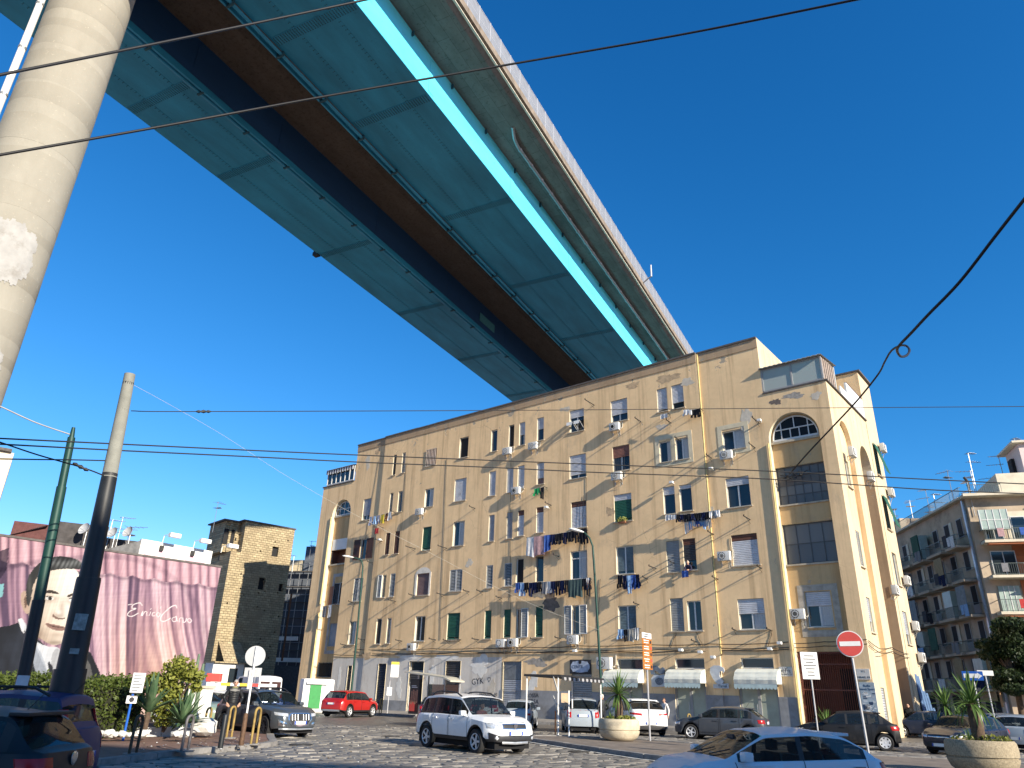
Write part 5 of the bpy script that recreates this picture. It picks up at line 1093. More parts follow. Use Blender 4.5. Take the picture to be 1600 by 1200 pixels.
idx = np.arange(NXm * NZm).reshape(NZm, NXm); mb_.f = np.stack([idx[:-1, :-1], idx[:-1, 1:], idx[1:, 1:], idx[1:, :-1]], -1).reshape(-1, 4).tolist(); mb_.m = [0] * len(mb_.f)
t = NT('mural_paint'); at = t.new('ShaderNodeAttribute'); at.attribute_name = 'paint'; t.col(at.outputs['Color']); t.set(.85, 0, .25); t.bump(t.noise(7, 6, .7), .2, .02)
mo = mb_.build('mural', t.mat, mw); ca_ = mo.data.color_attributes.new('paint', 'FLOAT_COLOR', 'POINT')
ca_.data.foreach_set('color', np.concatenate([np.clip((img * .48 + img.mean(-1, keepdims=True) * .18).reshape(-1, 3) * .80, 0, 1), np.ones((NXm * NZm, 1))], 1).astype(np.float32).ravel())
q = MB(); q.box(-ML, 0, .0, .45, 0, mzt - .01); q.build('masonry', M_GREYPL, mw); q = MB(); q.box(-ML, .05, -.06, .5, mzt, mzt + .10); q.build('coping', M_ROOFING, mw)
def stone_mat(name, c1, c2, bw, bh, mort=(.20, .16, .11)):
 t = NT(name); br = t.new('ShaderNodeTexBrick'); br.inputs['Scale'].default_value = 1; br.inputs['Brick Width'].default_value = bw; br.inputs['Row Height'].default_value = bh; br.inputs['Mortar Size'].default_value = .028; br.inputs['Mortar Smooth'].default_value = .6
 br.inputs['Color1'].default_value = (*c1, 1); br.inputs['Color2'].default_value = (*c2, 1); br.inputs['Mortar'].default_value = (*mort, 1)
 v = t.map((1, 1, 1), rot=(R(90), 0, 0)); wob = t.new('ShaderNodeVectorMath', operation='MULTIPLY_ADD'); wob.inputs[1].default_value = (.09, .09, .09); nz = t.new('ShaderNodeTexNoise'); nz.inputs['Scale'].default_value = 2.5; t.l(v, nz.inputs['Vector']); t.l(nz.outputs['Color'], wob.inputs[0]); t.l(v, wob.inputs[2]); t.l(wob.outputs[0], br.inputs['Vector'])
 c = t.mix(.8, br.outputs['Color'], t.ramp(t.noise(1.1, 8, .7), [(.3, (.62, .60, .55, 1)), (.7, (1.25, 1.2, 1.1, 1))]), 'MULTIPLY')
 c = t.mix(t.f(t.noise(.45, 5, .6), .5, .64), c, (.30, .235, .15, 1)); c = t.mix(t.f(t.noise(7, 4, .6), .63, .70), c, (.05, .04, .03, 1))
 t.col(c); t.set(.95, 0, .15); b1 = t.bump(br.outputs['Fac'], .9, -.05); t.bump(t.noise(9, 6, .7), .5, .04, b1); return t.mat
M_TUFF = stone_mat('tuff_blocks', (.44, .375, .255), (.31, .26, .175), .52, .27)
TW_R = at_dist(461, 828, 96.0); TWZ = TW_R.z; t_d = m_d if False else Vector((math.sin(R(47)), math.cos(R(47)), 0)); t_n = Vector((t_d.y, -t_d.x, 0)); t0 = Vector((TW_R.x, TW_R.y, 0)); TRZ = math.atan2(t_d.y, t_d.x)
tower = thing('stone_house', 'tall windowless tuff stone house end crossed by a stepped shadow', 'building', t0, TRZ)
def tpx(x, y): P = on_plane(x, y, t0, t_n); return (P - t0).dot(t_d), P.z
xl = tpx(385, 815)[0]; xl2 = tpx(345, 950)[0]
holes = []
for (x, y, w, h) in ((352, 829, .0, 0), (430, 862, .8, 1.2), (409, 912, .8, 1.4), (439, 918, .55, .9)):
 if w: a, z = tpx(x, y); holes.append((a - w / 2, a + w / 2, z - h / 2, z + h / 2))
for k in range(26): a, z = random.uniform(xl2 + .4, -.4), random.uniform(4, TWZ - 1.5); holes.append((a, a + .18, z, z + .2))
hb = MB(); zlow = tpx(370, 862)[1]
us = sorted({xl, 0.0} | {h[i] for h in holes for i in (0, 1)} | {xl2}); zs = sorted({0.0, TWZ, zlow} | {h[i] for h in holes for i in (2, 3)})
for a, b_ in zip(us, us[1:]):
 for c, d in zip(zs, zs[1:]):
  um, zm = (a + b_) / 2, (c + d) / 2
  if um < xl and zm > zlow: continue
  if any(h[0] < um < h[1] and h[2] < zm < h[3] for h in holes): continue
  hb.quad((a, 0, c), (b_, 0, c), (b_, 0, d), (a, 0, d))
for a, b_, c, d in holes:
 D_ = -.35 if False else .35
 hb.quad((a, 0, c), (a, D_, c), (b_, D_, c), (b_, 0, c)); hb.quad((a, D_, d), (a, 0, d), (b_, 0, d), (b_, D_, d)); hb.quad((a, D_, c), (a, 0, c), (a, 0, d), (a, D_, d)); hb.quad((b_, 0, c), (b_, D_, c), (b_, D_, d), (b_, 0, d)); hb.quad((a, D_, c), (b_, D_, c), (b_, D_, d), (a, D_, d), 1)
hb.quad((xl, 6, zlow), (xl, 0, zlow), (xl, 0, TWZ), (xl, 6, TWZ)); hb.quad((xl2, 6, 0), (xl2, 0, 0), (xl2, 0, zlow), (xl2, 6, zlow)); hb.quad((xl2, 0, zlow), (xl, 0, zlow), (xl, 6, zlow), (xl2, 6, zlow)); hb.quad((0, 0, 0), (0, 6, 0), (0, 6, TWZ), (0, 0, TWZ)); hb.quad((xl, 0, TWZ), (0, 0, TWZ), (0, 6, TWZ), (xl, 6, TWZ)); hb.quad((0, 6, 0), (xl2, 6, 0), (xl2, 6, zlow), (0, 6, zlow))
hb.build('stone_wall', [M_TUFF, M_DARK], tower)
q = MB(); q.box(xl - .35, .12, -.12, 6.1, TWZ + .003, TWZ + .16); q.build('roof_edge', M_ROOFING, tower)
q = MB(); wl = 1.9
q.box(xl - wl, xl - .002, 1.4, 6, zlow + .003, TWZ - .1); q.build('set_back_wall', M_TUFF, tower)
q = MB(); q.box(xl - wl - .01, xl - .4, 1.36, 1.5, zlow + .9, TWZ - 1.0, 0); q.build('loggia_opening', M_DARK, tower); q = MB(); q.box(xl - wl - .4, xl, 1.0, 6, TWZ - .09, TWZ + .08); q.build('loggia_roof', M_ROOFING, tower)
for u in (xl - .5, xl - 1.25): q = MB(); q.box(u - .14, u + .14, 1.2, 1.48, zlow + .02, TWZ - .1); q.build('loggia_post', M_TUFF, tower)
a, z = tpx(452, 960); q = MB(); q.box(a - .22, a - .02, -.14, .03, 4.5, tpx(430, 925)[1]); q.build('soot_flue', M_RUST, tower)
shed = thing('lean_to', 'low white lean-to with dark doorway at the foot of the stone house', 'shed', t0, TRZ); q = MB(); a0_, a1_ = tpx(318, 1055)[0], tpx(366, 1055)[0]; hs = 3.9
q.box(a0_, a1_, -2.2, -.01, 0, hs); q.build('wall', M_WHITEPL, shed); q = MB(); q.box(a0_ + (a1_ - a0_) * .53, a0_ + (a1_ - a0_) * .80, -2.24, -2.205, .1, hs - .5); q.build('doorway', M_GLASS, shed); q = MB(); q.add([(a0_ + 1, -2.6, hs + .01), (a1_ + .3, -2.6, hs + .01), (a1_ + .1, -.05, hs + 2.3), (a0_ + 1, -.05, hs + 2.3)], [(0, 1, 2, 3)]); q.box(a0_ - .1, a1_ + .3, -2.62, -.02, hs + .002, hs + .12); q.build('sloping_roof', M_TUFF, shed)
wl_ = thing('yard_wall', 'dark boundary wall behind the parked white van', 'wall', tuple(t0), TRZ); q = MB(); q.box(.6, 9.5, 3, 3.4, 0, 4.1); q.build('masonry', mat('yard_wall_dark', (.07, .07, .075), .9, var=.3), wl_)
SC = at_dist(470, 1000, 104.0); SC.z = 0; scf = thing('scaffolded_building', 'shaded building wrapped in scaffolding and sheeting behind the flats', 'building', SC, R(-12)); SH_ = at_dist(478, 868, 104).z
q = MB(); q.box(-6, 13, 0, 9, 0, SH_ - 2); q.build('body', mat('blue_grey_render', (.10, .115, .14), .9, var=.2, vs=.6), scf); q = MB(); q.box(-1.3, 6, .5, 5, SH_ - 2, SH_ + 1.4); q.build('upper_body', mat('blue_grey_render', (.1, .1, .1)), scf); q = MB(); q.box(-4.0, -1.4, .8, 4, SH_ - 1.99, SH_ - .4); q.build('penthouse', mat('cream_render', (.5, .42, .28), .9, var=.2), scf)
for x in np.arange(-6, 13, 1.25): q = MB(); q.tube([(x, -.9, 0), (x, -.9, SH_ - 1)], .05, 5); q.build('scaffold_pole', M_METAL, scf)
for z in np.arange(2, SH_ - 1, 2.0): q = MB(); q.box(-6, 13, -1.1, -.3, z, z + .07); q.build('scaffold_deck', mat('scaffold_plank', (.12, .11, .10), .9, var=.3), scf); q = MB(); q.tube([(-6, -1.0, z + 1), (13, -1.0, z + 1)], .04, 5); q.build('scaffold_rail', M_METAL, scf)
for z, x0, x1 in ((4.6, -3.3, 2.5), (7.2, -3.2, .2)): q = MB(); q.box(x0, x1, -1.5, -1.2, z, z + .5); q.build('neon_tube_rail' if False else 'white_beam', M_WHITEPL, scf)
RB = at_dist(150, 850, 62.0); bz = at_dist(120, 822, 62).z; RB.z = 0; rb_ = thing('roof_house', 'dark flat roofed house with satellite dishes behind the mural wall', 'building', RB, R(30))
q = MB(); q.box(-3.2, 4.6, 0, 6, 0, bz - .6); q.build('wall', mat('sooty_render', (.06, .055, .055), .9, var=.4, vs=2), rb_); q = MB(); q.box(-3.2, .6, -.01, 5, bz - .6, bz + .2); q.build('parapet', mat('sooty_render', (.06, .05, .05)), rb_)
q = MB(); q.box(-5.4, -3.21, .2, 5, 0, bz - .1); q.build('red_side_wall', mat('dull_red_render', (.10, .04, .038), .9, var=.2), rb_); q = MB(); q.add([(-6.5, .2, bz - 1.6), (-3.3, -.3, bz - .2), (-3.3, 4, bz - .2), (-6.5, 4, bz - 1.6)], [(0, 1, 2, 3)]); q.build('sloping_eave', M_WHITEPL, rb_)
def dish(x, y, D, lab, r=.42):
 P = at_dist(x, y, D); t = thing('satellite_dish', lab, 'satellite dish', P, R(-20)); b = MB(); b.lathe([(0, .0), (r * .5, .05), (r * .8, .13), (r, .22), (r, .20), (r * .8, .10), (r * .5, .03), (0, -.02)], 20, M=Matrix.Rotation(R(70), 4, 'X')); b.build('dish', mat('dish_grey', (.34, .35, .37), .5, var=.1), t, smooth=60)
 b = MB(); b.tube([(0, 0, 0), (0, .12, -.1), (0, .12, -1.1)], .03, 6); b.tube([(0, -.05, -.1), (0, -.5, .02)], .015, 5); b.build('mast', M_METAL, t)
dish(134, 828, 61, 'satellite dish highest on the dark roof behind the mural', .45); dish(178, 834, 61, 'satellite dish lower on the dark roof, by the aerials', .42); dish(202, 833, 61, 'satellite dish nearest the white hoarding on the dark roof', .42); dish(164, 828, 61.5, 'small satellite dish half hidden behind the big pole', .3)
def antenna(x, y, D, h, lab, kind=0, s=1.0):
 P = at_dist(x, y, D); t = thing('tv_antenna', lab, 'antenna', P - Vector((0, 0, h)), random.uniform(0, 3), 'television antennas on the roofs'); b = MB(); b.tube([(0, 0, 0), (.02, 0, h)], .028 * s, 5); b.build('mast', M_METAL, t)
 for z, n, L_ in (((h - .05, 9, .9), (h - .9, 5, 1.2)) if kind == 0 else ((h - .1, 4, 1.3), (h - .7, 11, .5))):
  q = MB(); q.tube([(-L_ * .2, 0, z), (L_, 0, z + .05)], .018 * s, 4)
  for i in range(n): x_ = -L_ * .15 + L_ * 1.1 * i / n; w = (.35 if kind == 0 else .55) * (1 - .5 * i / n); q.tube([(x_, -w, z + .02), (x_, w, z + .02)], .012 * s, 4)
  q.build('aerial', M_METAL, t)
for a_ in ((176, 812, 62, 2.6, 'television antenna of two tiers on the dark roof behind the mural', 0), (192, 808, 62, 2.8, 'tallest television antenna on the dark roof behind the mural', 0), (204, 822, 62, 1.8, 'short television antenna at the hoarding end of the dark roof', 1), (341, 784, 86, 3.4, 'television antenna on the roof of the stone house', 1), (487, 845, 103, 2.5, 'television antenna above the scaffolded building', 1), (460, 868, 103, 2.2, 'low television antenna above the scaffolded building', 0), (494, 868, 103, 1.6, 'short television antenna beside the flats over the scaffolding', 1)): antenna(*a_)
HB_ = at_dist(222, 842, 58.0); hz = HB_.z; HB_.z = 0; hd = math.atan2(*(at_dist(330, 862, 62.0).xy - HB_.xy).yx) if False else math.atan2((at_dist(332, 863, 60.5) - HB_).y, (at_dist(332, 863, 60.5) - HB_).x); Lh = (at_dist(332, 863, 60.5).xy - HB_.xy).length
hoard = thing('poster_hoarding', 'white roofed hoarding with pink poster and lamps above the mural', 'billboard', HB_, hd); q = MB(); q.box(0, Lh, 0, .3, hz - 6, hz); q.build('panel', M_WHITEPL, hoard)
q = MB(); q.add([(.35, -.02, hz - 3.2), (Lh - .5, -.02, hz - 3.2), (Lh - .5, -.02, hz - .62), (.35, -.02, hz - .62)], [(0, 1, 2, 3)]); q.build('poster', mat('pink_poster', (.62, .40, .46), .6, var=.06), hoard); q = MB(); q.box(Lh * .35, Lh * .62, -.03, -.022, hz - 1.15, hz - .92); q.box(Lh * .12, Lh * .33, -.03, -.022, hz - 1.10, hz - 1.02); q.box(Lh * .64, Lh * .8, -.03, -.022, hz - 1.10, hz - 1.02); q.build('poster_text_band', M_WHITEPL, hoard)
q = MB(); q.add([(-3.4, .1, hz - 1.6), (0, .1, hz - .1), (0, .1, hz - 4), (-3.4, .1, hz - 4)], [(0, 1, 2, 3)]); q.build('side_cladding', mat('corrugated_grey', (.12, .12, .125), .7, var=.3), hoard)
for u in (1.5, 3.9, 6.2):
 q = MB(); q.tube([(u, 0, hz), (u, -.1, hz + .5), (u + .1, -1.0, hz + .55)], .03, 5); q.cbox(u - .1, u + .7, -1.2, -.85, hz + .3, hz + .6, .03); q.build('hoarding_lamp', M_WHITEPL, hoard); q = MB(); q.box(u - .15, u + .1, -.22, -.03, hz - .62, hz - .25); q.build('floodlight', M_DKMETAL, hoard)
# balconied block on the right
CB = at_dist(1508, 777, 76.0); cz = CB.z; cb0 = Vector((CB.x, CB.y, 0)); M_BG = mat('grey_beige_render', (.46, .365, .265), .9, var=.15, vs=.8, dirt=(.2, .17, .14, 1)); M_BC = mat('cream_balcony', (.60, .54, .42), .85, var=.12, vs=1.5); M_TERR = mat('terracotta_render', (.42, .14, .06), .85, var=.15, vs=1); M_RAIL = mat('balcony_rail', (.10, .12, .11), .5, .3, var=.1); M_MINT = mat('mint_glazing', (.34, .42, .38), .35, var=.15, vs=2)
blk = thing('balcony_building', 'grey corner block of flats with stacked balconies beyond the side street', 'building', cb0, 0)
dl = Vector((math.sin(R(7)), math.cos(R(7)), 0)); dr = Vector((math.sin(R(108)), math.cos(R(108)), 0)); LL, RL = 36.0, 26.0; FH = cz / 6.45
def side(name, d, L_, nsgn):
 n_ = Vector((d.y, -d.x, 0)) * nsgn; return Matrix(((d.x, n_.x, 0, 0), (d.y, n_.y, 0, 0), (0, 0, 1, 0), (0, 0, 0, 1)))
TL = side('l', dl, LL, -1); TR = side('r', dr, RL, 1)
q = MB(); c4 = [Vector((0, 0, 0)), dr * RL, dr * RL + dl * LL, dl * LL]
for z0, z1 in ((0, cz),): q.add([(*p.xy, z0) for p in c4] + [(*p.xy, z1) for p in c4], [(0, 1, 5, 4), (1, 2, 6, 5), (2, 3, 7, 6), (3, 0, 4, 7), (4, 5, 6, 7)])
q.build('wall', M_BG, blk, recalc=True)
def bpart(name, m, T, boxes, par=blk): b = MB(); [b.box(*bx_, M=T) for bx_ in boxes]; return b.build(name, m, par)
bpart('roof_slab', M_BC, TR, [(-.4, RL, -.3, 1.0, cz - .12, cz + .12)]); bpart('roof_slab', M_BC, TL, [(.35, LL, -.3, .5, cz - .10, cz + .08)])
bpart('corner_pipe', M_METAL, TL, [(.35, .6, .02, .22, .5, cz - .2)])
def rail(T, x0, x1, y, z, par, h=1.0, y0=0.0):
 b = MB(); b.box(x0, x1, y - .02, y + .02, z + h - .05, z + h, M=T); b.box(x0, x1, y - .015, y + .015, z + .06, z + .1, M=T); n = int((x1 - x0) / .16)
 for i in range(n + 1): x = x0 + (x1 - x0) * i / n; b.box(x - .012, x + .012, y - .012, y + .012, z + .1, z + h - .05, M=T)
 for x in (x0, x1): b.box(x - .02, x + .02, y0, y, z + h - .05, z + h, M=T); b.box(x - .02, x + .02, y0, y, z + .06, z + .1, M=T)
 return b.build('railing', M_RAIL, par)
for f in range(1, 6):
 z = f * FH + .2; zt = min(z + FH, cz - .12)
 bpart('balcony', M_BC, TR, [(.4, RL - .5, .003, 1.35, z - .22, z)]); b_ = bpart('infill', M_TERR if f in (2, 3, 4) else M_BC, TR, [(2.7, 7.0, .004, .05, z + .003, zt - .3)])
 rail(TR, .5, RL - .6, 1.28, z, blk)
 x = .9; k = 0
 while x < RL - 3:
  w = [1.9, 1.4, 2.2, 1.6][(k + f) % 4]; ty = (k * 2 + f) % 3
  g = bpart('window', M_MINT if ty == 0 else M_WFRAME, TR, [(x, x + w, .052, .12, z + .05, zt - .75)])
  if ty: bpart('pane', M_GLASS, TR, [(x + .08, x + w / 2 - .04, .121, .14, z + .15, zt - .85), (x + w / 2 + .04, x + w - .08, .121, .14, z + .15, zt - .85)], g)
  else: bpart('glazing_bar', M_WFRAME, TR, [(x + w * i / 4 - .03, x + w * i / 4 + .03, .121, .15, z + .06, zt - .76) for i in range(1, 4)], g)
  x += w + .75; k += 1
 for k in range(9): x = 1 + k * 1.7 + (f * 1.3) % 1; bpart('hung_cloth', cloth(*CK[('w', 'bl', 'lb', 'rd', 'gy', 'pk', 'dk')[(k * 3 + f) % 7]]), TR, [(x, x + .5 + .1 * (k % 3), 1.33, 1.36, z + .25 + .1 * (k % 2), z + .98)])
 bpart('awning_strip', M_AWN if f % 2 else M_TERR, TR, [(.6 + 3.3 * (f % 2), 4.4 + 3.3 * (f % 2), .9, 1.5, zt - .42, zt - .36)])
 if f in (2, 4): bpart('sun_blind', M_TERR if f == 4 else M_BC, TR, [(3.5, 6.0, 1.2, 1.26, z + 1.1, zt - .35)])
 if f not in (1, 5): continue
 g = bpart('glazed_bay', M_MINT, TR, [(.42, 2.6, .9, 1.3, z + .9, zt - .35)]); bpart('glazing_bar', M_WFRAME, TR, [(.42 + .54 * i - .03, .42 + .54 * i + .03, 1.301, 1.33, z + .9, zt - .35) for i in range(5)] + [(.42, 2.6, 1.302, 1.325, z + 1.7, z + 1.76)], g)
for f in range(0, 6):
 z = f * FH + .2; zt = min(z + FH, cz - .3)
 for k, x in enumerate(np.arange(1.5, LL - 2, 2.6)):
  if f == 0 and k % 2: continue
  g = bpart('window', M_WFRAMEG, TL, [(x, x + 1.1, .003, .06, z + (.9 if (k + f) % 3 else .05), z + 2.6)]); bpart('pane', M_DARK, TL, [(x + .1, x + 1.0, .061, .07, z + .95, z + 2.52)], g)
  if (k * 3 + f) % 4 == 0: bpart('shutter', M_BC, TL, [(x - .55, x - .05, .02, .07, z + .9, z + 2.6)], g)
 for k, (x0, w) in enumerate(((1.0, 2.4), (4.2, 3.4), (8.4, 2.6), (11.8, 3.6), (16.2, 2.6), (19.6, 3.6), (24, 2.8), (27.6, 3.4), (31.6, 3))):
  if f == 0: continue
  bpart('balcony', M_BG, TL, [(x0, x0 + w, .003, 1.15, z - .2, z)]); rail(TL, x0 + .05, x0 + w - .05, 1.08, z, blk)
  if (f * 2 + k) % 3 == 0: bpart('sun_blind', mat(*(('faded_blind', (.22, .24, .25)), ('green_blind', (.03, .09, .06)), ('ochre_blind', (.30, .22, .12)))[(f + k) % 3], .9, var=.2), TL, [(x0 + .4, x0 + 2.0, 1.1, 1.16, z + .5, z + 2.5)])
  if (f + k) % 2: bpart('hung_cloth', cloth(*CK[('w', 'dk', 'gy', 'nv', 'lb')[(f * 3 + k) % 5]]), TL, [(x0 + .3, x0 + 1.0, 1.17, 1.2, z - .1, z + .9), (x0 + 1.1, x0 + 1.6, 1.17, 1.2, z + .1, z + .9)])
  if (f + k) % 4 == 1: bpart('hung_cloth', mat('dark_hung_cloth', (.04, .04, .045), .9, var=.3), TL, [(x0 + 1.5, x0 + 2.5, 1.12, 1.18, z + .2, z + 1.2)])
  if (f * 2 + k) % 5 == 2: bpart('glazed_bay', M_MINT, TL, [(x0 + .2, x0 + 1.8, .3, 1.05, z + .02, z + 2.4)])
bpart('reed_screen', mat('reed_mat', (.33, .23, .12), .9, var=.2, vs=6), TL, [(.8, 3.0, .6, .7, FH * .75, FH * 2.0)]); bpart('corner_beam', mat('bare_timber', (.36, .20, .09), .8), TL, [(.3, .42, .5, .62, FH * .6, FH * 2.3)])
for x in np.arange(2, LL, 3.1): bpart('shop_opening', M_DARK, TL, [(x, x + 2.2, .003, .05, .05, 2.7)])
bpart('roof_house', M_BC, TR, [(3.0, RL, -7, -.6, cz + .13, cz + 2.2)]); bpart('roof_cabin', mat('pale_pink_render', (.60, .50, .48), .9, var=.06), TR, [(5.9, 11.5, -6, -2.2, cz + 2.25, cz + 5.4)]); bpart('roof_cabin_slab', M_BC, TR, [(5.3, 12, -6.5, -1.7, cz + 5.41, cz + 5.6)]); bpart('roof_cabin_door', M_DARK, TR, [(5.6, 5.89, -5, -4, cz + 2.3, cz + 4.5)])
rail(TR, .3, 2.9, .3, cz + .12, blk, .95); rail(TL, .5, 16, .2, cz + .1, blk, .95)
LOW = dl * 17
bpart('lower_roof_house', M_BG, TL, [(15.5, 22, -4, -.2, cz + .1, cz + 1.6)])
for a_ in ((1511, 752, 76, 3.2, 'television antenna standing on the corner of the balcony block', 0), (1480, 735, 78, 3.6, 'tall television antenna on the shaded roof edge of the balcony block', 1), (1512, 708, 80, 4.0, 'highest antenna left of the chimney pipe on the balcony block', 0), (1516, 735, 80, 3.0, 'antenna behind the corner railing of the balcony block', 1), (1560, 712, 82, 3.2, 'antenna in front of the pink roof cabin', 0), (1552, 745, 82, 2.6, 'small antenna beside the roof cabin steps', 1), (1584, 685, 84, 3.0, 'antenna on top of the pink roof cabin', 0), (1458, 772, 86, 2.6, 'antenna midway along the shaded roof', 0), (1450, 790, 90, 2.4, 'antenna in the cluster over the far shaded roof', 1), (1446, 765, 88, 3.0, 'slim antenna in the cluster over the far shaded roof', 0), (1421, 782, 95, 2.6, 'antenna at the far low end of the shaded roof', 1), (1397, 795, 99, 2.4, 'antenna just clear of the ochre flats', 0), (1401, 812, 99, 2.0, 'lower antenna just clear of the ochre flats', 1), (1398, 835, 99, 1.6, 'lowest antenna just clear of the ochre flats', 0)): antenna(*a_, s=1.3)
q = MB(); P = at_dist(1514, 760, 77); 
chm = thing('chimney_pipe', 'black cowled flue pipe above the corner of the balcony block', 'chimney', at_dist(1516, 772, 77), 0); q.tube([(0, 0, -.8), (0, 0, 1.2), (-.25, 0, 1.6)], .12, 8); q.build('flue', M_DKMETAL, chm)
EH = dl * 40 + cb0; eh = thing('far_house', 'dark distant house closing the shaded side street', 'building', (EH.x - 7, EH.y, 0), 0); q = MB(); q.box(-9, 10, 0, 6, 0, 15); q.build('wall', M_BG, eh)
for f in range(4):
 for k in range(5): q = MB(); q.box(-7 + 3 * k, -5.9 + 3 * k, -.03, -.003, 3.6 + 3 * f, 5.2 + 3 * f); q.build('window', M_GLASS, eh)
# the houses across the square, behind the viewer: they shade the foreground
OC = [(21.0, -23.6), (41, -32.4), (47, -34.0), (95, -47)]
occ = thing('opposite_building', 'tall beige apartment house across the square behind the viewer', 'building', (OC[0][0], OC[0][1], 0), 0); OZ = 30.0
q = MB(); n = len(OC); back = [(95, -66), (21, -48)]; ring = [Vector((x - OC[0][0], y - OC[0][1], 0)) for x, y in OC + back]; k = len(ring)
q.add([(p.x, p.y, 0) for p in ring] + [(p.x, p.y, z_) for p, z_ in zip(ring, (27.5, 29.5, 30, 30, 30, 27.5))], [(i, (i + 1) % k, k + (i + 1) % k, k + i) for i in range(k)] + [tuple(range(k, 2 * k))]); q.build('wall', mat('grey_stone_render', (.20, .185, .16), .9, var=.12), occ, recalc=True)
for (p, r_) in zip(ring[:3], ring[1:4]):
 d = (r_ - p); L_ = d.length; d = d / L_; nn = Vector((-d.y, d.x, 0)); Tm = Matrix(((d.x, nn.x, 0, p.x), (d.y, nn.y, 0, p.y), (0, 0, 1, 0), (0, 0, 0, 1)))
 for f in range(8):
  for j in range(int(L_ / 3.4)): b = MB(); b.box(1 + 3.4 * j, 2.2 + 3.4 * j, .003, .06, 1.2 + 3.6 * f, 3.0 + 3.6 * f, M=Tm); b.build('window', M_GLASS, occ)
# cars: one lofted shell each, real wheel openings, separate panes, doors, lights, wheels
M_TYRE = mat('tyre_rubber', (.018, .018, .019), .85, var=.15, vs=12); M_RIM = mat('alloy_rim', (.55, .56, .58), .35, .25, var=.05); M_RIMD = mat('dark_rim', (.06, .06, .065), .35, .6, var=.05)
M_CGLASS = glass_mat('car_glass', (.012, .016, .018), .38, .03); M_CGDARK = glass_mat('tinted_car_glass', (.008, .009, .010), .10, .03)
M_RED = mat('tail_light_red', (.33, .010, .012), .25, spec=.35, var=.12, vs=20); M_LAMP = mat('headlight_clear', (.52, .54, .56), .12, .35, spec=.8, var=.25, vs=30); M_ORANGE = mat('lamp_amber', (.55, .2, .02), .2, var=0)
M_PLATE = mat('number_plate_white', (.70, .70, .68), .45, var=0); M_PBLUE = mat('number_plate_blue', (.02, .06, .35), .45, var=0); M_CHROME = mat('chrome_trim', (.6, .61, .62), .15, .95, var=0); M_SEAT = mat('seat_cloth', (.035, .035, .038), .9, var=.2); M_SEAM = mat('panel_gap', (.006, .006, .007), .9, var=0)
def paint(name, c, metal=.0, rough=.35, coat=.5):
 t = NT(name); n = t.noise(1.5, 6, .6); d = t.f(t.noise(3, 8, .75), .50, .80)
 sep = t.new('ShaderNodeSeparateXYZ'); t.l(t.coords(), sep.inputs[0]); lo = t.new('ShaderNodeMapRange'); lo.inputs[1].default_value = .75; lo.inputs[2].default_value = .2; t.l(sep.outputs[2], lo.inputs[0])
 mu = t.new('ShaderNodeMath', operation='MULTIPLY'); t.l(lo.outputs[0], mu.inputs[0]); t.l(d, mu.inputs[1]); mm = t.new('ShaderNodeMath', operation='MULTIPLY'); mm.inputs[1].default_value = .55; t.l(mu.outputs[0], mm.inputs[0])
 t.col(t.mix(mm.outputs[0], c + (1,) if len(c) == 3 else c, (.16, .14, .12, 1))); t.set(rough, metal, .35, coat); t.p.inputs['Coat Roughness'].default_value = .06; return t.mat
WHEELS = {}
def wheel_meshes(r, w, spokes, dark, cover=False):
 k = (r, w, spokes, dark, cover)
 if k in WHEELS: return WHEELS[k]
 Mx = Matrix.Rotation(R(90), 4, 'X'); b = MB(); ri = r * .66
 b.lathe([(ri, -w * .42), (r * .90, -w * .5), (r * .985, -w * .36), (r, -w * .1), (r, w * .1), (r * .985, w * .36), (r * .90, w * .5), (ri, w * .42), (ri, -w * .42)], 32, M=Mx, cap=False); ty = b.mesh('wheel', M_TYRE, 40)
 q = MB(); q.lathe([(0, -.02), (ri * .99, -.03), (ri * .99, w * .40)], 28, 1, M=Mx, cap=False); q.lathe([(ri * .90, w * .30), (ri * 1.0, w * .43), (ri * .96, w * .45), (ri * .86, w * .33)], 28, 0, M=Mx, cap=False); q.lathe([(ri * .2, w * .2), (ri * .2, w * .36), (ri * .1, w * .38), (0, w * .38)], 14, 0, M=Mx, cap=False)
 for i in range(spokes):
  a = 2 * math.pi * i / spokes; sw = ri * (.15 if spokes < 8 else .09) * (1.7 if cover else 1)
  q.add([Mx @ Vector(v) for v in [(c * math.cos(a) - s * math.sin(a), c * math.sin(a) + s * math.cos(a), z) for c, s, z in ((ri * .15, -sw, w * .33), (ri * .93, -sw * .75, w * .40), (ri * .93, sw * .75, w * .40), (ri * .15, sw, w * .33), (ri * .15, -sw, w * .18), (ri * .93, -sw * .75, w * .25), (ri * .93, sw * .75, w * .25), (ri * .15, sw, w * .18))]], [(0, 1, 2, 3), (0, 4, 5, 1), (2, 6, 7, 3), (1, 5, 6, 2)], 0)
 WHEELS[k] = (ty, q.mesh('rim', [M_RIMD if dark else M_RIM, M_RIMD], 35)); return WHEELS[k]
def lerpc(pts, x):
 if x <= pts[0][0]: return pts[0][1]
 for (a, za), (b, zb) in zip(pts, pts[1:]):
  if x <= b: return za + (zb - za) * (x - a) / (b - a)
 return pts[-1][1]
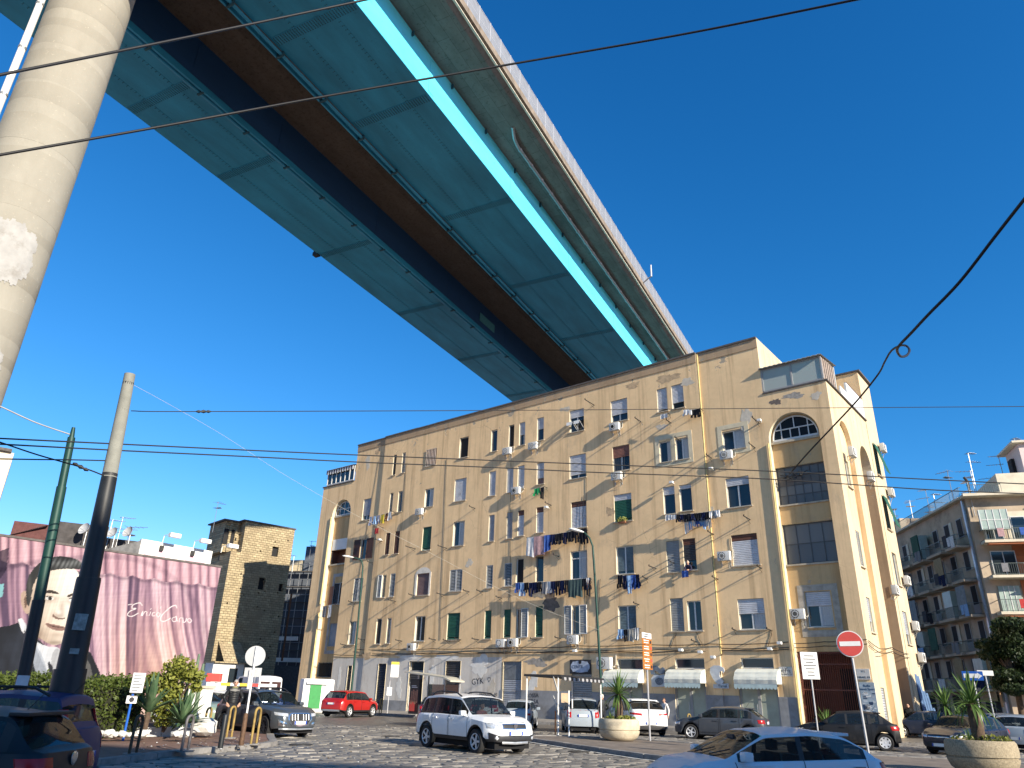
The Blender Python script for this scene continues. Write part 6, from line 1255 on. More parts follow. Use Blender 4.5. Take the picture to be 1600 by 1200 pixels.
def car(label, cat, name, loc, az, L, Wd, H, wb, fo, wr, top, belt, color, wins, shield, rearw, sill=.24, clad=None, rim=(5, False, False), tint=False, tumble=.80, frontround=.26, rearround=.17, nose=None, tail=None, fshape=None, grille=None, plate_f=True, roofrails=False, spoiler=False, z=0.0, steel=False, handles=2, rgreen=None, detail=True, seats=True, tail_h=None):
 """x forward; top/belt are (x, z) profiles from the rear; wins = side pane x ranges; shield/rearw = x ranges of windscreen and rear window"""
 root = thing(name, label, cat, (loc[0], loc[1], z), az2rz(az)); hL = L / 2; xf = hL - fo; xr = xf - wb; Ra = wr + .065; hw = Wd / 2
 xs = set([-hL, -hL + .015, -hL + .05, -hL + .11, -hL + .2, -hL + .32, -hL + .46, hL - .46, hL - .32, hL - .2, hL - .11, hL - .05, hL - .015, hL] + list(np.linspace(-hL + .5, hL - .5, 34)))
 for xw in (xf, xr):
  for a in range(0, 181, 12): xs.add(xw + Ra * math.cos(R(a)))
 for a, b in list(wins) + [shield, rearw]: xs.add(a); xs.add(b)
 for a, b in wins:
  pass
 xs = sorted(x for x in xs if -hL <= x <= hL); st = [xs[0]]
 for x in xs[1:]:
  if x - st[-1] > .012: st.append(x)
 st[-1] = hL
 topf = lambda x: sum(lerpc(top, x + d) * w for d, w in ((-.10, .15), (-.05, .2), (0, .3), (.05, .2), (.10, .15)))
 beltf = lambda x: sum(lerpc(belt, x + d) for d in (-.12, -.04, .04, .12)) / 4
 def wid(x):
  d = abs(x); k, n = (frontround, .62) if x > 0 else (rearround, .45)
  e = max(0, (d - (hL - n)) / n); mid = 1 - .02 * (x / hL) ** 2
  return hw * mid * (1 - k * e ** 2.6)
 rows = []
 for x in st:
  w = wid(x); zt = topf(x); zb = min(beltf(x), zt - .012); zl = sill
  for xw in (xf, xr):
   d = abs(x - xw)
   if d < Ra: zl = max(zl, wr + math.sqrt(Ra * Ra - d * d))
  endk = max(0, (abs(x) - (hL - .5)) / .5); zl2 = zl + (.05 * endk if x > 0 else .09 * endk)
  zl2 = min(zl2, zb - .10); z1 = max(sill + .10, zl2 + .05); z2 = max(z1 + .02, .52 * zb + .48 * .42 if True else 0); z2 = max(z2, z1 + .02); z2 = min(z2, zb - .05); z1 = min(z1, z2 - .015)
  z3 = zb - .035 - .10 * (1 if zb - z2 > .25 else 0)
  z3 = max(z3, z2 + .01)
  g = min(1, max(0, (zt - zb - .05) / max(.2, (H - zb - .05))))
  wbelt = w * .955; wroof = hw * tumble * (.94 if abs(x) > hL - .8 else 1)
  y5 = w * .925; y7 = y5 * .95 * (1 - g) + min(wroof, y5) * g; z5 = zb + .018; crown = .012 + .055 * g; z7 = max(z5 + .006, zt - crown); y6 = y5 + (y7 - y5) * .84; z6 = z5 + (z7 - z5) * .88
  rr = [(w * .93, zl2), (w * .985, z1), (w, z2), (w * .995, z3), (wbelt, zb), (y5, z5), (y6, z6), (y7, z7), (y7 * .62, z7 + (zt - z7) * .72), (0, zt)]
  xrow = []
  for (yy, zz) in rr:
   dx = 0
   if x > hL - .5: k = ((x - (hL - .5)) / .5) ** 1.5; dx = -k * lerpc(nose or [(0, .10), (.25, .03), (.45, 0), (.62, .015), (.78, .06), (1.0, .16)], zz)
   elif x < -hL + .5: k = ((-hL + .5 - x) / .5) ** 1.5; dx = k * lerpc(tail or [(0, .10), (.28, .03), (.45, 0), (.65, .02), (.9, .06), (1.2, .16), (1.7, .3)], zz)
   xrow.append((x + dx, yy, zz))
  rows.append(xrow)
 nr = 10
 V = {}
 def groups(i, r):
  xm = (st[i] + st[i + 1]) / 2
  zt = topf(xm); zb = beltf(xm)
  if r == 5:
   for k, (a, b) in enumerate(wins):
    if a < xm < b and zt - zb > .10: return 'side_window', k
  if r in (7, 8):
   if shield[0] < xm < shield[1]: return 'windscreen', 0
   if rearw[0] < xm < rearw[1]: return 'rear_window', 0
  if r in (6,) and shield[0] < xm < shield[1]: return 'body', 0
  return 'body', 0
 parts = {}
 def face(key, pts, m=0):
  b = parts.setdefault(key, MB()); b.add(pts, [tuple(range(len(pts)))], m)
 doors = []
 if detail:
  for k, (a, b) in enumerate(wins[:2 if len(wins) > 1 else 1]): doors.append((a - .06 if True else a, b + .04))
 for i in range(len(st) - 1):
  for r in range(nr - 1):
   A, B, C, D = rows[i][r], rows[i + 1][r], rows[i + 1][r + 1], rows[i][r + 1]
   key, k = groups(i, r); m = 0
   if key == 'body' and r == 0 and clad is not None: m = 1
   if key == 'body' and r == 5: m = 1 if (topf((st[i] + st[i + 1]) / 2) - beltf((st[i] + st[i + 1]) / 2) > .2 and tint is not None and any(a - .14 < (st[i] + st[i + 1]) / 2 < b + .14 for a, b in wins)) else 0
   for sgn in (1, -1):
    p = [(x, y * sgn, z_) for x, y, z_ in ((A, B, C, D) if sgn < 0 else (D, C, B, A))]
    face((key, k if key != 'side_window' else (k, sgn)), p, m)
 for e, i in ((1, len(st) - 1), (-1, 0)):
  fr = [-1, -.8, -.5, 0, .5, .8, 1]
  for r in range(nr - 2):
   for a, b in zip(fr, fr[1:]):
    A = rows[i][r]; D = rows[i][r + 1]; bul = lambda f: e * .05 * (1 - f * f)
    p = [(A[0] + bul(a), A[1] * a, A[2]), (A[0] + bul(b), A[1] * b, A[2]), (D[0] + bul(b), D[1] * b, D[2]), (D[0] + bul(a), D[1] * a, D[2])]
    face(('body', 0), p if e > 0 else p[::-1], 1 if (r == 0 and clad is not None) else 0)
 def weld(b, name, mats, parent, sm=38):
  bm = bmesh.new(); vv = [bm.verts.new(v) for v in b.v]
  for f, mi in zip(b.f, b.m):
   try: ff = bm.faces.new([vv[j] for j in f]); ff.material_index = mi
   except ValueError: pass
  bmesh.ops.remove_doubles(bm, verts=bm.verts, dist=.0008); bmesh.ops.dissolve_degenerate(bm, edges=bm.edges, dist=.0005)
  me = bpy.data.meshes.new(name); bm.to_mesh(me); bm.free()
  for mt in mats: me.materials.append(mt)
  me.polygons.foreach_set('use_smooth', [True] * len(me.polygons)); me.set_sharp_from_angle(angle=R(sm)); return link(name, me, parent)
 body = weld(parts.pop(('body', 0)), 'body', [color, clad or M_BLACKPL], root)
 gl = M_CGDARK if tint else M_CGLASS
 for (key, k), b in parts.items():
  weld(b, key, [gl if key != 'side_window' or not tint else M_CGDARK], root, 60)
 q = MB(); q.box(-hL + .12, hL - .12, -hw + .24, hw - .24, .17, .62); q.build('underbody', M_SEAM, root)
 q = MB()
 for xw in (xf, xr):
  for s in (-1, 1): q.lathe([(Ra + .012, -.15), (Ra + .012, .02)], 24, M=Matrix.Translation((xw, s * (hw - .17), wr)) @ Matrix.Rotation(R(90), 4, 'X'))
 if seats:
  xm = (shield[0] + rearw[1]) / 2
  for x in (shield[0] - .45, shield[0] - 1.25):
   for s in (-.36, .36):
    q2 = MB(); q2.cbox(x - .28, x + .28, s - .23, s + .23, .45, .62, .05); q2.cbox(x - .34, x - .18, s - .22, s + .22, .6, min(1.08, H - .42), .05); q2.cbox(x - .36, x - .24, s - .12, s + .12, min(1.1, H - .40), min(1.28, H - .22), .04); q2.build('seat', M_SEAT, root)
  q2 = MB(); q2.tube([(shield[0] + .02 + .06 * math.sin(a), .36 + .18 * math.cos(a), .86 + .17 * math.sin(a)) for a in [k * .5236 for k in range(13)]], .016, 6); q2.build('steering_wheel', M_BLACKPL, root)
  q2 = MB(); q2.cbox(shield[0] + .1, shield[1] - .1, -hw * .72, hw * .72, .55, min(.86, beltf(shield[1]) - .07), .06); q2.build('dashboard', M_SEAT, root)
 ty, rm = wheel_meshes(wr, .20, rim[0], rim[1], rim[2] if len(rim) > 2 else False)
 for xw in (xf, xr):
  for s in (-1, 1):
   o = link('wheel', ty, root, (xw, s * (hw - .115), wr), (0, random.uniform(0, 6), math.pi if s > 0 else 0)); link('rim', rm, o)
 def at_z(i, zq):
  rr = rows[i]
  for r in range(nr - 1):
   if rr[r][2] <= zq <= rr[r + 1][2] and rr[r + 1][2] > rr[r][2]:
    t_ = (zq - rr[r][2]) / (rr[r + 1][2] - rr[r][2]); return tuple(rr[r][j] + (rr[r + 1][j] - rr[r][j]) * t_ for j in range(3))
  return rr[0] if zq < rr[0][2] else rr[nr - 2]
 def end_pt(e, s, zq, off):
  idx = list(range(len(st) - 1, -1, -1)) if e > 0 else list(range(len(st)))
  P0 = at_z(idx[0], zq); path = [(P0[0] + e * .05 * (1 - f * f), P0[1] * f) for f in (0, .25, .5, .75, 1)] + [at_z(j, zq)[:2] for j in idx[1:14]]
  acc = 0
  for (x0, y0), (x1, y1) in zip(path, path[1:]):
   d = math.hypot(x1 - x0, y1 - y0)
   if acc + d >= s and d > 1e-6:
    t_ = (s - acc) / d; nx, ny = (y1 - y0) / d * e, -(x1 - x0) / d * e
    if ny < 0 and abs(ny) > abs(nx): nx, ny = -nx, -ny
    if nx * e < 0: nx, ny = -nx, -ny
    if abs(nx) < .3: ny = abs(ny)
    return Vector((x0 + (x1 - x0) * t_ + nx * off, y0 + (y1 - y0) * t_ + ny * off, zq))
   acc += d
  return Vector((*path[-1], zq))
 def patch(name, e, side, poly_lo, poly_hi, m, off=.012, n=7, par=None, nz=3):
  """poly_lo/poly_hi: z as functions given by (s, z) lists"""
  s0, s1 = poly_lo[0][0], poly_lo[-1][0]; b = MB(); P = []
  for k in range(n + 1):
   s = s0 + (s1 - s0) * k / n; a, c = lerpc(poly_lo, s), lerpc(poly_hi, s)
   for j in range(nz + 1):
    p = end_pt(e, s, a + (c - a) * j / nz, off + (.006 if 0 < j < nz and 0 < k < n else 0)); P.append((p.x, p.y * side, p.z))
  f = [(k * (nz + 1) + j, (k + 1) * (nz + 1) + j, (k + 1) * (nz + 1) + j + 1, k * (nz + 1) + j + 1) for k in range(n) for j in range(nz)]
  b.add(P, f); b.add([(p[0] - e * .03, p[1] - side * .012, p[2]) for p in P], [tuple(reversed(x)) for x in f]); N_ = len(P)
  rim_ = [j for j in range(nz + 1)] + [k * (nz + 1) + nz for k in range(1, n + 1)] + [n * (nz + 1) + j for j in range(nz - 1, -1, -1)] + [k * (nz + 1) for k in range(n - 1, 0, -1)]
  b.add(P + [(p[0] - e * .03, p[1] - side * .012, p[2]) for p in P], [(rim_[k], rim_[(k + 1) % len(rim_)], N_ + rim_[(k + 1) % len(rim_)], N_ + rim_[k]) for k in range(len(rim_))])
  return b.build(name, m, par or root, smooth=40, recalc=True)
 F = fshape or {}
 for nm, e, m in (('headlight', 1, M_LAMP), ('tail_light', -1, M_RED)):
  if nm in F:
   for side in (1, -1): patch(nm, e, side, F[nm][0], F[nm][1], m)
 for nm, e, lo, hi, m in F.get('extra', []):
  for side in (1, -1): patch(nm, e, side, lo, hi, m)
 for nm, e, lo, hi, m, off in F.get('centre', []):
  b = []
  for side in (1, -1): patch(nm, e, side, lo, hi, m, off)
 for e, zp in ((1, F.get('pf', .42)), (-1, F.get('pr', .78))):
  if zp is None: continue
  p = end_pt(e, 0.0, zp, .03); q2 = MB(); q2.box(p.x - .008, p.x + .008, -.26, .26, zp - .055, zp + .055); pl = q2.build('number_plate', M_PLATE, root)
  q2 = MB(); q2.box(p.x + e * .009, p.x + e * .011, -.258, -.205, zp - .053, zp + .053); q2.box(p.x + e * .009, p.x + e * .011, .205, .258, zp - .053, zp + .053); q2.build('plate_band', M_PBLUE, pl)
 if detail:
  for a, b in doors:
   for side in (1, -1):
    q2 = MB()
    for x in (a, b):
     i = min(range(len(st)), key=lambda j: abs(st[j] - x)); pts = [Vector((rows[i][r][0], (rows[i][r][1] + .001) * side, rows[i][r][2])) for r in range(1, 6)]
     if rows[i][1][2] < .75: q2.tube(pts, .0065, 4)
    pts = []; 
    i0 = min(range(len(st)), key=lambda j: abs(st[j] - a)); i1 = min(range(len(st)), key=lambda j: abs(st[j] - b))
    pts = [Vector((rows[j][1][0], (rows[j][1][1] + .001) * side, rows[j][1][2])) for j in range(i0, i1 + 1)]
    if len(pts) > 1: q2.tube(pts, .0065, 4)
    dr_ = q2.build('door_gap', M_SEAM, root)
    i = min(range(len(st)), key=lambda j: abs(st[j] - (a + .18))); zz = rows[i][4][2] - .10; yy = rows[i][3][1]; q2 = MB(); q2.cbox(a + .08, a + .28, yy * side - .012, yy * side + .028 * side + .012 * (1 if side > 0 else 0), zz - .018, zz + .018, .008); q2.build('door_handle', color if not F.get('chrome') else M_CHROME, root)
  xA = wins[-1][1] - .05 if wins[-1][1] > wins[0][1] else wins[0][1] - .05; xA = max(w_[1] for w_ in wins) - .10
  for side in (1, -1):
   i = min(range(len(st)), key=lambda j: abs(st[j] - xA)); yb_, zb2 = rows[i][4][1], rows[i][4][2]
   q2 = MB(); q2.cbox(xA - .05, xA + .10, side * (yb_ + .12) - .10, side * (yb_ + .12) + .10, zb2 + .03, zb2 + .17, .045); q2.box(xA, xA + .06, side * yb_ - .06, side * yb_ + .06, zb2 + .02, zb2 + .07); mr_ = q2.build('wing_mirror', F.get('mirror', color), root, smooth=50)
  for s in (-.3, .25): q2 = MB(); q2.tube([(shield[1] - .02, s - .1, topf(shield[1]) + .02), ((shield[0] + shield[1]) / 2 + .15, s + .30, topf((shield[0] + shield[1]) / 2 + .15) + .018)], .009, 4); q2.build('wiper', M_BLACKPL, root)
 if roofrails:
  x0, x1 = roofrails
  for side in (1, -1):
   pts = [(x, side * hw * tumble * .90, topf(x) + (.055 if 0 < k < 6 else -.04)) for k, x in enumerate(np.linspace(x0, x1, 7))]; q2 = MB(); q2.tube(pts, .024, 6); q2.build('roof_rail', M_BLACKPL if roofrails else M_METAL, root, smooth=50)
 if spoiler:
  xs_ = spoiler; zz = topf(xs_ + .1); q2 = MB(); q2.cbox(xs_ - .10, xs_ + .16, -hw * tumble * .86, hw * tumble * .86, zz - .045, zz + .002, .015); q2.build('roof_spoiler', color, root, smooth=50)
 if detail:
  xa = rearw[1] + .25; q2 = MB(); q2.tube([(xa, 0, topf(xa)), (xa - .18, 0, topf(xa) + .22)], .006, 4); q2.build('aerial', M_BLACKPL, root)
 root['L'] = L
 return root, patch, end_pt, topf, rows, st
def hatch(L, H, zc=.93, zn=.70, xc=None, xrf=None, xrr=None, zrw=.98, zt=.92, xrb=None, hump=.0):
 h = L / 2; xc = xc if xc is not None else h - 1.05; xrf = xrf if xrf is not None else h - 1.75; xrr = xrr if xrr is not None else -h + .55; xrb = xrb if xrb is not None else -h + .10
 return [(-h, zt), (-h + .03, zt + .02), (xrb, zrw), (xrr, H - .065), ((xrf + xrr) / 2 - .1, H), (xrf, H - .055), (xc, zc), ((xc + h) / 2, (zc + zn) / 2 + .045), (h - .14, zn + .02), (h, zn - .05)]
def belt_(L, rear, mid, front, nose): h = L / 2; return [(-h, rear), (-h * .35, mid), (h - 1.15, front), (h - .4, nose + .02), (h, nose - .06)]
LAMP = lambda s0, s1, z0, z1, z2, z3: ([(s0, z0), (s1, z2)], [(s0, z1), (s1, z3)])
P_WHITE = paint('white_car_paint', (.74, .75, .76)); P_GREY = paint('grey_car_paint', (.065, .075, .085), .3); P_BLUE = paint('blue_car_paint', (.015, .06, .28), .2); P_RED = paint('red_car_paint', (.38, .015, .012), .15); P_BLACK = paint('black_car_paint', (.007, .008, .011), 0, .5, .06); P_DGREY = paint('graphite_car_paint', (.045, .052, .066), .0, .35, .35); P_LBLUE = paint('pale_blue_car_paint', (.60, .63, .66), .0, .4, .35); P_SILV = paint('silver_car_paint', (.30, .345, .39), .1); P_DBLUE = paint('dark_blue_car_paint', (.010, .014, .028), 0, .3, .35); P_GREEN = paint('pale_green_car_paint', (.30, .38, .27), .2); P_NAVY = paint('navy_van_paint', (.010, .020, .09), 0, .5, .06)
CARG = 'cars on the square'
t_ = hatch(4.32, 1.66, 1.07, .90, 1.02, .42, -1.62, 1.05, 1.02, -2.02)
r_, patch, end_pt, topf, rows, st = car('white off-road car with roof rails crossing the cobbles, driver inside', 'car', 'white_car', (-.95, 25.75), 141, 4.32, 1.82, 1.66, 2.67, .82, .345, t_, [(-2.16, 1.0), (-.8, 1.03), (1.0, 1.0), (1.75, .93), (2.16, .84)], P_WHITE, [(-.93, -.10), (-.02, .86), (-1.72, -1.02)], (.44, 1.06), (-2.05, -1.66), sill=.34, clad=M_BLACKPL, rim=(5, False), roofrails=(-1.4, .3), tumble=.83, frontround=.2,
 fshape=dict(headlight=LAMP(.50, .98, .72, .90, .74, .88), tail_light=LAMP(.72, .92, .72, 1.12, .74, 1.1), pf=.60, pr=.85, extra=[('fog_lamp', 1, [(.62, .42), (.76, .42)], [(.62, .52), (.76, .52)], M_LAMP), ('bumper_corner', 1, [(.42, .36), (.95, .38)], [(.42, .50), (.95, .62)], M_BLACKPL)],
 centre=[('grille', 1, [(0, .70), (.46, .71)], [(0, .87), (.46, .86)], M_CHROME, .014), ('grille_inset', 1, [(0, .73), (.43, .735)], [(0, .84), (.43, .835)], M_BLACKPL, .022), ('lower_grille', 1, [(0, .40), (.58, .41)], [(0, .54), (.58, .53)], M_BLACKPL, .016), ('skid_plate', 1, [(0, .30), (.5, .32)], [(0, .37), (.5, .38)], M_METAL, .02)]), handles=2)
p = end_pt(1, 0, .785, .04); q = MB(); q.prism([(-.07, .06), (.07, .06), (.06, -.02), (0, -.075), (-.06, -.02)], lambda a, b: (p.x + .012, a, .785 + b), lambda a, b: (p.x - .01, a, .785 + b)); q.build('shield_badge', M_CHROME, r_, recalc=True)
t_ = hatch(4.48, 1.60, 1.06, .88, 1.05, .42, -1.55, 1.1, 1.0, -2.06)
r_, patch, end_pt, topf, rows, st = car('dark grey SUV with big framed grille stopped behind the yellow hoops', 'car', 'grey_suv', (-9.0, 30.2), 130, 4.48, 1.85, 1.60, 2.68, .9, .36, t_, [(-2.24, .98), (-.8, 1.03), (1.0, 1.0), (1.8, .92), (2.24, .82)], P_GREY, [(-.95, -.12), (-.04, .86), (-1.62, -1.05)], (.44, 1.08), (-2.0, -1.62), sill=.30, clad=None, rim=(10, True), tumble=.80, roofrails=(-1.4, .35),
 fshape=dict(headlight=LAMP(.50, 1.0, .72, .82, .76, .86), tail_light=LAMP(.4, 1.0, .92, 1.04, .92, 1.02), pf=.52, pr=.7, extra=[('side_intake', 1, [(.52, .40), (.86, .42)], [(.52, .50), (.86, .62)], M_CHROME), ('side_intake_inset', 1, [(.60, .43), (.80, .45)], [(.60, .49), (.80, .55)], M_BLACKPL)],
 centre=[('grille_frame', 1, [(0, .40), (.36, .41), (.50, .62)], [(0, .84), (.40, .84), (.50, .70)], M_CHROME, .012), ('grille', 1, [(0, .45), (.33, .46), (.45, .63)], [(0, .81), (.37, .81), (.45, .70)], M_BLACKPL, .02), ('lower_lip', 1, [(0, .28), (.8, .29)], [(0, .33), (.8, .34)], M_METAL, .02)]))
for k in range(-3, 4):
 if k: s_ = .075 * abs(k) * 1.55; a_ = end_pt(1, s_, .60, .03); b_ = end_pt(1, s_, .79, .03); q = MB(); sg = 1 if k > 0 else -1; q.tube([(a_.x, a_.y * sg, a_.z), (b_.x, b_.y * sg, b_.z)], .011, 5); q.build('grille_bar', M_CHROME, r_)
t_ = hatch(4.38, 1.60, 1.04, .86, 1.05, .45, -1.5, 1.08, 1.0, -2.0)
car('red crossover parked by the kerb before the blue shutter', 'car', 'red_car', (-10.0, 52.2), 24, 4.38, 1.84, 1.60, 2.65, .86, .35, t_, [(-2.19, 1.0), (-.8, 1.02), (1.0, .98), (2.19, .8)], P_RED, [(-.93, -.1), (-.02, .85), (-1.55, -1.02)], (.46, 1.06), (-1.97, -1.55), sill=.32, clad=M_BLACKPL, spoiler=-1.55, fshape=dict(headlight=LAMP(.5, .95, .7, .82, .72, .82), tail_light=LAMP(.42, 1.02, .86, .98, .88, 1.02), pf=.45, pr=.80, centre=[('rear_skid', -1, [(0, .34), (.7, .35)], [(0, .46), (.7, .45)], M_METAL, .015)]), rim=(5, False))
t_ = hatch(4.66, 1.66, 1.05, .88, 1.0, .35, -1.25, 1.16, 1.08, -2.06)
r_, patch, end_pt, topf, rows, st = car('white SUV parked nose in behind the planter, red slim tail lights', 'car', 'white_suv', (6.85, 40.2), -7, 4.66, 1.9, 1.66, 2.82, .86, .37, t_, [(-2.33, 1.08), (-.8, 1.06), (1.0, 1.0), (2.33, .8)], P_WHITE, [(-.9, -.08), (0, .84), (-1.5, -1.0)], (.37, 1.02), (-2.02, -1.32), sill=.30, clad=None, tint=True, spoiler=-1.3, fshape=dict(headlight=LAMP(.5, .95, .72, .84, .76, .84), tail_light=LAMP(.42, 1.08, .90, 1.0, .96, 1.04), pf=.42, pr=.58, centre=[('rear_diffuser', -1, [(0, .30), (.78, .31)], [(0, .50), (.78, .46)], M_BLACKPL, .014)]), rim=(5, False))
for s in (-1, 1): a_ = end_pt(-1, .62, .40, .02); q = MB(); q.tube([(a_.x - .05, a_.y * s, .40), (a_.x + .1, a_.y * s, .40)], .055, 10); q.build('exhaust', M_CHROME, r_)
t_ = hatch(4.07, 1.45, .96, .78, .95, .30, -1.35, 1.02, .95, -1.9)
car('graphite hatchback facing the planter below the shop awnings', 'car', 'graphite_hatchback', (10.15, 36.6), -62, 4.07, 1.75, 1.45, 2.55, .80, .32, t_, [(-2.03, .94), (-.7, .95), (.9, .91), (2.03, .70)], P_DGREY, [(-.9, -.12), (-.04, .80), (-1.36, -1.02)], (.32, .98), (-1.86, -1.4), spoiler=-1.38, fshape=dict(headlight=LAMP(.42, .95, .60, .71, .62, .73), tail_light=LAMP(.48, .95, .76, .92, .78, .92), pf=.40, pr=.80), rim=(5, False))
t_ = hatch(3.97, 1.46, .97, .78, .92, .28, -1.25, 1.0, .95, -1.83)
car('black hatchback with white wheel covers behind the no entry pole', 'car', 'black_hatchback', (14.35, 33.1), -67, 3.97, 1.74, 1.46, 2.54, .82, .315, t_, [(-1.98, .98), (-.7, .95), (.9, .9), (1.98, .7)], P_BLACK, [(-.86, -.10), (-.02, .80), (-1.28, -.98)], (.30, .95), (-1.80, -1.3), spoiler=-1.28, fshape=dict(headlight=LAMP(.42, .95, .60, .72, .64, .75), tail_light=LAMP(.5, 1.0, .78, .95, .76, .90), pf=.40, pr=.82), rim=(7, False, True))
t_ = hatch(3.95, 1.46, .97, .76, .93, .25, -1.2, 1.0, .93, -1.82)
r_, patch, end_pt, topf, rows, st = car('dark blue supermini with clear headlight and plain steel wheels beside the right planter', 'car', 'dark_supermini', (18.35, 31.4), -122, 3.95, 1.72, 1.46, 2.49, .80, .31, t_, [(-1.97, .96), (-.7, .93), (.9, .88), (1.97, .68)], P_DBLUE, [(-.85, -.08), (0, .82), (-1.25, -.97)], (.27, .96), (-1.78, -1.25), fshape=dict(headlight=LAMP(.44, 1.08, .60, .70, .70, .80), tail_light=LAMP(.6, .95, .8, .98, .8, .95), pf=.36, pr=.78, centre=[('lower_grille', 1, [(0, .26), (.5, .28)], [(0, .48), (.42, .46)], M_BLACKPL, .012), ('upper_grille', 1, [(0, .60), (.40, .62)], [(0, .66), (.40, .66)], M_CHROME, .012)]), rim=(9, True, True))
t_ = hatch(3.84, 1.45, .99, .80, 1.02, .32, -1.15, 1.02, .95, -1.75)
r_, patch, end_pt, topf, rows, st = car('pale blue hatchback in the shade of the foreground, roof and windows showing', 'car', 'pale_blue_hatchback', (4.45, 13.75), -101, 3.84, 1.69, 1.45, 2.39, .78, .30, t_, [(-1.92, 1.0), (-1.2, .985), (-.3, .955), (.9, .92), (1.92, .72)], P_LBLUE, [(-.24, .84), (-1.38, -.33)], (.34, 1.05), (-1.72, -1.2), tumble=.80, spoiler=-1.22, z=-.14, fshape=dict(headlight=LAMP(.42, .92, .60, .74, .66, .80), tail_light=LAMP(.55, .85, .72, 1.1, .72, 1.05), pf=.40, pr=.7, chrome=1), rim=(5, False))
q = MB(); q.cbox(.52, .56, -.12, .12, 1.24, 1.31, .012); q.build('rear_view_mirror', M_BLACKPL, r_)
t_ = hatch(4.02, 1.50, .99, .80, .92, .3, -1.45, 1.0, .95, -1.88)
r_, patch, end_pt, topf, rows, st = car('black hatchback with roof spoiler at the lower left, tail towards the square', 'car', 'black_hatchback', (-7.75, 10.85), -93, 4.02, 1.74, 1.50, 2.52, .82, .315, t_, [(-2.0, .98), (-.7, .96), (.9, .9), (2.0, .7)], P_BLACK, [(-.85, -.10), (-.02, .80), (-1.40, -.97)], (.30, .95), (-1.86, -1.5), spoiler=-1.5, z=-.14, fshape=dict(headlight=LAMP(.42, .95, .60, .72, .64, .75), tail_light=LAMP(.48, .98, .74, .92, .72, .92), pf=.40, pr=.55), rim=(5, False))
p = end_pt(-1, 0, .88, .012); q = MB(); q.lathe([(.07, 0), (.085, .006), (.085, .012), (.06, .016)], 20, M=Matrix.Translation((p.x, 0, .88)) @ Matrix.Rotation(R(-90), 4, 'Y')); q.build('round_badge', M_CHROME, r_)
t_ = hatch(3.75, 1.66, 1.08, .84, .92, .42, -1.62, 1.05, 1.02, -1.80)
r_, patch, end_pt, topf, rows, st = car('blue boxy car with tall red tail lamps beyond the black one at lower left', 'car', 'blue_boxy_car', (-9.3, 14.4), -95, 3.75, 1.62, 1.62, 2.3, .72, .30, t_, [(-1.87, 1.02), (-.7, 1.02), (.9, .98), (1.87, .78)], P_NAVY, [(-.85, -.10), (-.02, .80), (-1.62, -.97)], (.44, .96), (-1.78, -1.66), roofrails=(-1.3, .3), tumble=.86, z=-.14, fshape=dict(headlight=LAMP(.42, .8, .60, .74, .64, .76), tail_light=LAMP(.62, .80, .70, 1.36, .70, 1.36), extra=[('reversing_lamp', -1, [(.63, .86), (.79, .86)], [(.63, .94), (.79, .94)], M_LAMP)], pf=.40, pr=.62), rim=(8, False, True))
car('bright blue small boxy car between the grey SUV and the red car', 'car', 'blue_small_car', (-12.6, 41.6), 62, 3.55, 1.60, 1.54, 2.3, .68, .29, hatch(3.55, 1.54, 1.02, .82, .85, .36, -1.5, 1.02, .98, -1.70), [(-1.77, 1.0), (-.7, .99), (.85, .95), (1.77, .75)], P_BLUE, [(-.8, -.08), (0, .74), (-1.5, -.92)], (.38, .88), (-1.68, -1.54), tumble=.86, fshape=dict(headlight=LAMP(.4, .75, .58, .72, .6, .72), tail_light=LAMP(.6, .78, .66, 1.30, .66, 1.28), pf=.40, pr=.6))
car('white hatchback with a dark tailgate window behind the off-road car', 'car', 'white_hatchback', (-.7, 42.0), 8, 3.7, 1.66, 1.50, 2.4, .7, .30, hatch(3.7, 1.50, 1.0, .8, .9, .35, -1.35, 1.0, .96, -1.74), [(-1.85, .96), (-.7, .95), (.9, .9), (1.85, .7)], P_WHITE, [(-.8, -.08), (0, .78), (-1.35, -.92)], (.37, .93), (-1.72, -1.4), fshape=dict(headlight=LAMP(.42, .8, .6, .72, .6, .72), tail_light=LAMP(.55, .80, .82, 1.12, .84, 1.12), pr=.62))
car('dark car with red tail lamp half hidden behind the off-road car', 'car', 'dark_estate', (-3.1, 43.0), 14, 4.2, 1.75, 1.52, 2.55, .8, .32, hatch(4.2, 1.52, 1.0, .8, 1.0, .35, -1.5, 1.02, .98, -1.98), [(-2.1, .98), (-.7, .97), (.9, .92), (2.1, .7)], P_DBLUE, [(-.9, -.08), (0, .84), (-1.5, -1.0)], (.37, 1.0), (-1.95, -1.55), fshape=dict(headlight=LAMP(.42, .8, .6, .72, .6, .72), tail_light=LAMP(.6, .9, .82, 1.02, .84, 1.02), pr=.62))
car('small white city car with wide rear window beside the white hatchback', 'car', 'white_city_car', (1.05, 42.6), 9, 3.35, 1.52, 1.44, 2.2, .65, .28, hatch(3.35, 1.44, .96, .78, .8, .3, -1.15, .98, .92, -1.58), [(-1.67, .92), (-.7, .92), (.85, .88), (1.67, .68)], P_SILV, [(-.7, .70), (-1.15, -.8)], (.32, .83), (-1.56, -1.2), fshape=dict(headlight=LAMP(.4, .7, .58, .7, .58, .7), tail_light=LAMP(.45, .72, .68, .78, .68, .78), pr=.55))
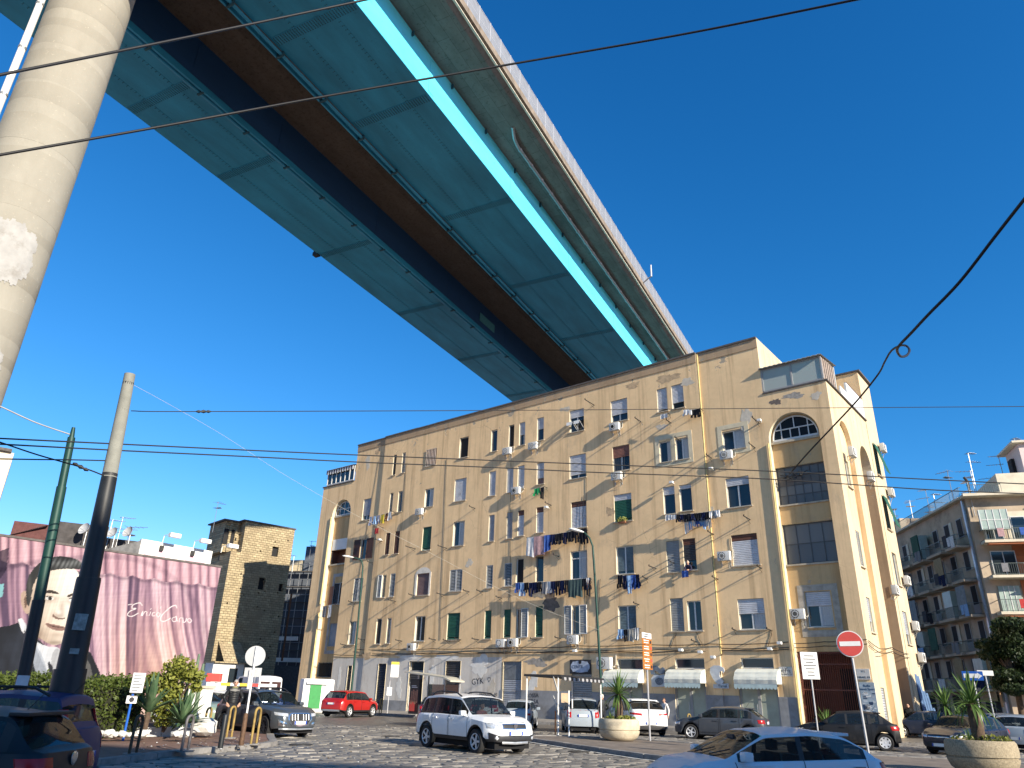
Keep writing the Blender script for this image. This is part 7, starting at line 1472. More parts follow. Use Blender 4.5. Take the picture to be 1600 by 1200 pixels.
car('silver people carrier parked nose in left of the lamp post', 'car', 'silver_minivan', (4.0, 40.6), 1, 4.1, 1.72, 1.62, 2.6, .75, .31, hatch(4.1, 1.62, 1.06, .85, 1.1, .5, -1.6, 1.06, 1.0, -1.96), [(-2.05, 1.0), (-.7, 1.0), (1.0, .96), (2.05, .76)], P_SILV, [(-.9, -.05), (.03, .95), (-1.65, -1.0)], (.52, 1.1), (-1.93, -1.62), tumble=.82, fshape=dict(headlight=LAMP(.42, .85, .62, .76, .64, .76), tail_light=LAMP(.58, .82, .70, 1.06, .74, 1.04), pr=.80))
car('silver blue city car cut by the photo edge beside the right planter', 'car', 'silver_city_car', (23.0, 35.0), 45, 3.6, 1.63, 1.49, 2.3, .68, .29, hatch(3.6, 1.49, .98, .8, .85, .3, -1.2, 1.0, .94, -1.7), [(-1.8, .94), (-.7, .93), (.9, .88), (1.8, .7)], P_SILV, [(-.75, .72), (-1.2, -.85)], (.32, .88), (-1.68, -1.25), fshape=dict(headlight=LAMP(.4, .7, .58, .7, .58, .7), tail_light=LAMP(.45, .72, .68, .9, .68, .9), pr=.55))
for lab, loc, az, p_ in (('pale green car behind the man in the quilted jacket', (-13.4, 34.6), 118, P_GREEN), ('white car roof showing behind the grey SUV', (-13.2, 38.6), 118, P_WHITE)):
 car(lab, 'car', 'parked_car', loc, az, 4.0, 1.72, 1.47, 2.5, .8, .31, hatch(4.0, 1.47, .97, .78, .95, .3, -1.35, 1.0, .95, -1.85), [(-2.0, .95), (-.7, .95), (.9, .9), (2.0, .7)], p_, [(-.85, -.1), (-.02, .8), (-1.35, -.98)], (.32, .98), (-1.82, -1.4), detail=False, fshape=dict(headlight=LAMP(.42, .9, .6, .72, .62, .72), tail_light=LAMP(.5, .9, .78, .92, .78, .92)))
for lab, loc, az, p_ in (('white car in the shade beyond the one way sign', (28.6, 46.0), -80, P_WHITE), ('dark blue car in the shade at the mouth of the side street', (24.6, 46.5), -75, P_DBLUE), ('blue car under the tree at the far right', (32.6, 47.0), -85, P_BLUE), ('dark car under the tree at the photo edge', (32.2, 42.0), -80, P_BLACK)):
 car(lab, 'car', 'parked_car', loc, az, 4.0, 1.72, 1.47, 2.5, .8, .31, hatch(4.0, 1.47, .97, .78, .95, .3, -1.35, 1.0, .95, -1.85), [(-2.0, .95), (-.7, .95), (.9, .9), (2.0, .7)], p_, [(-.85, -.1), (-.02, .8), (-1.35, -.98)], (.32, .98), (-1.82, -1.4), detail=False, fshape=dict(headlight=LAMP(.42, .9, .6, .72, .62, .72), tail_light=LAMP(.5, .9, .78, .92, .78, .92)))
t_ = [(-2.4, 2.15), (-2.36, 2.28), (-2.0, 2.36), (1.0, 2.36), (1.25, 2.25), (1.75, 1.25), (2.2, 1.05), (2.4, .95)]
r_, patch, end_pt, topf, rows, st = car('white panel van with two dark rear windows before the yard wall', 'van', 'white_van', (-17.3, 55.0), -40, 4.8, 1.95, 2.36, 2.9, .9, .33, t_, [(-2.4, 1.3), (1.0, 1.3), (1.7, 1.15), (2.4, .95)], P_WHITE, [(.55, 1.35)], (1.24, 1.74), (-2.6, -2.5), tumble=.88, rearround=.06, tail=[(0, .05), (.5, 0), (1.3, .02), (2.3, .07)], seats=False, detail=False, fshape=dict(headlight=LAMP(.5, .9, .8, 1.0, .8, 1.0), tail_light=LAMP(.78, .92, .8, 1.2, .8, 1.2), pr=.9))
for s in (-1, 1): q = MB(); p = end_pt(-1, .1, 1.62, .012); q.box(p.x - .01, p.x + .03, s * .08, s * .72, 1.32, 1.98); q.build('rear_window', M_CGDARK, r_)
# people: one skinned body each, head shaped with face and ears, five-fingered hands
M_SKIN = mat('skin', (.50, .29, .20), .55, var=.06, vs=12); M_SKIN2 = mat('skin_dark', (.40, .22, .15), .55, var=.06)
def person(label, loc, az, J, radii, colors, hair=None, beard=None, scale=1.0, z=0.0, face_az=0, bald=False, cap=None, group='people in the square'):
 """J joints (x right, y forward, z) in metres; colors: function(material index by nearest bone)"""
 root = thing('person', label, 'person', (*loc, z), R(-az), group); root.scale = (scale,) * 3
 names = [n for n in J if n != 'head']; ix = {n: i for i, n in enumerate(names)}
 edges = [('pelvis', 'waist'), ('waist', 'chest'), ('chest', 'neck'), ('neck', 'head0'), ('chest', 'shl'), ('shl', 'ell'), ('ell', 'wrl'), ('chest', 'shr'), ('shr', 'elr'), ('elr', 'wrr'), ('pelvis', 'hpl'), ('hpl', 'knl'), ('knl', 'anl'), ('anl', 'tol'), ('pelvis', 'hpr'), ('hpr', 'knr'), ('knr', 'anr'), ('anr', 'tor')]
 edges = [e for e in edges if e[0] in J and e[1] in J]
 me = bpy.data.meshes.new('body'); me.from_pydata([J[n] for n in names], [(ix[a], ix[b]) for a, b in edges], [])
 ob = bpy.data.objects.new('tmp_body', me); COL.objects.link(ob); sk = ob.modifiers.new('s', 'SKIN'); sd = ob.modifiers.new('d', 'SUBSURF'); sd.levels = sd.render_levels = 2
 for i, n in enumerate(names): v = me.skin_vertices[0].data[i]; r_ = radii[n]; v.radius = r_ if isinstance(r_, tuple) else (r_, r_); v.use_root = n == 'pelvis'
 dg = bpy.context.evaluated_depsgraph_get(); dg.update(); bm_ = bpy.data.meshes.new_from_object(ob.evaluated_get(dg)); bpy.data.objects.remove(ob)
 b = MB(); b.v = [tuple(v.co) for v in bm_.vertices]; b.f = [tuple(p.vertices) for p in bm_.polygons]
 def zone(c):
  best = None
  for a, e in edges:
   p, q = Vector(J[a]), Vector(J[e]); d = q - p; t_ = max(0, min(1, (c - p).dot(d) / max(d.length_squared, 1e-9))); D_ = (c - p - d * t_).length
   if best is None or D_ < best[0]: best = (D_, a, e)
  a, e = best[1:]
  if e in ('wrl', 'wrr', 'ell', 'elr', 'shl', 'shr', 'chest', 'waist', 'neck') and not (a == 'pelvis'): return 0 if e != 'head0' else 2
  if e == 'head0': return 2
  if e in ('tol', 'tor'): return 3
  if a == 'pelvis' and e == 'waist': return 0 if c.z > J['pelvis'][2] + .02 else 1
  return 1
 b.m = [zone(Vector(p.center)) for p in bm_.polygons]
 h = Vector(J['head']); Rz = Matrix.Rotation(R(face_az), 3, 'Z'); n1, n2 = 16, 14; V = []; F_ = []
 for i in range(n2 + 1):
  ph = math.pi * i / n2
  for k in range(n1):
   th = 2 * math.pi * k / n1; x = math.sin(ph) * math.cos(th); y = math.sin(ph) * math.sin(th); z_ = math.cos(ph)
   w = 1 - .22 * max(0, -z_) ** 1.3; px_, py_, pz = x * .076 * w, y * (.096 if y < 0 else .090) * (1 - .10 * max(0, -z_)), z_ * .118
   if y > .75 and abs(x) < .32 and -.45 < z_ < .22: py_ += .024 * (1 - abs(x) / .32) * (1 - abs(z_ + .18) / .5)
   if y > .55 and .12 < abs(x) < .55 and -.02 < z_ < .25: py_ -= .010
   if y > .6 and z_ < -.62: py_ += .012
   V.append(h + Rz @ Vector((px_, py_, pz)))
 for i in range(n2):
  for k in range(n1): F_.append((i * n1 + k, (i + 1) * n1 + k, (i + 1) * n1 + (k + 1) % n1, i * n1 + (k + 1) % n1))
 b.add(V, F_, 2)
 for s in (-1, 1): b.tube([h + Rz @ Vector((s * .076, -.012, .02)), h + Rz @ Vector((s * .090, -.024, .012)), h + Rz @ Vector((s * .078, -.012, -.035))], [.012, .017, .009], 6, 2)
 b.tube([h + Rz @ Vector((-.024, .089, -.055)), h + Rz @ Vector((0, .096, -.056)), h + Rz @ Vector((.024, .089, -.055))], [.004, .007, .004], 6, 4)
 for s in (-1, 1): b.tube([h + Rz @ Vector((s * .045, .079, .012)), h + Rz @ Vector((s * .018, .087, .012))], .009, 6, 5); b.tube([h + Rz @ Vector((s * .050, .080, .036)), h + Rz @ Vector((s * .015, .090, .038))], .0065, 5, 5)
 for sd_, wn, en in ((-1, 'wrl', 'ell'), (1, 'wrr', 'elr')):
  if wn not in J: continue
  w = Vector(J[wn]); d = (w - Vector(J[en])).normalized(); side = d.cross(Vector((0, 1, 0))); side = side.normalized() if side.length > .1 else Vector((1, 0, 0)); nn = d.cross(side).normalized()
  b.tube([w - d * .02, w + d * .045, w + d * .092], [.026, .038, .034], 8, 2)
  for f_, L_ in ((-.027, .062), (-.009, .074), (.009, .069), (.026, .055)):
   p = w + d * .088 + side * f_; b.tube([p, p + d * L_ * .5 + nn * .006, p + d * L_ * .8 + nn * .022, p + d * L_ * .9 + nn * .036], [.0105, .0095, .0085, .006], 6, 2)
  p = w + d * .03 + side * .030 * sd_; b.tube([p, p + side * .022 * sd_ + d * .03, p + side * .024 * sd_ + d * .062 + nn * .01], [.013, .011, .008], 6, 2)
 mats = colors + [mat('lips', (.34, .13, .11), .5, var=0), mat('brow_eye', (.05, .03, .025), .5, var=0)]
 body = b.build('body', mats, root, smooth=70)
 if hair is not None or cap is not None:
  q = MB(); hb = []; 
  for i in range(9):
   ph = math.pi * .62 * i / 8
   for k in range(n1):
    th = 2 * math.pi * k / n1; x, y, z_ = math.sin(ph) * math.cos(th), math.sin(ph) * math.sin(th), math.cos(ph); low = ph > 1.0 and y > .25
    hb.append(h + Rz @ (Vector((x * .084, y * .104 - .004, z_ * .126)) if not low else Vector((x * .070, y * .080, z_ * .110))))
  q.add(hb, [(i * n1 + k, (i + 1) * n1 + k, (i + 1) * n1 + (k + 1) % n1, i * n1 + (k + 1) % n1) for i in range(8) for k in range(n1)])
  if cap is not None: q.add([h + Rz @ Vector(p) for p in ((-.06, .085, .05), (.06, .085, .05), (.05, .17, .035), (-.05, .17, .035))], [(0, 1, 2, 3), (3, 2, 1, 0)])
  q.build('cap' if cap is not None else 'hair', cap if cap is not None else hair, root, smooth=60)
 if beard is not None:
  q = MB(); q.tube([h + Rz @ Vector((-.062, .03, -.06)), h + Rz @ Vector((-.035, .085, -.092)), h + Rz @ Vector((0, .10, -.10)), h + Rz @ Vector((.035, .085, -.092)), h + Rz @ Vector((.062, .03, -.06))], [.012, .022, .026, .022, .012], 7); q.build('beard', beard, root, smooth=60)
 return root, J
def std(hl=(-.30, .02, .80), hr=(.30, .02, .80), el=(-.29, -.06, 1.10), er=(.29, -.06, 1.10), step=.0, bulk=1.0):
 J = dict(pelvis=(0, 0, .95), waist=(0, .0, 1.10), chest=(0, -.01, 1.34), neck=(0, .0, 1.50), head0=(0, .02, 1.57), head=(0, .03, 1.635), shl=(-.17, -.01, 1.42), ell=el, wrl=hl, shr=(.17, -.01, 1.42), elr=er, wrr=hr, hpl=(-.09, 0, .90), knl=(-.11, .03 + step, .50), anl=(-.12, -.02 + step, .09), tol=(-.14, .15 + step, .045), hpr=(.09, 0, .90), knr=(.11, .03 - step * .6, .50), anr=(.12, -.02 - step, .09), tor=(.14, .15 - step, .045))
 k = bulk; rd = dict(pelvis=(.155 * k, .115 * k), waist=(.15 * k, .115 * k), chest=(.165 * k, .125 * k), neck=.06, head0=.052, head=.02, shl=.075 * k, ell=.056 * k, wrl=.036, shr=.075 * k, elr=.056 * k, wrr=.036, hpl=.10, knl=.068, anl=.048, tol=.042, hpr=.10, knr=.068, anr=.048, tor=.042)
 return J, rd
def mk(label, loc, az, colors, pose={}, **kw):
 J, rd = std(**pose)
 return person(label, loc, az, J, rd, colors, **kw)
M_JK = mat('quilted_black', (.012, .013, .015), .45, var=.25, vs=14); M_TR = mat('dark_trousers', (.012, .014, .02), .85, var=.2); M_SHOE = mat('shoe_dark', (.03, .03, .03), .6); M_SHOEW = mat('shoe_pale', (.45, .45, .44), .6); M_GHAIR = mat('grey_hair', (.30, .29, .28), .8, var=.15, vs=30); M_DHAIR = mat('dark_hair', (.02, .014, .010), .7, var=.2)
man, J = mk('grey haired man in black quilted jacket standing on the corner pavement', (-9.75, 28.6), 150, [M_JK, M_TR, M_SKIN, M_SHOEW], dict(hl=(-.22, .14, .96), hr=(.22, .14, .96), el=(-.33, -.04, 1.14), er=(.33, -.04, 1.14), bulk=1.16), hair=M_GHAIR, z=.13)
for k in range(7):
 z = 1.0 + .058 * k; q = MB(); q.tube([(.168 * math.cos(a), .125 * math.sin(a) + .005, z) for a in np.linspace(0, 2 * math.pi, 17)], .026, 6, cap=False); q.build('jacket_roll', M_JK, man, smooth=60)
q = MB(); q.tube([(.09 * math.cos(a), .075 * math.sin(a) + .01, 1.49) for a in np.linspace(0, 2 * math.pi, 13)], .03, 6, cap=False); q.build('scarf', mat('olive_scarf', (.16, .17, .08), .9), man, smooth=60)
mk('man in dark padded jacket and pale cap standing beside the lamp post', (4.95, 38.9), -30, [M_JK, M_TR, M_SKIN, M_SHOE], dict(hl=(-.20, .16, 1.02), hr=(.20, .16, 1.02), el=(-.32, -.05, 1.13), er=(.32, -.05, 1.13), bulk=1.1), cap=mat('pale_cap', (.55, .52, .46), .8), scale=1.03)
mk('woman with long brown hair in white top half hidden by the white SUV', (9.2, 44.6), -120, [mat('white_knit', (.66, .62, .58), .9), M_TR, M_SKIN, M_SHOE], dict(bulk=.92), hair=mat('brown_hair', (.12, .05, .025), .6, var=.2), scale=.97, z=.0)
mk('bald bearded man in black stepping out of the side street', (24.2, 46.8), -155, [mat('black_jumper', (.008, .008, .009), .8), M_TR, M_SKIN, M_SHOEW], dict(hl=(-.10, .24, 1.05), hr=(.34, .10, .86), el=(-.34, .02, 1.12), er=(.33, -.08, 1.12), step=.12, bulk=1.12), beard=M_DHAIR, z=.0, scale=1.02)
u, z = fu(1078, 893); P = fw(u, PROUD - .12, z - .95)
J, rd = std(hl=(-.16, .48, .98), hr=(.16, .48, .99), el=(-.27, .26, 1.0), er=(.27, .26, 1.0)); J = {k: v for k, v in J.items() if k[:2] not in ('kn', 'an', 'to', 'hp')}
for k in ('chest', 'neck', 'head0', 'head', 'shl', 'shr'): x, y, zz2 = J[k]; J[k] = (x, y + .20, zz2 - .13)
person('fair haired person in dark clothes leaning out of a third floor window', (P.x, P.y), math.degrees(math.atan2(F_N.x, F_N.y)), J, {k: rd[k] for k in J}, [mat('dark_blouse', (.02, .02, .05), .8), M_TR, M_SKIN, M_SHOE], hair=mat('fair_hair', (.55, .46, .36), .7), z=P.z, group=None)
u, z = fu(1074, 893); me = garment_mesh('towel', .45, .45, 91).mesh('cloth', cloth(*CK['bl']), 60); tag(link('cloth', me, None, fw(u, PROUD + .2, z + .02), (0, 0, F_RZ)), 'blue and white cloth hung over the sill below the leaning person', 'cloth')
drv, J = person('driver in a pink top at the wheel of the white off-road car', (0, 0), 0, {k: v for k, v in std(hl=(-.14, .36, 1.02), hr=(.14, .36, 1.02), el=(-.27, .14, 1.0), er=(.27, .14, 1.0))[0].items() if k[:2] not in ('kn', 'an', 'to', 'hp')}, std()[1], [mat('pink_top', (.42, .16, .16), .9), M_TR, M_SKIN, M_SHOE], hair=M_DHAIR, group=None)
drv.location = (-.95 + math.sin(R(51)) * .36, 25.75 + math.cos(R(51)) * .36, -.26); drv.rotation_euler = (0, 0, R(-141)); drv.scale = (.95,) * 3
# poles, lamps, signs, hoops, shelters
M_GREENP = mat('green_pole_paint', (.009, .045, .035), .5, .2, var=.15, vs=3); M_CONCP = mat('grey_pole_concrete', (.21, .21, .18), .85, var=.2, vs=3, bump=.2); M_DARKP = mat('dark_paint_and_shade', (.012, .014, .016), .5, var=.3, vs=3); M_STEELP = mat('sign_post_grey', (.40, .40, .41), .5, .4, var=.1)
def rel(t, P): return Vector(P) - Vector(t.location)
B0 = at_dist(104, 1078, 17.0); T0 = at_dist(203, 585, 17.0); B0z = B0.copy(); B0z = B0 + (B0 - T0) * ((B0.z + .1) / (T0.z - B0.z)); ax = (T0 - B0z)
pole = thing('tram_pole', 'thick stepped tram pole, grey top and black lower part, before the mural', 'pole', tuple(B0z))
tz = lambda y: (at_dist(203 - (y - 585) * .21, y, 17.0).z - B0z.z) / ax.z
def seg(name, m, ya, yb, ra, rb): b = MB(); b.tube([ax * max(0, tz(ya)), ax * tz(yb)], [ra, rb], 20); b.build(name, m, pole, smooth=50)
seg('upper_shaft', M_CONCP, 746, 585, .148, .112); seg('middle_shaft', M_DARKP, 905, 746, .188, .152); seg('lower_shaft', M_DARKP, 1045, 905, .250, .222); seg('base_sleeve', M_DARKP, 1290, 1045, .315, .285)  # black paint below the clamp, with the shade there put into its tone
for y, r_ in ((600, .108), (642, .116), (686, .125), (742, .142), (905, .208)): b = MB(); b.tube([ax * (tz(y) - .004), ax * (tz(y) + .004)], r_ + .008, 16); b.build('collar', M_DKMETAL, pole, smooth=40)
for y, w, h in ((973, .22, .30), (1018, .16, .10)):
 c = ax * tz(y); v_ = -(c + B0z - EYEV); v_.z = 0; v_.normalize(); s_ = Vector((-v_.y, v_.x, 0)); q = MB(); o = c + v_ * .30; q.quad(o - s_ * w / 2 - Vector((0, 0, h / 2)), o + s_ * w / 2 - Vector((0, 0, h / 2)), o + s_ * w / 2 + Vector((0, 0, h / 2)), o - s_ * w / 2 + Vector((0, 0, h / 2))); q.build('sticker', mat('pale_sticker', (.20, .23, .22), .6, var=.4, vs=14), pole)
B1 = at_dist(36, 1060, 20.0); T1 = at_dist(115, 668, 20.0); B1 = B1 + (B1 - T1) * (B1.z / (T1.z - B1.z)); a1 = T1 - B1; gp = thing('green_pole', 'slim dark green pole with pointed cap left of the tram pole', 'pole', tuple(B1))
for nm, f0, f1, r0, r1 in (('lower_shaft', 0, .45, .135, .13), ('middle_shaft', .45, .80, .115, .108), ('upper_shaft', .80, .965, .09, .085), ('cap', .965, 1.0, .06, .04)): b = MB(); b.tube([a1 * f0, a1 * f1], [r0, r1], 14); b.build(nm, M_GREENP if f0 > .4 else M_DARKP, gp, smooth=50)  # lower shaft darkened, its shade put into the colour
def lamp_post(lab, bx_, by_, pts, D, r=.075):
 P = at_dist(bx_, by_, D); P.z = 0; t = thing('street_lamp', lab, 'street lamp', tuple(P), 0, 'green street lamps'); V_ = [Vector((0, 0, 0))] + [at_dist(x, y, D) - P for x, y in pts]
 b = MB(); b.tube(V_, [r] + [r * (1 - .45 * k / len(pts)) for k in range(1, len(pts) + 1)], 10); b.build('post', M_GREENP, t, smooth=50); b = MB(); b.tube([(0, 0, .0), (0, 0, 1.1)], r * 1.7, 12); b.build('base', M_GREENP, t, smooth=50)
 e = V_[-1]; d = (V_[-1] - V_[-2]).normalized(); q = MB(); s_ = d.cross(Vector((0, 0, 1))).normalized(); 
 q.tube([e - d * .05, e + d * .12, e + d * .45, e + d * .78, e + d * .92], [.05, .11, .16, .12, .03], 10); q.v = [tuple(Vector(v) - Vector((0, 0, 1)) * ((Vector(v) - e).z * .45)) for v in q.v]; q.build('lamp_head', M_WHITEPL, t, smooth=60)
lamp_post('green street lamp with white head standing before the shop awnings', 943, 1130, [(933, 960), (928, 880), (926, 853), (921, 840), (914, 833), (911, 831.5)], 43.0)
lamp_post('green street lamp with white head beside the red car', 547, 1100, [(558, 990), (565, 910), (567, 885), (565, 876), (560, 873), (552, 871)], 62.0, .085)
def post(t, h, r=.032, m=None, x=0): b = MB(); b.tube([(x, 0, 0), (x, 0, h)], r, 8); b.build('post', m or M_STEELP, t, smooth=40)
def face_cam(P): return math.atan2(-P[0], P[1])
def sign_at(name, lab, bx_, by_, D, cat='road sign', turn=0.0):
 P = at_dist(bx_, by_, D); P.z = .12; return thing(name, lab, cat, tuple(P), face_cam(P) + turn), P
def zat(P, x, y): return at_dist(x, y, math.hypot(P.x, P.y)).z - P.z
def disc(r, y, z, m, t, name, n=32): b = MB(); b.lathe([(r, -.006), (r, .006)], n, M=Matrix.Translation((0, y, z)) @ Matrix.Rotation(R(90), 4, 'X')); return b.build(name, m, t)
M_SRED = mat('sign_red', (.55, .075, .06), .45, var=.06); M_SBLUE = mat('sign_blue', (.015, .10, .42), .45, var=.05)
t, P = sign_at('no_entry_sign', 'round red no entry sign on a leaning steel post in front of the flats', 1356, 1165, 23.6); hz_ = zat(P, 1328, 1006); T_ = at_dist(1328, 1006, 23.6) - at_dist(1356, 1165, 23.6); lean = (T_.x * math.cos(t.rotation_euler.z) + T_.y * math.sin(t.rotation_euler.z)) / hz_
t.rotation_euler = (0, math.atan(lean), t.rotation_euler.z); post(t, hz_ + .1); disc(.35, -.05, hz_, M_WHITEPL, t, 'rim'); disc(.325, -.06, hz_, M_SRED, t, 'disc'); q = MB(); q.box(-.27, .27, -.075, -.068, hz_ - .062, hz_ + .062); q.build('bar', M_WHITEPL, t); q = MB(); q.box(-.2, .2, -.044, -.03, hz_ - .2, hz_ - .16); q.build('clamp', M_DKMETAL, t)
t, P = sign_at('notice_sign', 'white notice board on a thin post before the red gate', 1277, 1135, 27.5, 'sign', .25); zc_ = zat(P, 1266, 1040); post(t, zc_ + .3, .025); q = MB(); q.box(-.27, .27, -.045, -.03, zc_ - .42, zc_ + .42); q.build('board', M_WHITEPL, t)
for k in range(7): q = MB(); w_ = random.uniform(.08, .2); q.box(-w_, w_, -.049, -.046, zc_ + .3 - .1 * k - .012, zc_ + .3 - .1 * k + .012); q.build('text_line', M_INK, t)
t, P = sign_at('direction_signs', 'column of orange direction panels under a white top panel on one post', 1016, 1163, 32.3, 'road sign', 1.15); post(t, zat(P, 1006, 990) - .02, .04)
zt0, zb0 = zat(P, 1009, 989), zat(P, 1011, 1047); n = 6
for k in range(n):
 a, b_ = zt0 + (zb0 - zt0) * k / n, zt0 + (zb0 - zt0) * (k + .9) / n; q = MB(); q.box(-.46, .46, -.05, -.035, b_, a); pn_ = q.build('panel', M_WHITEPL if k == 0 else mat('sign_orange', (.40, .13, .015), .5, var=.08), t)
 for j in range(2): q = MB(); w_ = random.uniform(.16, .27); q.box(-w_ - .08, w_ - .08, -.054, -.051, b_ + (a - b_) * (.24 + .4 * j), b_ + (a - b_) * (.40 + .4 * j)); q.build('text_line', M_INK if k == 0 else M_WHITEPL, pn_)
 if k: q = MB(); q.box(.28, .42, -.054, -.051, b_ + .05, a - .05); q.build('symbol', M_DKMETAL if k % 2 else M_SRED, pn_)
t, P = sign_at('round_sign', 'grey back of a round sign with a plate below, by the yellow hoops', 378, 1165, 25.2); hz_ = zat(P, 399, 1025); T_ = at_dist(399, 1025, 25.2) - at_dist(378, 1165, 25.2); t.rotation_euler = (0, math.atan((T_.x * math.cos(t.rotation_euler.z) + T_.y * math.sin(t.rotation_euler.z)) / hz_), t.rotation_euler.z)
post(t, hz_ + .28, .03, M_WHITEPL); disc(.30, .045, hz_, mat('sign_back_grey', (.36, .37, .38), .5, .3, var=.06), t, 'disc_back'); q = MB(); q.box(-.25, .25, .035, .05, hz_ - .60, hz_ - .34); q.build('plate_back', mat('sign_back_grey', (.4, .4, .4)), t); q = MB(); q.box(-.11, -.03, -.03, .03, hz_ - .95, hz_ - .4); q.build('bracket_box', M_STEELP, t)
t, P = sign_at('one_way_sign', 'blue one way arrow sign on a post among the yuccas', 1530, 1105, 36.0); hz_ = zat(P, 1521, 1056); post(t, hz_ + .1, .03); q = MB(); q.box(-.36, .36, -.05, -.035, hz_ - .17, hz_ + .17); q.build('board', M_SBLUE, t); q = MB(); q.prism([(-.31, -.08), (.16, -.08), (.16, -.12), (.33, 0), (.16, .12), (.16, .08), (-.31, .08)], lambda a, b_: (a, -.056, hz_ + b_), lambda a, b_: (a, -.052, hz_ + b_)); q.build('arrow', M_WHITEPL, t, recalc=True)
t, P = sign_at('street_name_sign', 'small grey sign on a post behind the one way sign', 1548, 1095, 42.0, 'road sign', .5); hz_ = zat(P, 1540, 1052); post(t, hz_ + .1, .03); q = MB(); q.box(-.36, .36, -.05, -.035, hz_ - .10, hz_ + .12); q.build('board', mat('sign_back_grey', (.4, .4, .4)), t)
t, P = sign_at('bus_stop_sign', 'white bus stop panel with yellow head before the pale shopfront', 605, 1113, 58.0, 'bus stop'); post(t, zat(P, 613, 1036), .04, M_STEELP); za, zb = zat(P, 613, 1034), zat(P, 613, 1058); q = MB(); q.box(0, .58, -.06, 0, zb, za - .2); q.build('panel', M_WHITEPL, t); q = MB(); q.box(0, .58, -.065, .003, za - .197, za); q.build('yellow_head', mat('sign_yellow', (.62, .48, .06), .5), t); q = MB(); zz = zat(P, 604, 1080); q.box(-.16, .2, -.12, .0, zz - .28, zz + .28); q.build('ticket_box', M_WHITEPL, t)
t, P = sign_at('garden_sign', 'white text board with a square pictogram on a blue post in the flower bed', 196, 1138, 25.8, 'sign'); post(t, zat(P, 209, 1052), .035, M_SBLUE); za, zb = zat(P, 209, 1051), zat(P, 208, 1082); q = MB(); q.box(-.1, .24, -.05, -.03, zb, za); q.build('board', mat('board_white', (.55, .57, .58), .5), t)
for k in range(8): q = MB(); q.box(-.06, .20 - .05 * (k % 3), -.054, -.051, za - .08 * (k + 1) - .012, za - .08 * (k + 1) + .006); q.build('text_line', M_INK, t)
za, zb = zat(P, 204, 1087), zat(P, 204, 1099); q = MB(); q.box(-.14, .14, -.05, -.03, zb, za); q.build('pictogram', M_WHITEPL, t); disc(.07, -.055, (za + zb) / 2, M_INK, t, 'symbol', 12)
t, P = sign_at('pole_notice', 'small pale notice box at the foot of the slim green pole', 28, 1090, 19.0, 'sign'); post(t, zat(P, 28, 1056), .03, M_DARKP); za, zb = zat(P, 28, 1055), zat(P, 28, 1071); q = MB(); q.box(-.11, .11, -.06, .02, zb, za); q.build('notice', mat('board_white', (.55, .57, .58)), t)
def hoop(lab, x0, x1, yt, yb, m, D, grp='pavement hoops', solid=False):
 A = at_dist(x0, yb, D); P = A.copy(); P.z = .13; t = thing('bollard' if solid else 'pavement_hoop', lab, 'bollard', tuple(P), face_cam(P) + 1.05, grp); h = max(.7, at_dist(x1, yt, D).z - .13); w = .30; b = MB()
 if solid: b.lathe([(.07, 0), (.065, h - .05), (.05, h - .01), (0, h)], 14); b.build('post', m, t, smooth=50)
 else: b.tube([(-w / 2, 0, 0), (-w / 2, 0, h - .13)] + [(-w / 2 * math.cos(a), 0, h - .13 + .13 * math.sin(a)) for a in np.linspace(.25, 2.9, 7)] + [(w / 2, 0, h - .13), (w / 2, 0, 0)], .036, 8); b.build('hoop_tube', m, t, smooth=50)
 q = MB(); q.lathe([(.11 if solid else .22, 0), (.11 if solid else .22, .03)], 12); q.build('footing', M_KERB, t)
M_RHOOP = mat('hoop_rusty_brown', (.10, .055, .03), .7, .1, var=.35, vs=10); M_YHOOP = mat('hoop_worn_yellow', (.27, .185, .055), .7, var=.35, vs=5, dirt=(.10, .055, .03, 1)); M_GHOOP = mat('hoop_worn_grey', (.13, .12, .12), .6, .2, var=.35, vs=9)
hoop('rusty brown hoop in front of the garden sign', 206, 226, 1118, 1183, M_RHOOP, 21.0); hoop('worn grey hoop in front of the agave', 287, 300, 1118, 1181, M_GHOOP, 21.8); hoop('black bollard in front of the man in the quilted jacket', 343, 351, 1116, 1175, M_DARKP, 22.6, 'dark bollards', True); hoop('dark rusty bollard left of the round sign post', 376, 384, 1114, 1168, M_RHOOP, 23.6, 'dark bollards', True)
hoop('bright worn yellow hoop at the pavement corner', 396, 405, 1106, 1163, M_YHOOP, 24.4); hoop('yellow hoop between the man and the grey SUV', 358, 364, 1104, 1149, M_YHOOP, 27.2); hoop('yellow and orange hoop left of the man in the quilted jacket', 322, 329, 1106, 1140, M_YHOOP, 28.6); hoop('orange hoop on the pavement before the blue shop shutter', 594, 600, 1092, 1115, M_YHOOP, 57.0); hoop('orange hoop on the shop pavement behind the graphite hatchback', 1078, 1084, 1116, 1140, M_YHOOP, 41.0)
SHD = 52.0; P = at_dist(678, 1117, SHD); P.z = .12; sh_ = thing('bus_shelter', 'glass bus shelter with curved pale roof and red poster end panel', 'bus shelter', tuple(P), F_RZ + math.pi); hs = 2.45
q = MB(); prof = [(-2.15 + 4.3 * k / 12, hs + .22 - .03 * k + (.16 * ((k - 9) / 3) ** 2 * (-1) if k > 9 else 0)) for k in range(13)]
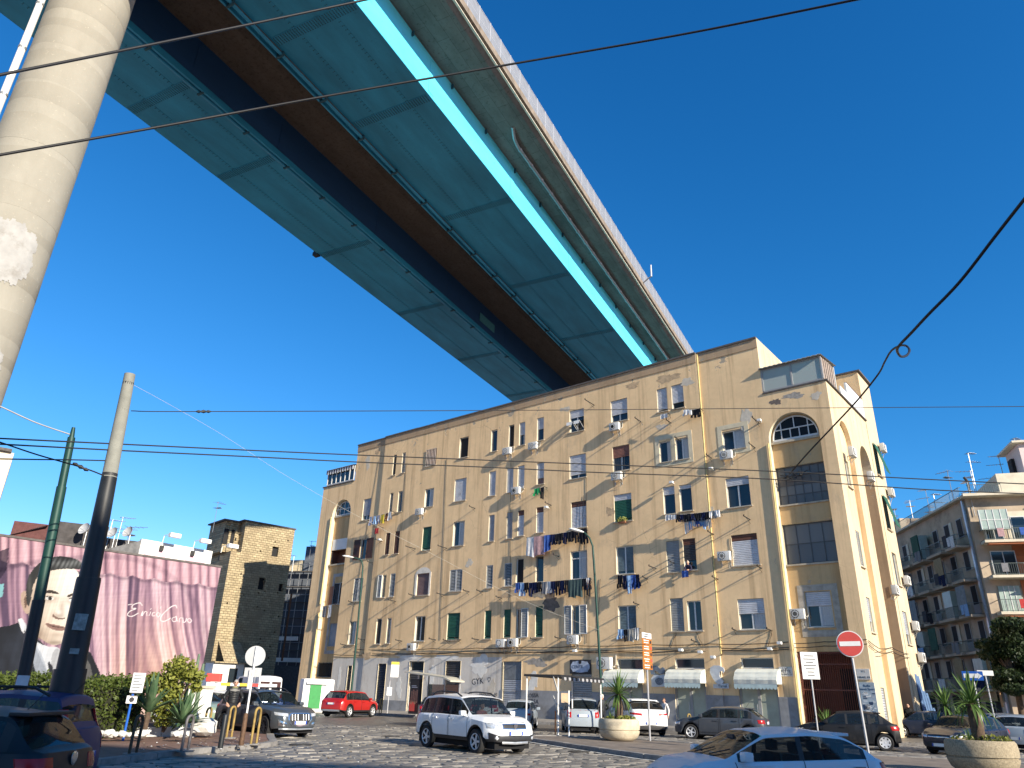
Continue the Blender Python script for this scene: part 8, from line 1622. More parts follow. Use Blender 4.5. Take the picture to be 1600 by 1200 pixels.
q.add([(x, y, z) for x, z in prof for y in (-.9, .45)] + [(x, y, z + .09) for x, z in prof for y in (-.9, .45)], [(2 * k + 1, 2 * k + 3, 2 * k + 2, 2 * k) for k in range(12)] + [(26 + 2 * k, 26 + 2 * k + 2, 26 + 2 * k + 3, 26 + 2 * k + 1) for k in range(12)] + [(2 * k, 2 * k + 2, 26 + 2 * k + 2, 26 + 2 * k) for k in range(12)] + [(0, 26, 27, 1), (24, 25, 51, 50)]); q.build('roof', mat('shelter_roof', (.50, .48, .40), .5, .2, var=.1), sh_)
for x in (-1.95, -.95, .6, 1.9): q = MB(); q.box(x - .04, x + .04, .22, .30, 0, hs + .1); q.build('post', M_STEELP, sh_)
for a, b_ in ((-.9, .55), (.66, 1.85)): q = MB(); q.box(a, b_, .25, .265, .35, 2.0); q.build('glass_panel', M_CGLASS, sh_)
q = MB(); q.cbox(-2.08, -1.15, -.35, -.15, .15, 2.3, .03); ap = q.build('poster_case', M_BLACKPL, sh_); q = MB(); q.quad((-2.0, -.36, .3), (-1.23, -.36, .3), (-1.23, -.36, 2.2), (-2.0, -.36, 2.2)); q.build('poster', mat('poster_black', (.015, .012, .015), .3, var=.2), ap)
for k in range(4): q = MB(); x = -1.85 + .17 * k; q.cbox(x - .07, x + .07, -.368, -.362, .75 + .1 * (k % 2), 1.55 + .08 * (k % 2), .0025); q.build('poster_figure', mat('poster_skin_tone', (.36, .17, .10), .5, var=.3, vs=9), ap)
q = MB(); q.box(-2.0, -1.5, -.367, -.362, .32, .85); q.build('poster_red', M_SRED, ap); q = MB(); q.box(-1.9, -1.45, -.367, -.362, 1.85, 1.89); q.box(-1.9, -1.35, -.367, -.362, 1.76, 1.80); q.build('poster_text', M_WHITEPL, ap); q = MB(); q.box(-.6, 1.4, .0, .2, .42, .47); q.build('bench', M_METAL, sh_)
P = at_dist(872, 1156, 33.6); P.z = .12; cn = thing('fringed_canopy', 'dark canopy with white scalloped fringe on slim white posts', 'canopy', tuple(P), 0); Q_ = at_dist(941, 1148, 38.5) - P; Q_.z = 0; d_ = Q_.normalized(); n_ = Vector((d_.y, -d_.x, 0)); L_ = Q_.length; hc = at_dist(872, 1056, 33.6).z - .12
T4 = Matrix(((d_.x, -n_.x, 0, 0), (d_.y, -n_.y, 0, 0), (0, 0, 1, 0), (0, 0, 0, 1)))
q = MB(); q.box(-.1, L_, -.15, 1.6, hc - .04, hc + .05, M=T4); q.build('roof', M_BLACKPL, cn)
for k in range(int(L_ / .26)): q = MB(); x = k * .26; q.add([T4 @ Vector(v) for v in ((x, -.16, hc - .04), (x + .25, -.16, hc - .04), (x + .25, -.17, hc - .13), (x + .125, -.17, hc - .18), (x, -.17, hc - .13))], [(0, 1, 2, 3, 4)]); q.build('fringe_scallop', mat('fringe_grey', (.30, .30, .31), .8) if k % 2 else M_BLACKPL, cn)
for x, y in ((0, 0), (L_ - .1, 0), (0, 1.5), (L_ - .1, 1.5)): q = MB(); q.tube([T4 @ Vector((x, y, 0)), T4 @ Vector((x, y, hc - .04))], .035, 6); q.build('post', M_WHITEPL, cn)
for z in (hc - .35, hc - 1.1): q = MB(); q.lathe([(0, -.03), (.24, -.02), (.27, 0), (.24, .02), (0, .03)], 20, M=Matrix.Translation((-.12, -.05, z)) @ Matrix.Rotation(R(72), 4, 'Y') @ Matrix.Diagonal((1.3, .8, 1, 1))); q.build('oval_board', mat('oval_board_white', (.58, .57, .52), .5), cn, smooth=40)
q = MB(); q.tube([(-.12, .0, .0), (-.12, 0, .95)], .03, 6); q.build('orange_stake', mat('orange_stake', (.45, .16, .05), .7), cn)
t, P = sign_at('timetable_post', 'beige board on a thin white post beside the fringed canopy', 889, 1156, 33.0, 'sign'); post(t, zat(P, 889, 1079), .03, M_WHITEPL); za, zb = zat(P, 882, 1083), zat(P, 882, 1098); q = MB(); q.box(-.32, -.03, -.05, -.02, zb, za); q.build('board', mat('beige_board', (.55, .40, .25), .7), t)
P = at_dist(492, 1095, 60.0); P.z = 0; kb_ = thing('clothes_bank', 'white rounded container with green front by the end of the flats', 'container', tuple(P), R(25)); q = MB(); q.cbox(-1.15, 1.15, -.8, .8, 0, 2.3, .22); q.build('body', M_WHITEPL, kb_, smooth=50); q = MB(); q.box(-.62, .2, -.86, -.805, .3, 1.9); q.build('green_front', mat('green_plastic', (.02, .22, .05), .5), kb_); q = MB(); q.box(-.9, .6, -1.0, -.6, 1.92, 2.12); q.build('hood', M_WHITEPL, kb_)
P = at_dist(338, 1078, 46.0); P.z = 0; ba = thing('barrier_arm', 'car park barrier arm banded white, yellow and red behind the parked cars', 'barrier', tuple(P), R(8)); zb = at_dist(370, 1070, 46).z
for k in range(7): q = MB(); q.cbox(-.3 + .5 * k, .19 + .5 * k, -.06, .06, zb - .07, zb + .09, .02); q.build('arm_band', [M_WHITEPL, mat('sign_yellow', (.6, .45, .05)), M_SRED][(0, 1, 0, 1, 2, 0, 0)[k]], ba)
q = MB(); q.cbox(-.55, -.1, -.2, .25, 0, zb + .1, .03); q.build('cabinet', M_WHITEPL, ba); q = MB(); q.cbox(-.6, .15, -.25, .3, zb + .12, zb + .55, .05); q.build('warning_box', M_SRED, ba)
P = at_dist(306, 1110, 29.5); P.z = 0; gw = thing('garden_wall', 'short white wall end with flat coping behind the agave', 'wall', tuple(P), R(20)); zt = at_dist(306, 1071, 29.5).z; q = MB(); q.box(-.95, .45, 0, .3, 0, zt - .09); q.build('masonry', mat('limewash', (.62, .61, .57), .9, var=.12, vs=3, dirt=(.45, .43, .38, 1)), gw); q = MB(); q.box(-1.0, .52, -.06, .36, zt - .085, zt); q.build('coping', M_SILL, gw)
bw = thing('blue_boards', 'weathered blue boards leaning on the street side of the flats', 'boards', tuple(sw_(10.6, .12, 0)), F_RZ)
for k in range(5): q = MB(); h = 3.6 - .5 * k + .4 * (k % 2); q.box(-.16, -.10, -.3, .28, 0, h, M=Matrix.Translation((-.05 * k, -.62 * k, 0)) @ Matrix.Rotation(R(4 + k), 4, 'Y')); q.build('board', mat('blue_board', (.07, .13, .24), .8, var=.25, vs=3), bw)
def scooter(lab, loc, az, m):
 t = thing('scooter', lab, 'scooter', (*loc, 0), az2rz(az), 'scooters parked in the shade')
 for x in (-.62, .62): o = link('wheel', wheel_meshes(.23, .12, 5, True)[0], t, (x, 0, .23)); link('rim', wheel_meshes(.23, .12, 5, True)[1], o)
 q = MB(); q.tube([(-.85, 0, .62), (-.6, 0, .72), (-.1, 0, .70), (.02, 0, .45), (.3, 0, .32), (.45, 0, .6), (.50, 0, .92)], [.05, .17, .17, .16, .16, .15, .08], 10); q.build('body', m, t, smooth=60); q = MB(); q.cbox(-.75, .05, -.15, .15, .76, .86, .04); q.build('saddle', M_BLACKPL, t, smooth=50)
 q = MB(); q.tube([(.62, 0, .23), (.52, 0, .75), (.46, 0, 1.02)], .03, 8); q.tube([(.40, -.32, 1.05), (.47, 0, 1.02), (.40, .32, 1.05)], .018, 6); q.build('handlebar', M_DKMETAL, t); q = MB(); q.add([(.52, -.2, .95), (.52, .2, .95), (.40, .17, 1.40), (.40, -.17, 1.40)], [(0, 1, 2, 3)]); q.build('windshield', M_CGLASS, t)
scooter('dark scooter with windshield nearest the blue boards', (25.6, 44.0), 200, M_BLACKPL); scooter('second dark scooter farther from the blue boards', (26.9, 44.6), 190, P_BLUE)
# plants
def leafmat(name, c1, c2, sc=9):
 t = NT(name); oi = t.new('ShaderNodeObjectInfo'); c = t.ramp(t.noise(sc, 3), [(.3, (*c1, 1)), (.7, (*c2, 1))]); c = t.mix(.5, c, t.mix(1, c, t.ramp(oi.outputs['Random'], [(0, (.6, .6, .6, 1)), (1, (1.4, 1.4, 1.2, 1))]), 'MULTIPLY')); t.col(c); t.set(.55, 0, .35); t.p.inputs['Transmission Weight'].default_value = 0
 tl = t.new('ShaderNodeBsdfTranslucent'); t.l(c, tl.inputs[0]); mx = t.new('ShaderNodeMixShader'); mx.inputs[0].default_value = .25; t.l(t.p.outputs[0], mx.inputs[1]); t.l(tl.outputs[0], mx.inputs[2]); t.l(mx.outputs[0], t.out.inputs[0]); return t.mat
M_YUC = leafmat('yucca_leaf', (.05, .12, .025), (.13, .20, .05), 5); M_AGA = leafmat('agave_leaf', (.05, .11, .055), (.11, .17, .09), 5); M_HEDGE = leafmat('hedge_leaf', (.035, .065, .010), (.12, .15, .03), 14); M_SHRUB = leafmat('shrub_leaf', (.10, .13, .02), (.28, .28, .06), 10); M_TREE = leafmat('tree_leaf', (.015, .03, .012), (.05, .08, .025), 6); M_DRY = leafmat('dry_leaf', (.16, .11, .06), (.25, .18, .10), 6); M_BARK = mat('bark', (.09, .06, .04), .95, var=.35, vs=12, bump=.6)
def blade(L_, w, droop, fold=.35, n=6):
 b = MB(); P = []
 for k in range(n + 1):
  t_ = k / n; ww = w * (math.sin(math.pi * min(1, .30 + .70 * t_)) ** .8 if t_ < 1 else 0) * (1 if t_ < .98 else 0); x = L_ * t_ * (1 - droop * .25 * t_); z = -droop * L_ * t_ * t_ * .6
  P += [(x, -ww, z + ww * fold), (x, 0, z), (x, ww, z + ww * fold)]
 b.add(P, [f for k in range(n) for f in ((3 * k, 3 * k + 3, 3 * k + 4, 3 * k + 1), (3 * k + 1, 3 * k + 4, 3 * k + 5, 3 * k + 2))]); return b
YB = [blade(.62, .026, d).mesh('leaf', M_YUC, 60) for d in (.05, .25, .5, .9)]; AB = [blade(.75, .055, d, .5).mesh('leaf', M_AGA, 60) for d in (.0, .12, .3)]; DB = [blade(.5, .022, d).mesh('dry_leaf', M_DRY, 60) for d in (1.2, 1.6)]
def rosette(t, c, n, s, meshes, lo=-25, hi=85, par=None, dry=0):
 for k in range(n):
  el = lo + (hi - lo) * (k + .5) / n + random.gauss(0, 6); az = k * 137.5 + random.gauss(0, 10); m_ = meshes[min(len(meshes) - 1, int((1 - (el - lo) / (hi - lo)) * len(meshes)))]
  o = link('leaf', m_, t, c, (0, -R(el), R(az))); o.scale = (s * random.uniform(.8, 1.12),) * 3
 for k in range(dry): o = link('dry_leaf', DB[k % 2], t, (c[0], c[1], c[2] - .05 - .25 * random.random()), (0, R(random.uniform(20, 60)), random.uniform(0, 6.28))); o.scale = (s * .8,) * 3
def leaves(name, m, par, pts, size, flat=.0, kind='stuff'):
 pts = np.asarray(pts); n = len(pts); d1 = rng.normal(size=(n, 3)); d1 /= np.linalg.norm(d1, axis=1)[:, None]; d2 = np.cross(d1, rng.normal(size=(n, 3))); d2 /= np.linalg.norm(d2, axis=1)[:, None]; s = size * rng.uniform(.6, 1.3, (n, 1)); A = pts - d1 * s; B = pts + d2 * s * .5; C_ = pts + d1 * s; D = pts - d2 * s * .5
 v = np.stack([A, B, C_, D], 1).reshape(-1, 3); me = bpy.data.meshes.new(name); me.from_pydata(v.tolist(), [], np.arange(4 * n).reshape(-1, 4).tolist()); me.materials.append(m); o = link(name, me, par)
 if kind: o['kind'] = kind
 return o
def blob(n, c, r, shell=.55): p = rng.normal(size=(n, 3)); p /= np.linalg.norm(p, axis=1)[:, None]; q = rng.uniform(shell, 1, (n, 1)) ** .7; return np.asarray(c) + p * q * np.asarray(r)
M_PLANTER = mat('planter_concrete', (.50, .43, .31), .9, var=.18, vs=4, bump=.4, bs=40, dirt=(.34, .29, .20, 1)); M_PLANTER2 = mat('planter_washed_gravel', (.30, .25, .17), .95, var=.35, vs=25, bump=.8, bs=60)
def planter(lab, x, y, D, r, h, m, yl, ys, yh):
 P = at_dist(x, y, D); P.z = .125; t = thing('planter', lab, 'planter', tuple(P), 0, 'round concrete planters'); b = MB()
 b.lathe([(r * .55, 0), (r * .72, .03), (r * .9, h * .18), (r * .985, h * .38), (r, h * .47), (r * .95, h * .475), (r * .95, h * .52), (r, h * .525), (r * 1.01, h * .72), (r * .985, h * .92), (r * .93, h), (r * .84, h), (r * .82, h * .86), (0, h * .86)], 36); b.build('bowl', m, t, smooth=40)
 b = MB(); b.lathe([(r * .815, h * .88), (0, h * .92)], 20); b.build('soil', M_EARTH, t)
 pl = thing('yucca', lab.replace('planter', 'yucca growing in the planter').split(',')[0] if False else yl, 'plant', tuple(P + Vector((0, 0, h * .9))), 0, 'potted yuccas')
 b = MB(); b.tube([(0, 0, -.1), (.02, 0, ys * .5), (-.01, .02, ys)], [.15, .17, .12], 10); b.build('trunk', M_BARK, pl, smooth=60); rosette(pl, (0, 0, ys), 54, yh, YB, dry=12)
 if r > .75: rosette(pl, (-r * .45, -.2, .05), 26, .55, YB, lo=-5)
 leaves('ground_cover', M_SHRUB, t, np.concatenate([blob(320, (r * .35, -.2, h), (r * .5, r * .5, .14)), blob(120, (-r * .3, .2, h), (r * .4, r * .4, .10))]), .05)
 return t
planter('cream concrete bowl planter before the white SUV', 968, 1162, 31.6, .80, .78, M_PLANTER, 'spiky yucca in the cream bowl planter', .95, 1.55); planter('gravel faced bowl planter at the lower right', 1540, 1206, 24.6, .84, .80, M_PLANTER2, 'spiky yucca in the gravel faced planter', .95, 1.4)
for lab, x, y, D, hs_ in (('clump of three headed yuccas beyond the dark supermini', 1497, 1128, 38.0, ((-.4, 0, 1.75, 1.1), (.65, .1, 1.45, 1.1), (-.1, -.3, .95, 1.0))),):
 P = at_dist(x, y, D); P.z = .0; t = thing('yucca_clump', lab, 'plant', tuple(P), 0)
 for a, b_, h, s in hs_: q = MB(); q.tube([(a * .3, b_ * .3, 0), (a * .7, b_, h * .5), (a, b_, h)], [.1, .09, .08], 8); q.build('trunk', M_BARK, t, smooth=60); rosette(t, (a, b_, h), 44, s * 1.35, YB, dry=5)
P = fw(-1.55, .55, 0); P.z = .12; t = thing('agave', 'spiky agave in front of the red gate', 'plant', tuple(P), 0); rosette(t, (0, 0, .35), 46, 1.75, YB, lo=0); q = MB(); q.lathe([(.3, 0), (.45, .4), (.4, .4), (0, .38)], 16); q.build('pot', mat('terracotta', (.3, .12, .06)), t)
bed = thing('flower_bed', 'raised corner flower bed edged with white kerb blocks', 'flower bed', tuple(ground_at(240, 1160)), 0); b0 = Vector(bed.location); BP = [ground_at(*p) for p in ((80, 1153), (152, 1158), (200, 1158), (250, 1158), (298, 1158), (324, 1154))]; BP[0].z = 0
q = MB(); back = [Vector((p.x * 1.22, p.y * 1.22, 0)) for p in BP]; N = len(BP); q.add([(*(p - b0).xy, .26) for p in BP] + [(*(p - b0).xy, .3) for p in back], [(i, i + 1, N + i + 1, N + i) for i in range(N - 1)]); q.build('soil', M_EARTH, bed)
for a, b_ in zip(BP, BP[1:]):
 d = b_ - a; d.z = 0; n = 2
 for k in range(n): c = a + d * ((k + .5) / n) - b0; q = MB(); q.cbox(-d.length / n / 2 + .008, d.length / n / 2 - .008, -.1, .1, 0, .40, .02); q.build('border_block', mat('white_kerb_block', (.52, .53, .53), .85, var=.15, vs=5, dirt=(.3, .29, .27, 1)), bed, loc=(c.x, c.y, 0), rot=(0, 0, math.atan2(d.y, d.x)))
stm = mat('white_limestone', (.58, .57, .53), .9, var=.2, vs=4, bump=.5)
def stone(x, y, D, s, lab):
 P = at_dist(x, y, D); bm = bmesh.new(); bmesh.ops.create_icosphere(bm, subdivisions=2, radius=1)
 for v in bm.verts: v.co = Vector((v.co.x * s * 1.3, v.co.y * s, v.co.z * s * .75)) * (1 + random.uniform(-.22, .22))
 me = bpy.data.meshes.new('stone'); bm.to_mesh(me); bm.free(); me.materials.append(stm); tag(link('stone', me, None, (P.x, P.y, .28 + s * .45), (0, 0, random.uniform(0, 3))), lab, 'stone', 'white stones edging the flower bed')
for k, x in enumerate((156, 170, 180, 191, 201, 212, 222, 275, 284, 293)): stone(x, 1147 - (k % 2), 25.3, random.uniform(.085, .15), ['first', 'second', 'third', 'fourth', 'fifth', 'sixth', 'seventh', 'eighth', 'ninth', 'tenth'][k] + ' white rough stone from the left in the flower bed')
stone(318, 1140, 27.4, .36, 'big tan boulder at the end of the flower bed by the man')
def at_bed(x, y, D): P = at_dist(x, y, D); P.z = .28; return tuple(P)
t = thing('agave', 'broad leaved agave in the flower bed before the white wall', 'plant', at_bed(283, 1140, 26.6)); rosette(t, (0, 0, .25), 40, 1.25, AB, lo=5); t = thing('sword_plant', 'tall sword leaved plant beside the garden sign', 'plant', at_bed(224, 1150, 26.2)); rosette(t, (0, 0, .55), 24, 1.5, AB, lo=35, hi=88); q = MB(); q.tube([(0, 0, -.1), (0, 0, .6)], .08, 8); q.build('stem', M_BARK, t)
t = thing('cactus', 'cluster of column cacti rising behind the agave', 'cactus', at_bed(272, 1150, 28.2))
for k in range(6): q = MB(); x = -.5 + .2 * k; q.tube([(x, .1 * (k % 2), 0), (x + .02, 0, 1.2 + .25 * (k % 3)), (x + .02, 0, 1.75 + .3 * ((k * 2) % 3))], [.07, .075, .04], 8); q.build('column', mat('cactus_green', (.12, .17, .11), .8, var=.2, vs=6), t, smooth=60)
t = thing('shrub', 'yellow green leafy shrub with open crown before the mural', 'shrub', at_bed(248, 1150, 27.4)); zt = at_dist(262, 1030, 27.4).z - .28; zs_ = lambda y: at_dist(255, y, 27.4).z - .28
cl = [((.25, 0, zs_(1045)), (.55, .5, .42)), ((-.25, 0, zs_(1068)), (.5, .45, .32)), ((.75, 0, zs_(1055)), (.38, .35, .22)), ((.15, 0, zs_(1080)), (.40, .4, .35)), ((.85, .1, zs_(1072)), (.22, .2, .16)), ((.1, 0, zs_(1110)), (.55, .45, .5)), ((-.55, 0, zs_(1058)), (.25, .25, .2))]
leaves('crown', M_SHRUB, t, np.concatenate([blob(int(2600 * r[0] * r[1]), c, r, .2) for c, r in cl]), .075)
for c, r in cl[:5]: q = MB(); q.tube([(.1, 0, 0), (.1 + c[0] * .3, 0, c[2] * .45), c], [.05, .035, .012], 6); q.build('branch', M_BARK, t)
HA, HBp = at_dist(200, 1128, 27.8), at_dist(-75, 1128, 25.0); HA.z = HBp.z = .2; hd_ = HBp - HA; t = thing('hedge', 'clipped leafy hedge along the foot of the mural wall', 'hedge', tuple(HA), math.atan2(hd_.y, hd_.x)); HL = hd_.length; HH = at_dist(180, 1062, 27.8).z - .2
n = 30000; p = np.stack([rng.uniform(0, HL, n), rng.uniform(-.75, .75, n), rng.uniform(0, HH, n)], 1); k = np.maximum.reduce([np.abs(p[:, 1]) / .75, p[:, 2] / HH]); p = p[k > .78]; p += rng.normal(size=p.shape) * .05; p[:, 2] += .10 * np.sin(p[:, 0] * 2.3) * (p[:, 2] / HH); leaves('foliage', M_HEDGE, t, p, .055)
q = MB(); q.box(.05, HL - .05, -.55, .55, .05, HH - .22); q.build('twigs', mat('hedge_twigs', (.018, .020, .010), .95, var=.4), t)
bn = thing('garden_bench', 'pale slatted bench back showing above the hedge by the poles', 'bench', at_bed(52, 1068, 27.5), R(-35))
for k in range(3): q = MB(); z = at_dist(52, 1062 + 7 * k, 27.5).z - .28; q.box(-1.0, 1.0, -.03, .03, z - .06, z + .05); q.build('slat', M_WHITEPL, bn)
for x in (-.9, .9): q = MB(); q.box(x - .05, x + .05, .031, .1, 0, at_dist(52, 1060, 27.5).z - .2); q.build('post', M_WHITEPL, bn)
P = at_dist(1592, 1100, 52.0); P.z = 0; t = thing('evergreen_tree', 'dark evergreen tree at the right edge before the balcony block', 'tree', tuple(P)); zc_ = at_dist(1590, 1020, 52).z
q = MB(); q.tube([(0, 0, 0), (.1, 0, zc_ * .6), (-.1, 0, zc_ + 1)], [.2, .15, .06], 10); q.build('trunk', M_BARK, t, smooth=60)
cl = [((random.uniform(-.6, 3.6), random.uniform(-1.2, 1.2), zc_ + random.uniform(-2.0, 1.7)), (random.uniform(.45, 1.0),) * 2 + (random.uniform(.3, .6),)) for _ in range(48)]
leaves('crown', M_TREE, t, np.concatenate([blob(int(1300 * r[0] * r[1]) + 90, c, r, .1) for c, r in cl]), .11)
for c, r in cl: q = MB(); q.tube([(0, 0, zc_ * .55), ((c[0]) * .5, 0, (zc_ * .55 + c[2]) / 2), c], [.09, .06, .02], 6); q.build('branch', M_BARK, t)
# overhead wires
def wire(name, lab, pts, r, m=M_WIRE, sub=10):
 """pts: (x, y, distance) read off the photograph and strung as one smooth line in space"""
 P = [at_dist(x, y, D) for x, y, D in pts]; Q = []
 for i in range(len(P) - 1):
  p0, p1, p2, p3 = P[max(0, i - 1)], P[i], P[i + 1], P[min(len(P) - 1, i + 2)]
  for k in range(sub): s = k / sub; Q.append(.5 * (2 * p1 + (p2 - p0) * s + (2 * p0 - 5 * p1 + 4 * p2 - p3) * s * s + (3 * p1 - p0 - 3 * p2 + p3) * s ** 3))
 Q.append(P[-1]); b = MB(); b.tube(Q, r, 6); o = b.build(name, m, None, smooth=70); tag(o, lab, 'cable', 'overhead wires'); return o
def strung(x0, y0, d0, x1, y1, d1, n, ys): return [(x0 + (x1 - x0) * k / n, None, d0 + (d1 - d0) * k / n) for k in range(n + 1)]
def curve(knots, d0, d1):
 X0, X1 = knots[0][0], knots[-1][0]; inv = lambda x: 1 / (1 / d0 + (1 / d1 - 1 / d0) * (x - X0) / (X1 - X0)); return [(x, y, inv(x)) for x, y in knots]
wire('overhead_cable', 'thick black cable crossing the pier and girders near the top left corner', curve([(-180, 155), (0, 117), (200, 77), (400, 36), (565, 1), (760, -42)], 16, 17), .034)
wire('overhead_cable', 'thick black cable sweeping from the pier across the bridge to the top right', curve([(-160, 270), (0, 242), (250, 198), (500, 152), (800, 100), (1070, 53), (1340, -1), (1600, -55)], 18, 16), .033)
wire('trolley_wire', 'upper of the paired trolley wires crossing the flats', curve([(-120, 679), (0, 685), (190, 694), (400, 704), (560, 711), (760, 719), (940, 726), (1200, 736), (1450, 749), (1620, 757)], 16, 24), .016)
wire('trolley_wire', 'lower of the paired trolley wires crossing the flats', curve([(-120, 688), (0, 694), (190, 704), (400, 714), (560, 722), (760, 730), (940, 738.5), (1200, 748.5), (1450, 765), (1620, 772)], 16, 24), .016)
wire('span_wire', 'thin level wire from the tram pole across the sky to the right edge', curve([(205, 642), (320, 643), (820, 641), (1200, 638), (1620, 635)], 17, 26), .011)
wire('span_wire', 'short level wire running left from the dark clamp of the tram pole', curve([(-60, 716), (60, 718), (115, 718.5), (174, 720)], 16, 17), .014)
wire('span_wire', 'slanting wire from the left edge down to the tram pole', curve([(-60, 672), (0, 691), (60, 711), (130, 731), (162, 743)], 15.5, 16.8), .014)
wire('twisted_wire', 'pale twisted wire from the left edge to the top of the slim green pole', curve([(-40, 620), (0, 635), (55, 660), (110, 679)], 19, 20), .016, mat('pale_wire', (.35, .35, .33), .6))
wire('fibre_line', 'thin pale line drooping from the tram pole top across the flats to the lamp post', curve([(206, 600), (270, 635), (350, 681), (450, 745), (560, 807), (680, 868), (770, 915), (850, 952), (938, 985)], 17, 43), .0035, mat('pale_line', (.50, .48, .42), .7))
b = MB(); LQ = [(1640, 262), (1600, 312), (1556, 368), (1500, 440), (1450, 492), (1424, 520), (1405, 540), (1402, 549), (1408, 557), (1417, 555), (1421, 547), (1415, 540), (1404, 541), (1392, 549), (1382, 566), (1372, 585), (1340, 625), (1300, 668), (1264, 706), (1236, 738)]
D0, D1 = 17.0, 43.5; du = lambda k: 1 / (1 / D0 + (1 / D1 - 1 / D0) * (k / (len(LQ) - 1)) ** .8)
tw = wire('twisted_cable', 'thick twisted black cable with one loop reaching the arched end bay', [(x, y, du(k)) for k, (x, y) in enumerate(LQ)], .042, sub=6); 
for x, y in ((1578, 336), (1536, 385), (1494, 447), (1468, 474), (1446, 497), (1368, 592)): pass
q = MB(); u_, z_ = fu(1236, 740); pw = fw(u_, -ND + .1, z_)
for k in range(26): a = Vector((random.uniform(-.7, .5), random.uniform(0, .25), random.uniform(-.25, .12))); c = a + Vector((random.uniform(-.5, .5), random.uniform(-.1, .1), random.uniform(-.2, .2))); q.tube([a, (a + c) / 2 + Vector((0, .06, random.uniform(-.1, .1))), c], .025, 5)
o = q.build('cable_tangle', M_WIRE, flats); o.location = (u_, -ND + .06, z_)
for x, y, D, lab in ((318, 643, 17.3, 'small dark insulator near the pole end of the level wire'), (126, 729.5, 16.5, 'dark insulator on the slanting wire by the slim pole')):
 q = MB(); c = at_dist(x, y, D); d = at_dist(x + 6, y + (0 if x > 200 else 3), D) - at_dist(x - 6, y - (0 if x > 200 else 3), D); d.normalize(); q.tube([-d * .16, -d * .1, -d * .06, 0 * d, d * .06, d * .1, d * .16], [.015, .04, .02, .045, .02, .04, .015], 8); tag(q.build("insulator", M_DKMETAL, None, smooth=50, loc=tuple(c)), lab, "insulator")
M_IRONC = mat('cast_iron', (.05, .048, .046), .6, .4, var=.3, vs=8)
for k, (x, y) in enumerate(((610, 1152), (905, 1176), (470, 1165))):
 P = ground_at(x, y); b = MB(); b.lathe([(.36, -.02), (.36, .035), (.33, .04), (.31, .034), (.0, .034)], 24)
 for j in range(6): b.box(-.26, .26, -.25 + .1 * j - .018, -.25 + .1 * j + .018, .034, .04)
 tag(b.build('manhole_cover', M_IRONC, None, smooth=30, loc=(P.x, P.y, .005)), ('round iron cover in the sunlit cobbles left of the white off-road car', 'round iron cover in the cobbles near the island kerb', 'round iron cover by the corner pavement kerb')[k], 'manhole cover', 'iron covers in the cobbles')
lt = MB()
for k in range(260):
 a = random.random(); P = ground_at(random.uniform(420, 1000), random.uniform(1120, 1195)) if a < .5 else ground_at(random.uniform(200, 420), random.uniform(1155, 1185)); z = .15 if a >= .5 else .04; s = random.uniform(.02, .06); t_ = random.uniform(0, 3); c_, s_ = math.cos(t_) * s, math.sin(t_) * s
 lt.quad((P.x - c_, P.y - s_, z), (P.x + s_ * .6, P.y - c_ * .6, z + .012), (P.x + c_, P.y + s_, z), (P.x - s_ * .6, P.y + c_ * .6, z + .02), k % 3)
o = lt.build('litter', [M_DRY, M_WHITEPL, mat('cigarette_paper', (.3, .25, .18), .9)]); o['kind'] = 'stuff'
P = at_dist(-104, 780, 72.0); P.z = 0; eh2 = thing('pale_house', 'sliver of a pale house with balcony railing at the left edge above the mural', 'building', tuple(P), R(35)); h_ = at_dist(0, 705, 72).z
q = MB(); q.box(-6, 4.2, 0, 6, 0, h_); q.build('wall', M_BC, eh2); q = MB(); q.box(-6, 4, -.3, 6, h_ + .003, h_ + .25); q.build('roof_edge', M_ROOFING, eh2)
xr_ = 3.7; zb_2 = at_dist(5, 790, 72).z; q = MB(); q.box(-4, xr_, -1.2, -.004, zb_2 - .2, zb_2); q.build('balcony', M_BG, eh2); rail(Matrix.Diagonal((1, -1, 1, 1)), -3.9, xr_ - .05, 1.15, zb_2, eh2, 1.9)
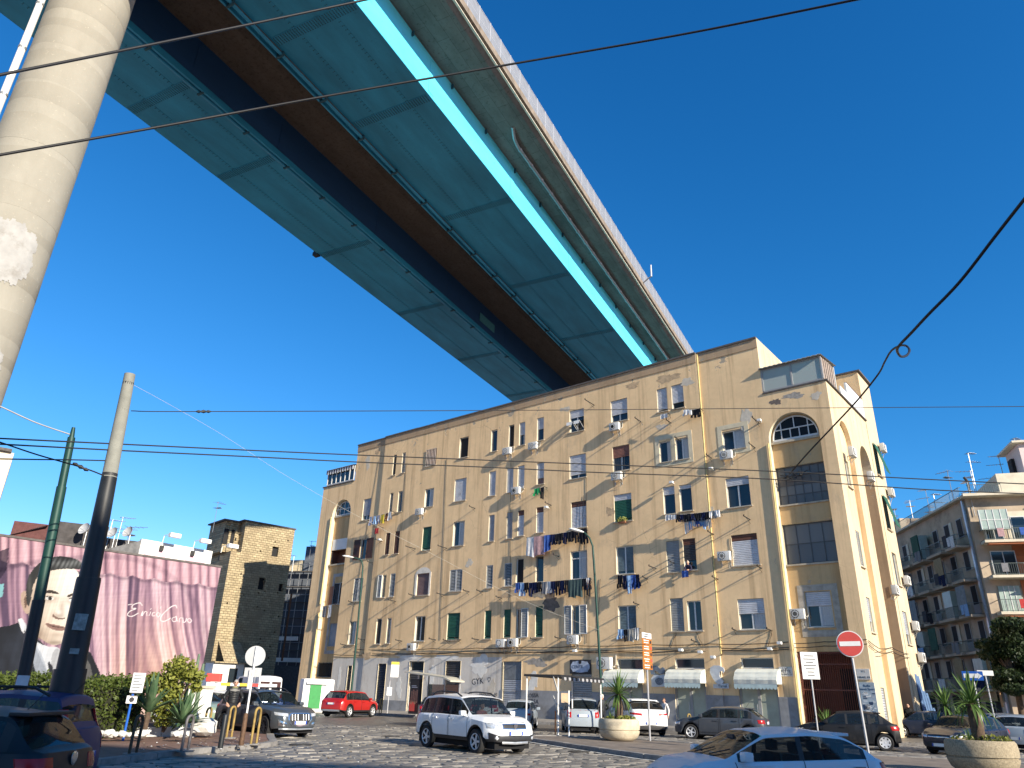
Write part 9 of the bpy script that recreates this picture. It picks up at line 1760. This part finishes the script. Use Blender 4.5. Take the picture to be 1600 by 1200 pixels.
M_PT = [mat('bare_grey_render', (.34, .31, .27), .95, var=.3, vs=5, bump=.5), mat('fallen_plaster_tan', (.50, .36, .22), .95, var=.25, vs=4, bump=.5), mat('cement_mend', (.56, .50, .41), .92, var=.15, vs=3, bump=.3), mat('sooty_patch', (.16, .13, .11), .95, var=.3, vs=4, bump=.4), mat('lime_white_patch', (.70, .68, .63), .9, var=.12, vs=3)]
def wall_patch(x, y, w, h, k):
 u, z = fu(x, y); v = PROUD if U_STEP_R < u < U_STEP_L else 0.0; rs = random.Random(int(x * 7 + y)); ph = [rs.uniform(0, 6.28) for _ in range(5)]; n = 34; P = []
 for i in range(n):
  a = 2 * math.pi * i / n; r = .72 + .16 * math.sin(2 * a + ph[0]) + .12 * math.sin(3 * a + ph[1]) + .09 * math.sin(7 * a + ph[2]) + .07 * math.sin(11 * a + ph[3]); P.append((u + w * r * math.cos(a), z + h * r * math.sin(a)))
 b = MB(); b.prism(P, lambda a, c: (a, v - .02, c), lambda a, c: (a, v + .006 + .0003 * k, c)); b.build('plaster_patch', M_PT[k], flats, recalc=True)
for p in ((1045, 592, 1.1, .5, 1), (1075, 598, .8, .35, 2), (990, 603, .9, .3, 1), (1240, 618, .9, .28, 0), (1212, 628, .45, .3, 3), (1275, 618, .5, .3, 2), (862, 940, 1.1, .9, 3), (842, 928, .9, .5, 0), (800, 928, 1.2, .35, 1), (575, 722, .5, .9, 2), (590, 706, .4, .5, 1), (885, 640, .6, .3, 2), (1165, 655, .5, 1.1, 2), (1035, 668, .5, .35, 2), (955, 800, .4, .5, 1), (735, 880, .45, .5, 2), (1108, 800, .4, .7, 2),
    (640, 1026, 1.8, .35, 4), (700, 1028, 1.5, .3, 4), (752, 1040, 1.3, .9, 4), (770, 1075, .5, .7, 2), (675, 1060, .6, 1.3, 4), (840, 1035, 1.2, .4, 0), (835, 1065, .6, .8, 4), (625, 1075, .5, .9, 4), (735, 1090, .9, .4, 0), (860, 1028, .7, .25, 1), (575, 1025, .9, .35, 1), (530, 1060, .35, 1.0, 4)): wall_patch(*p)
bpy.context.view_layer.update()
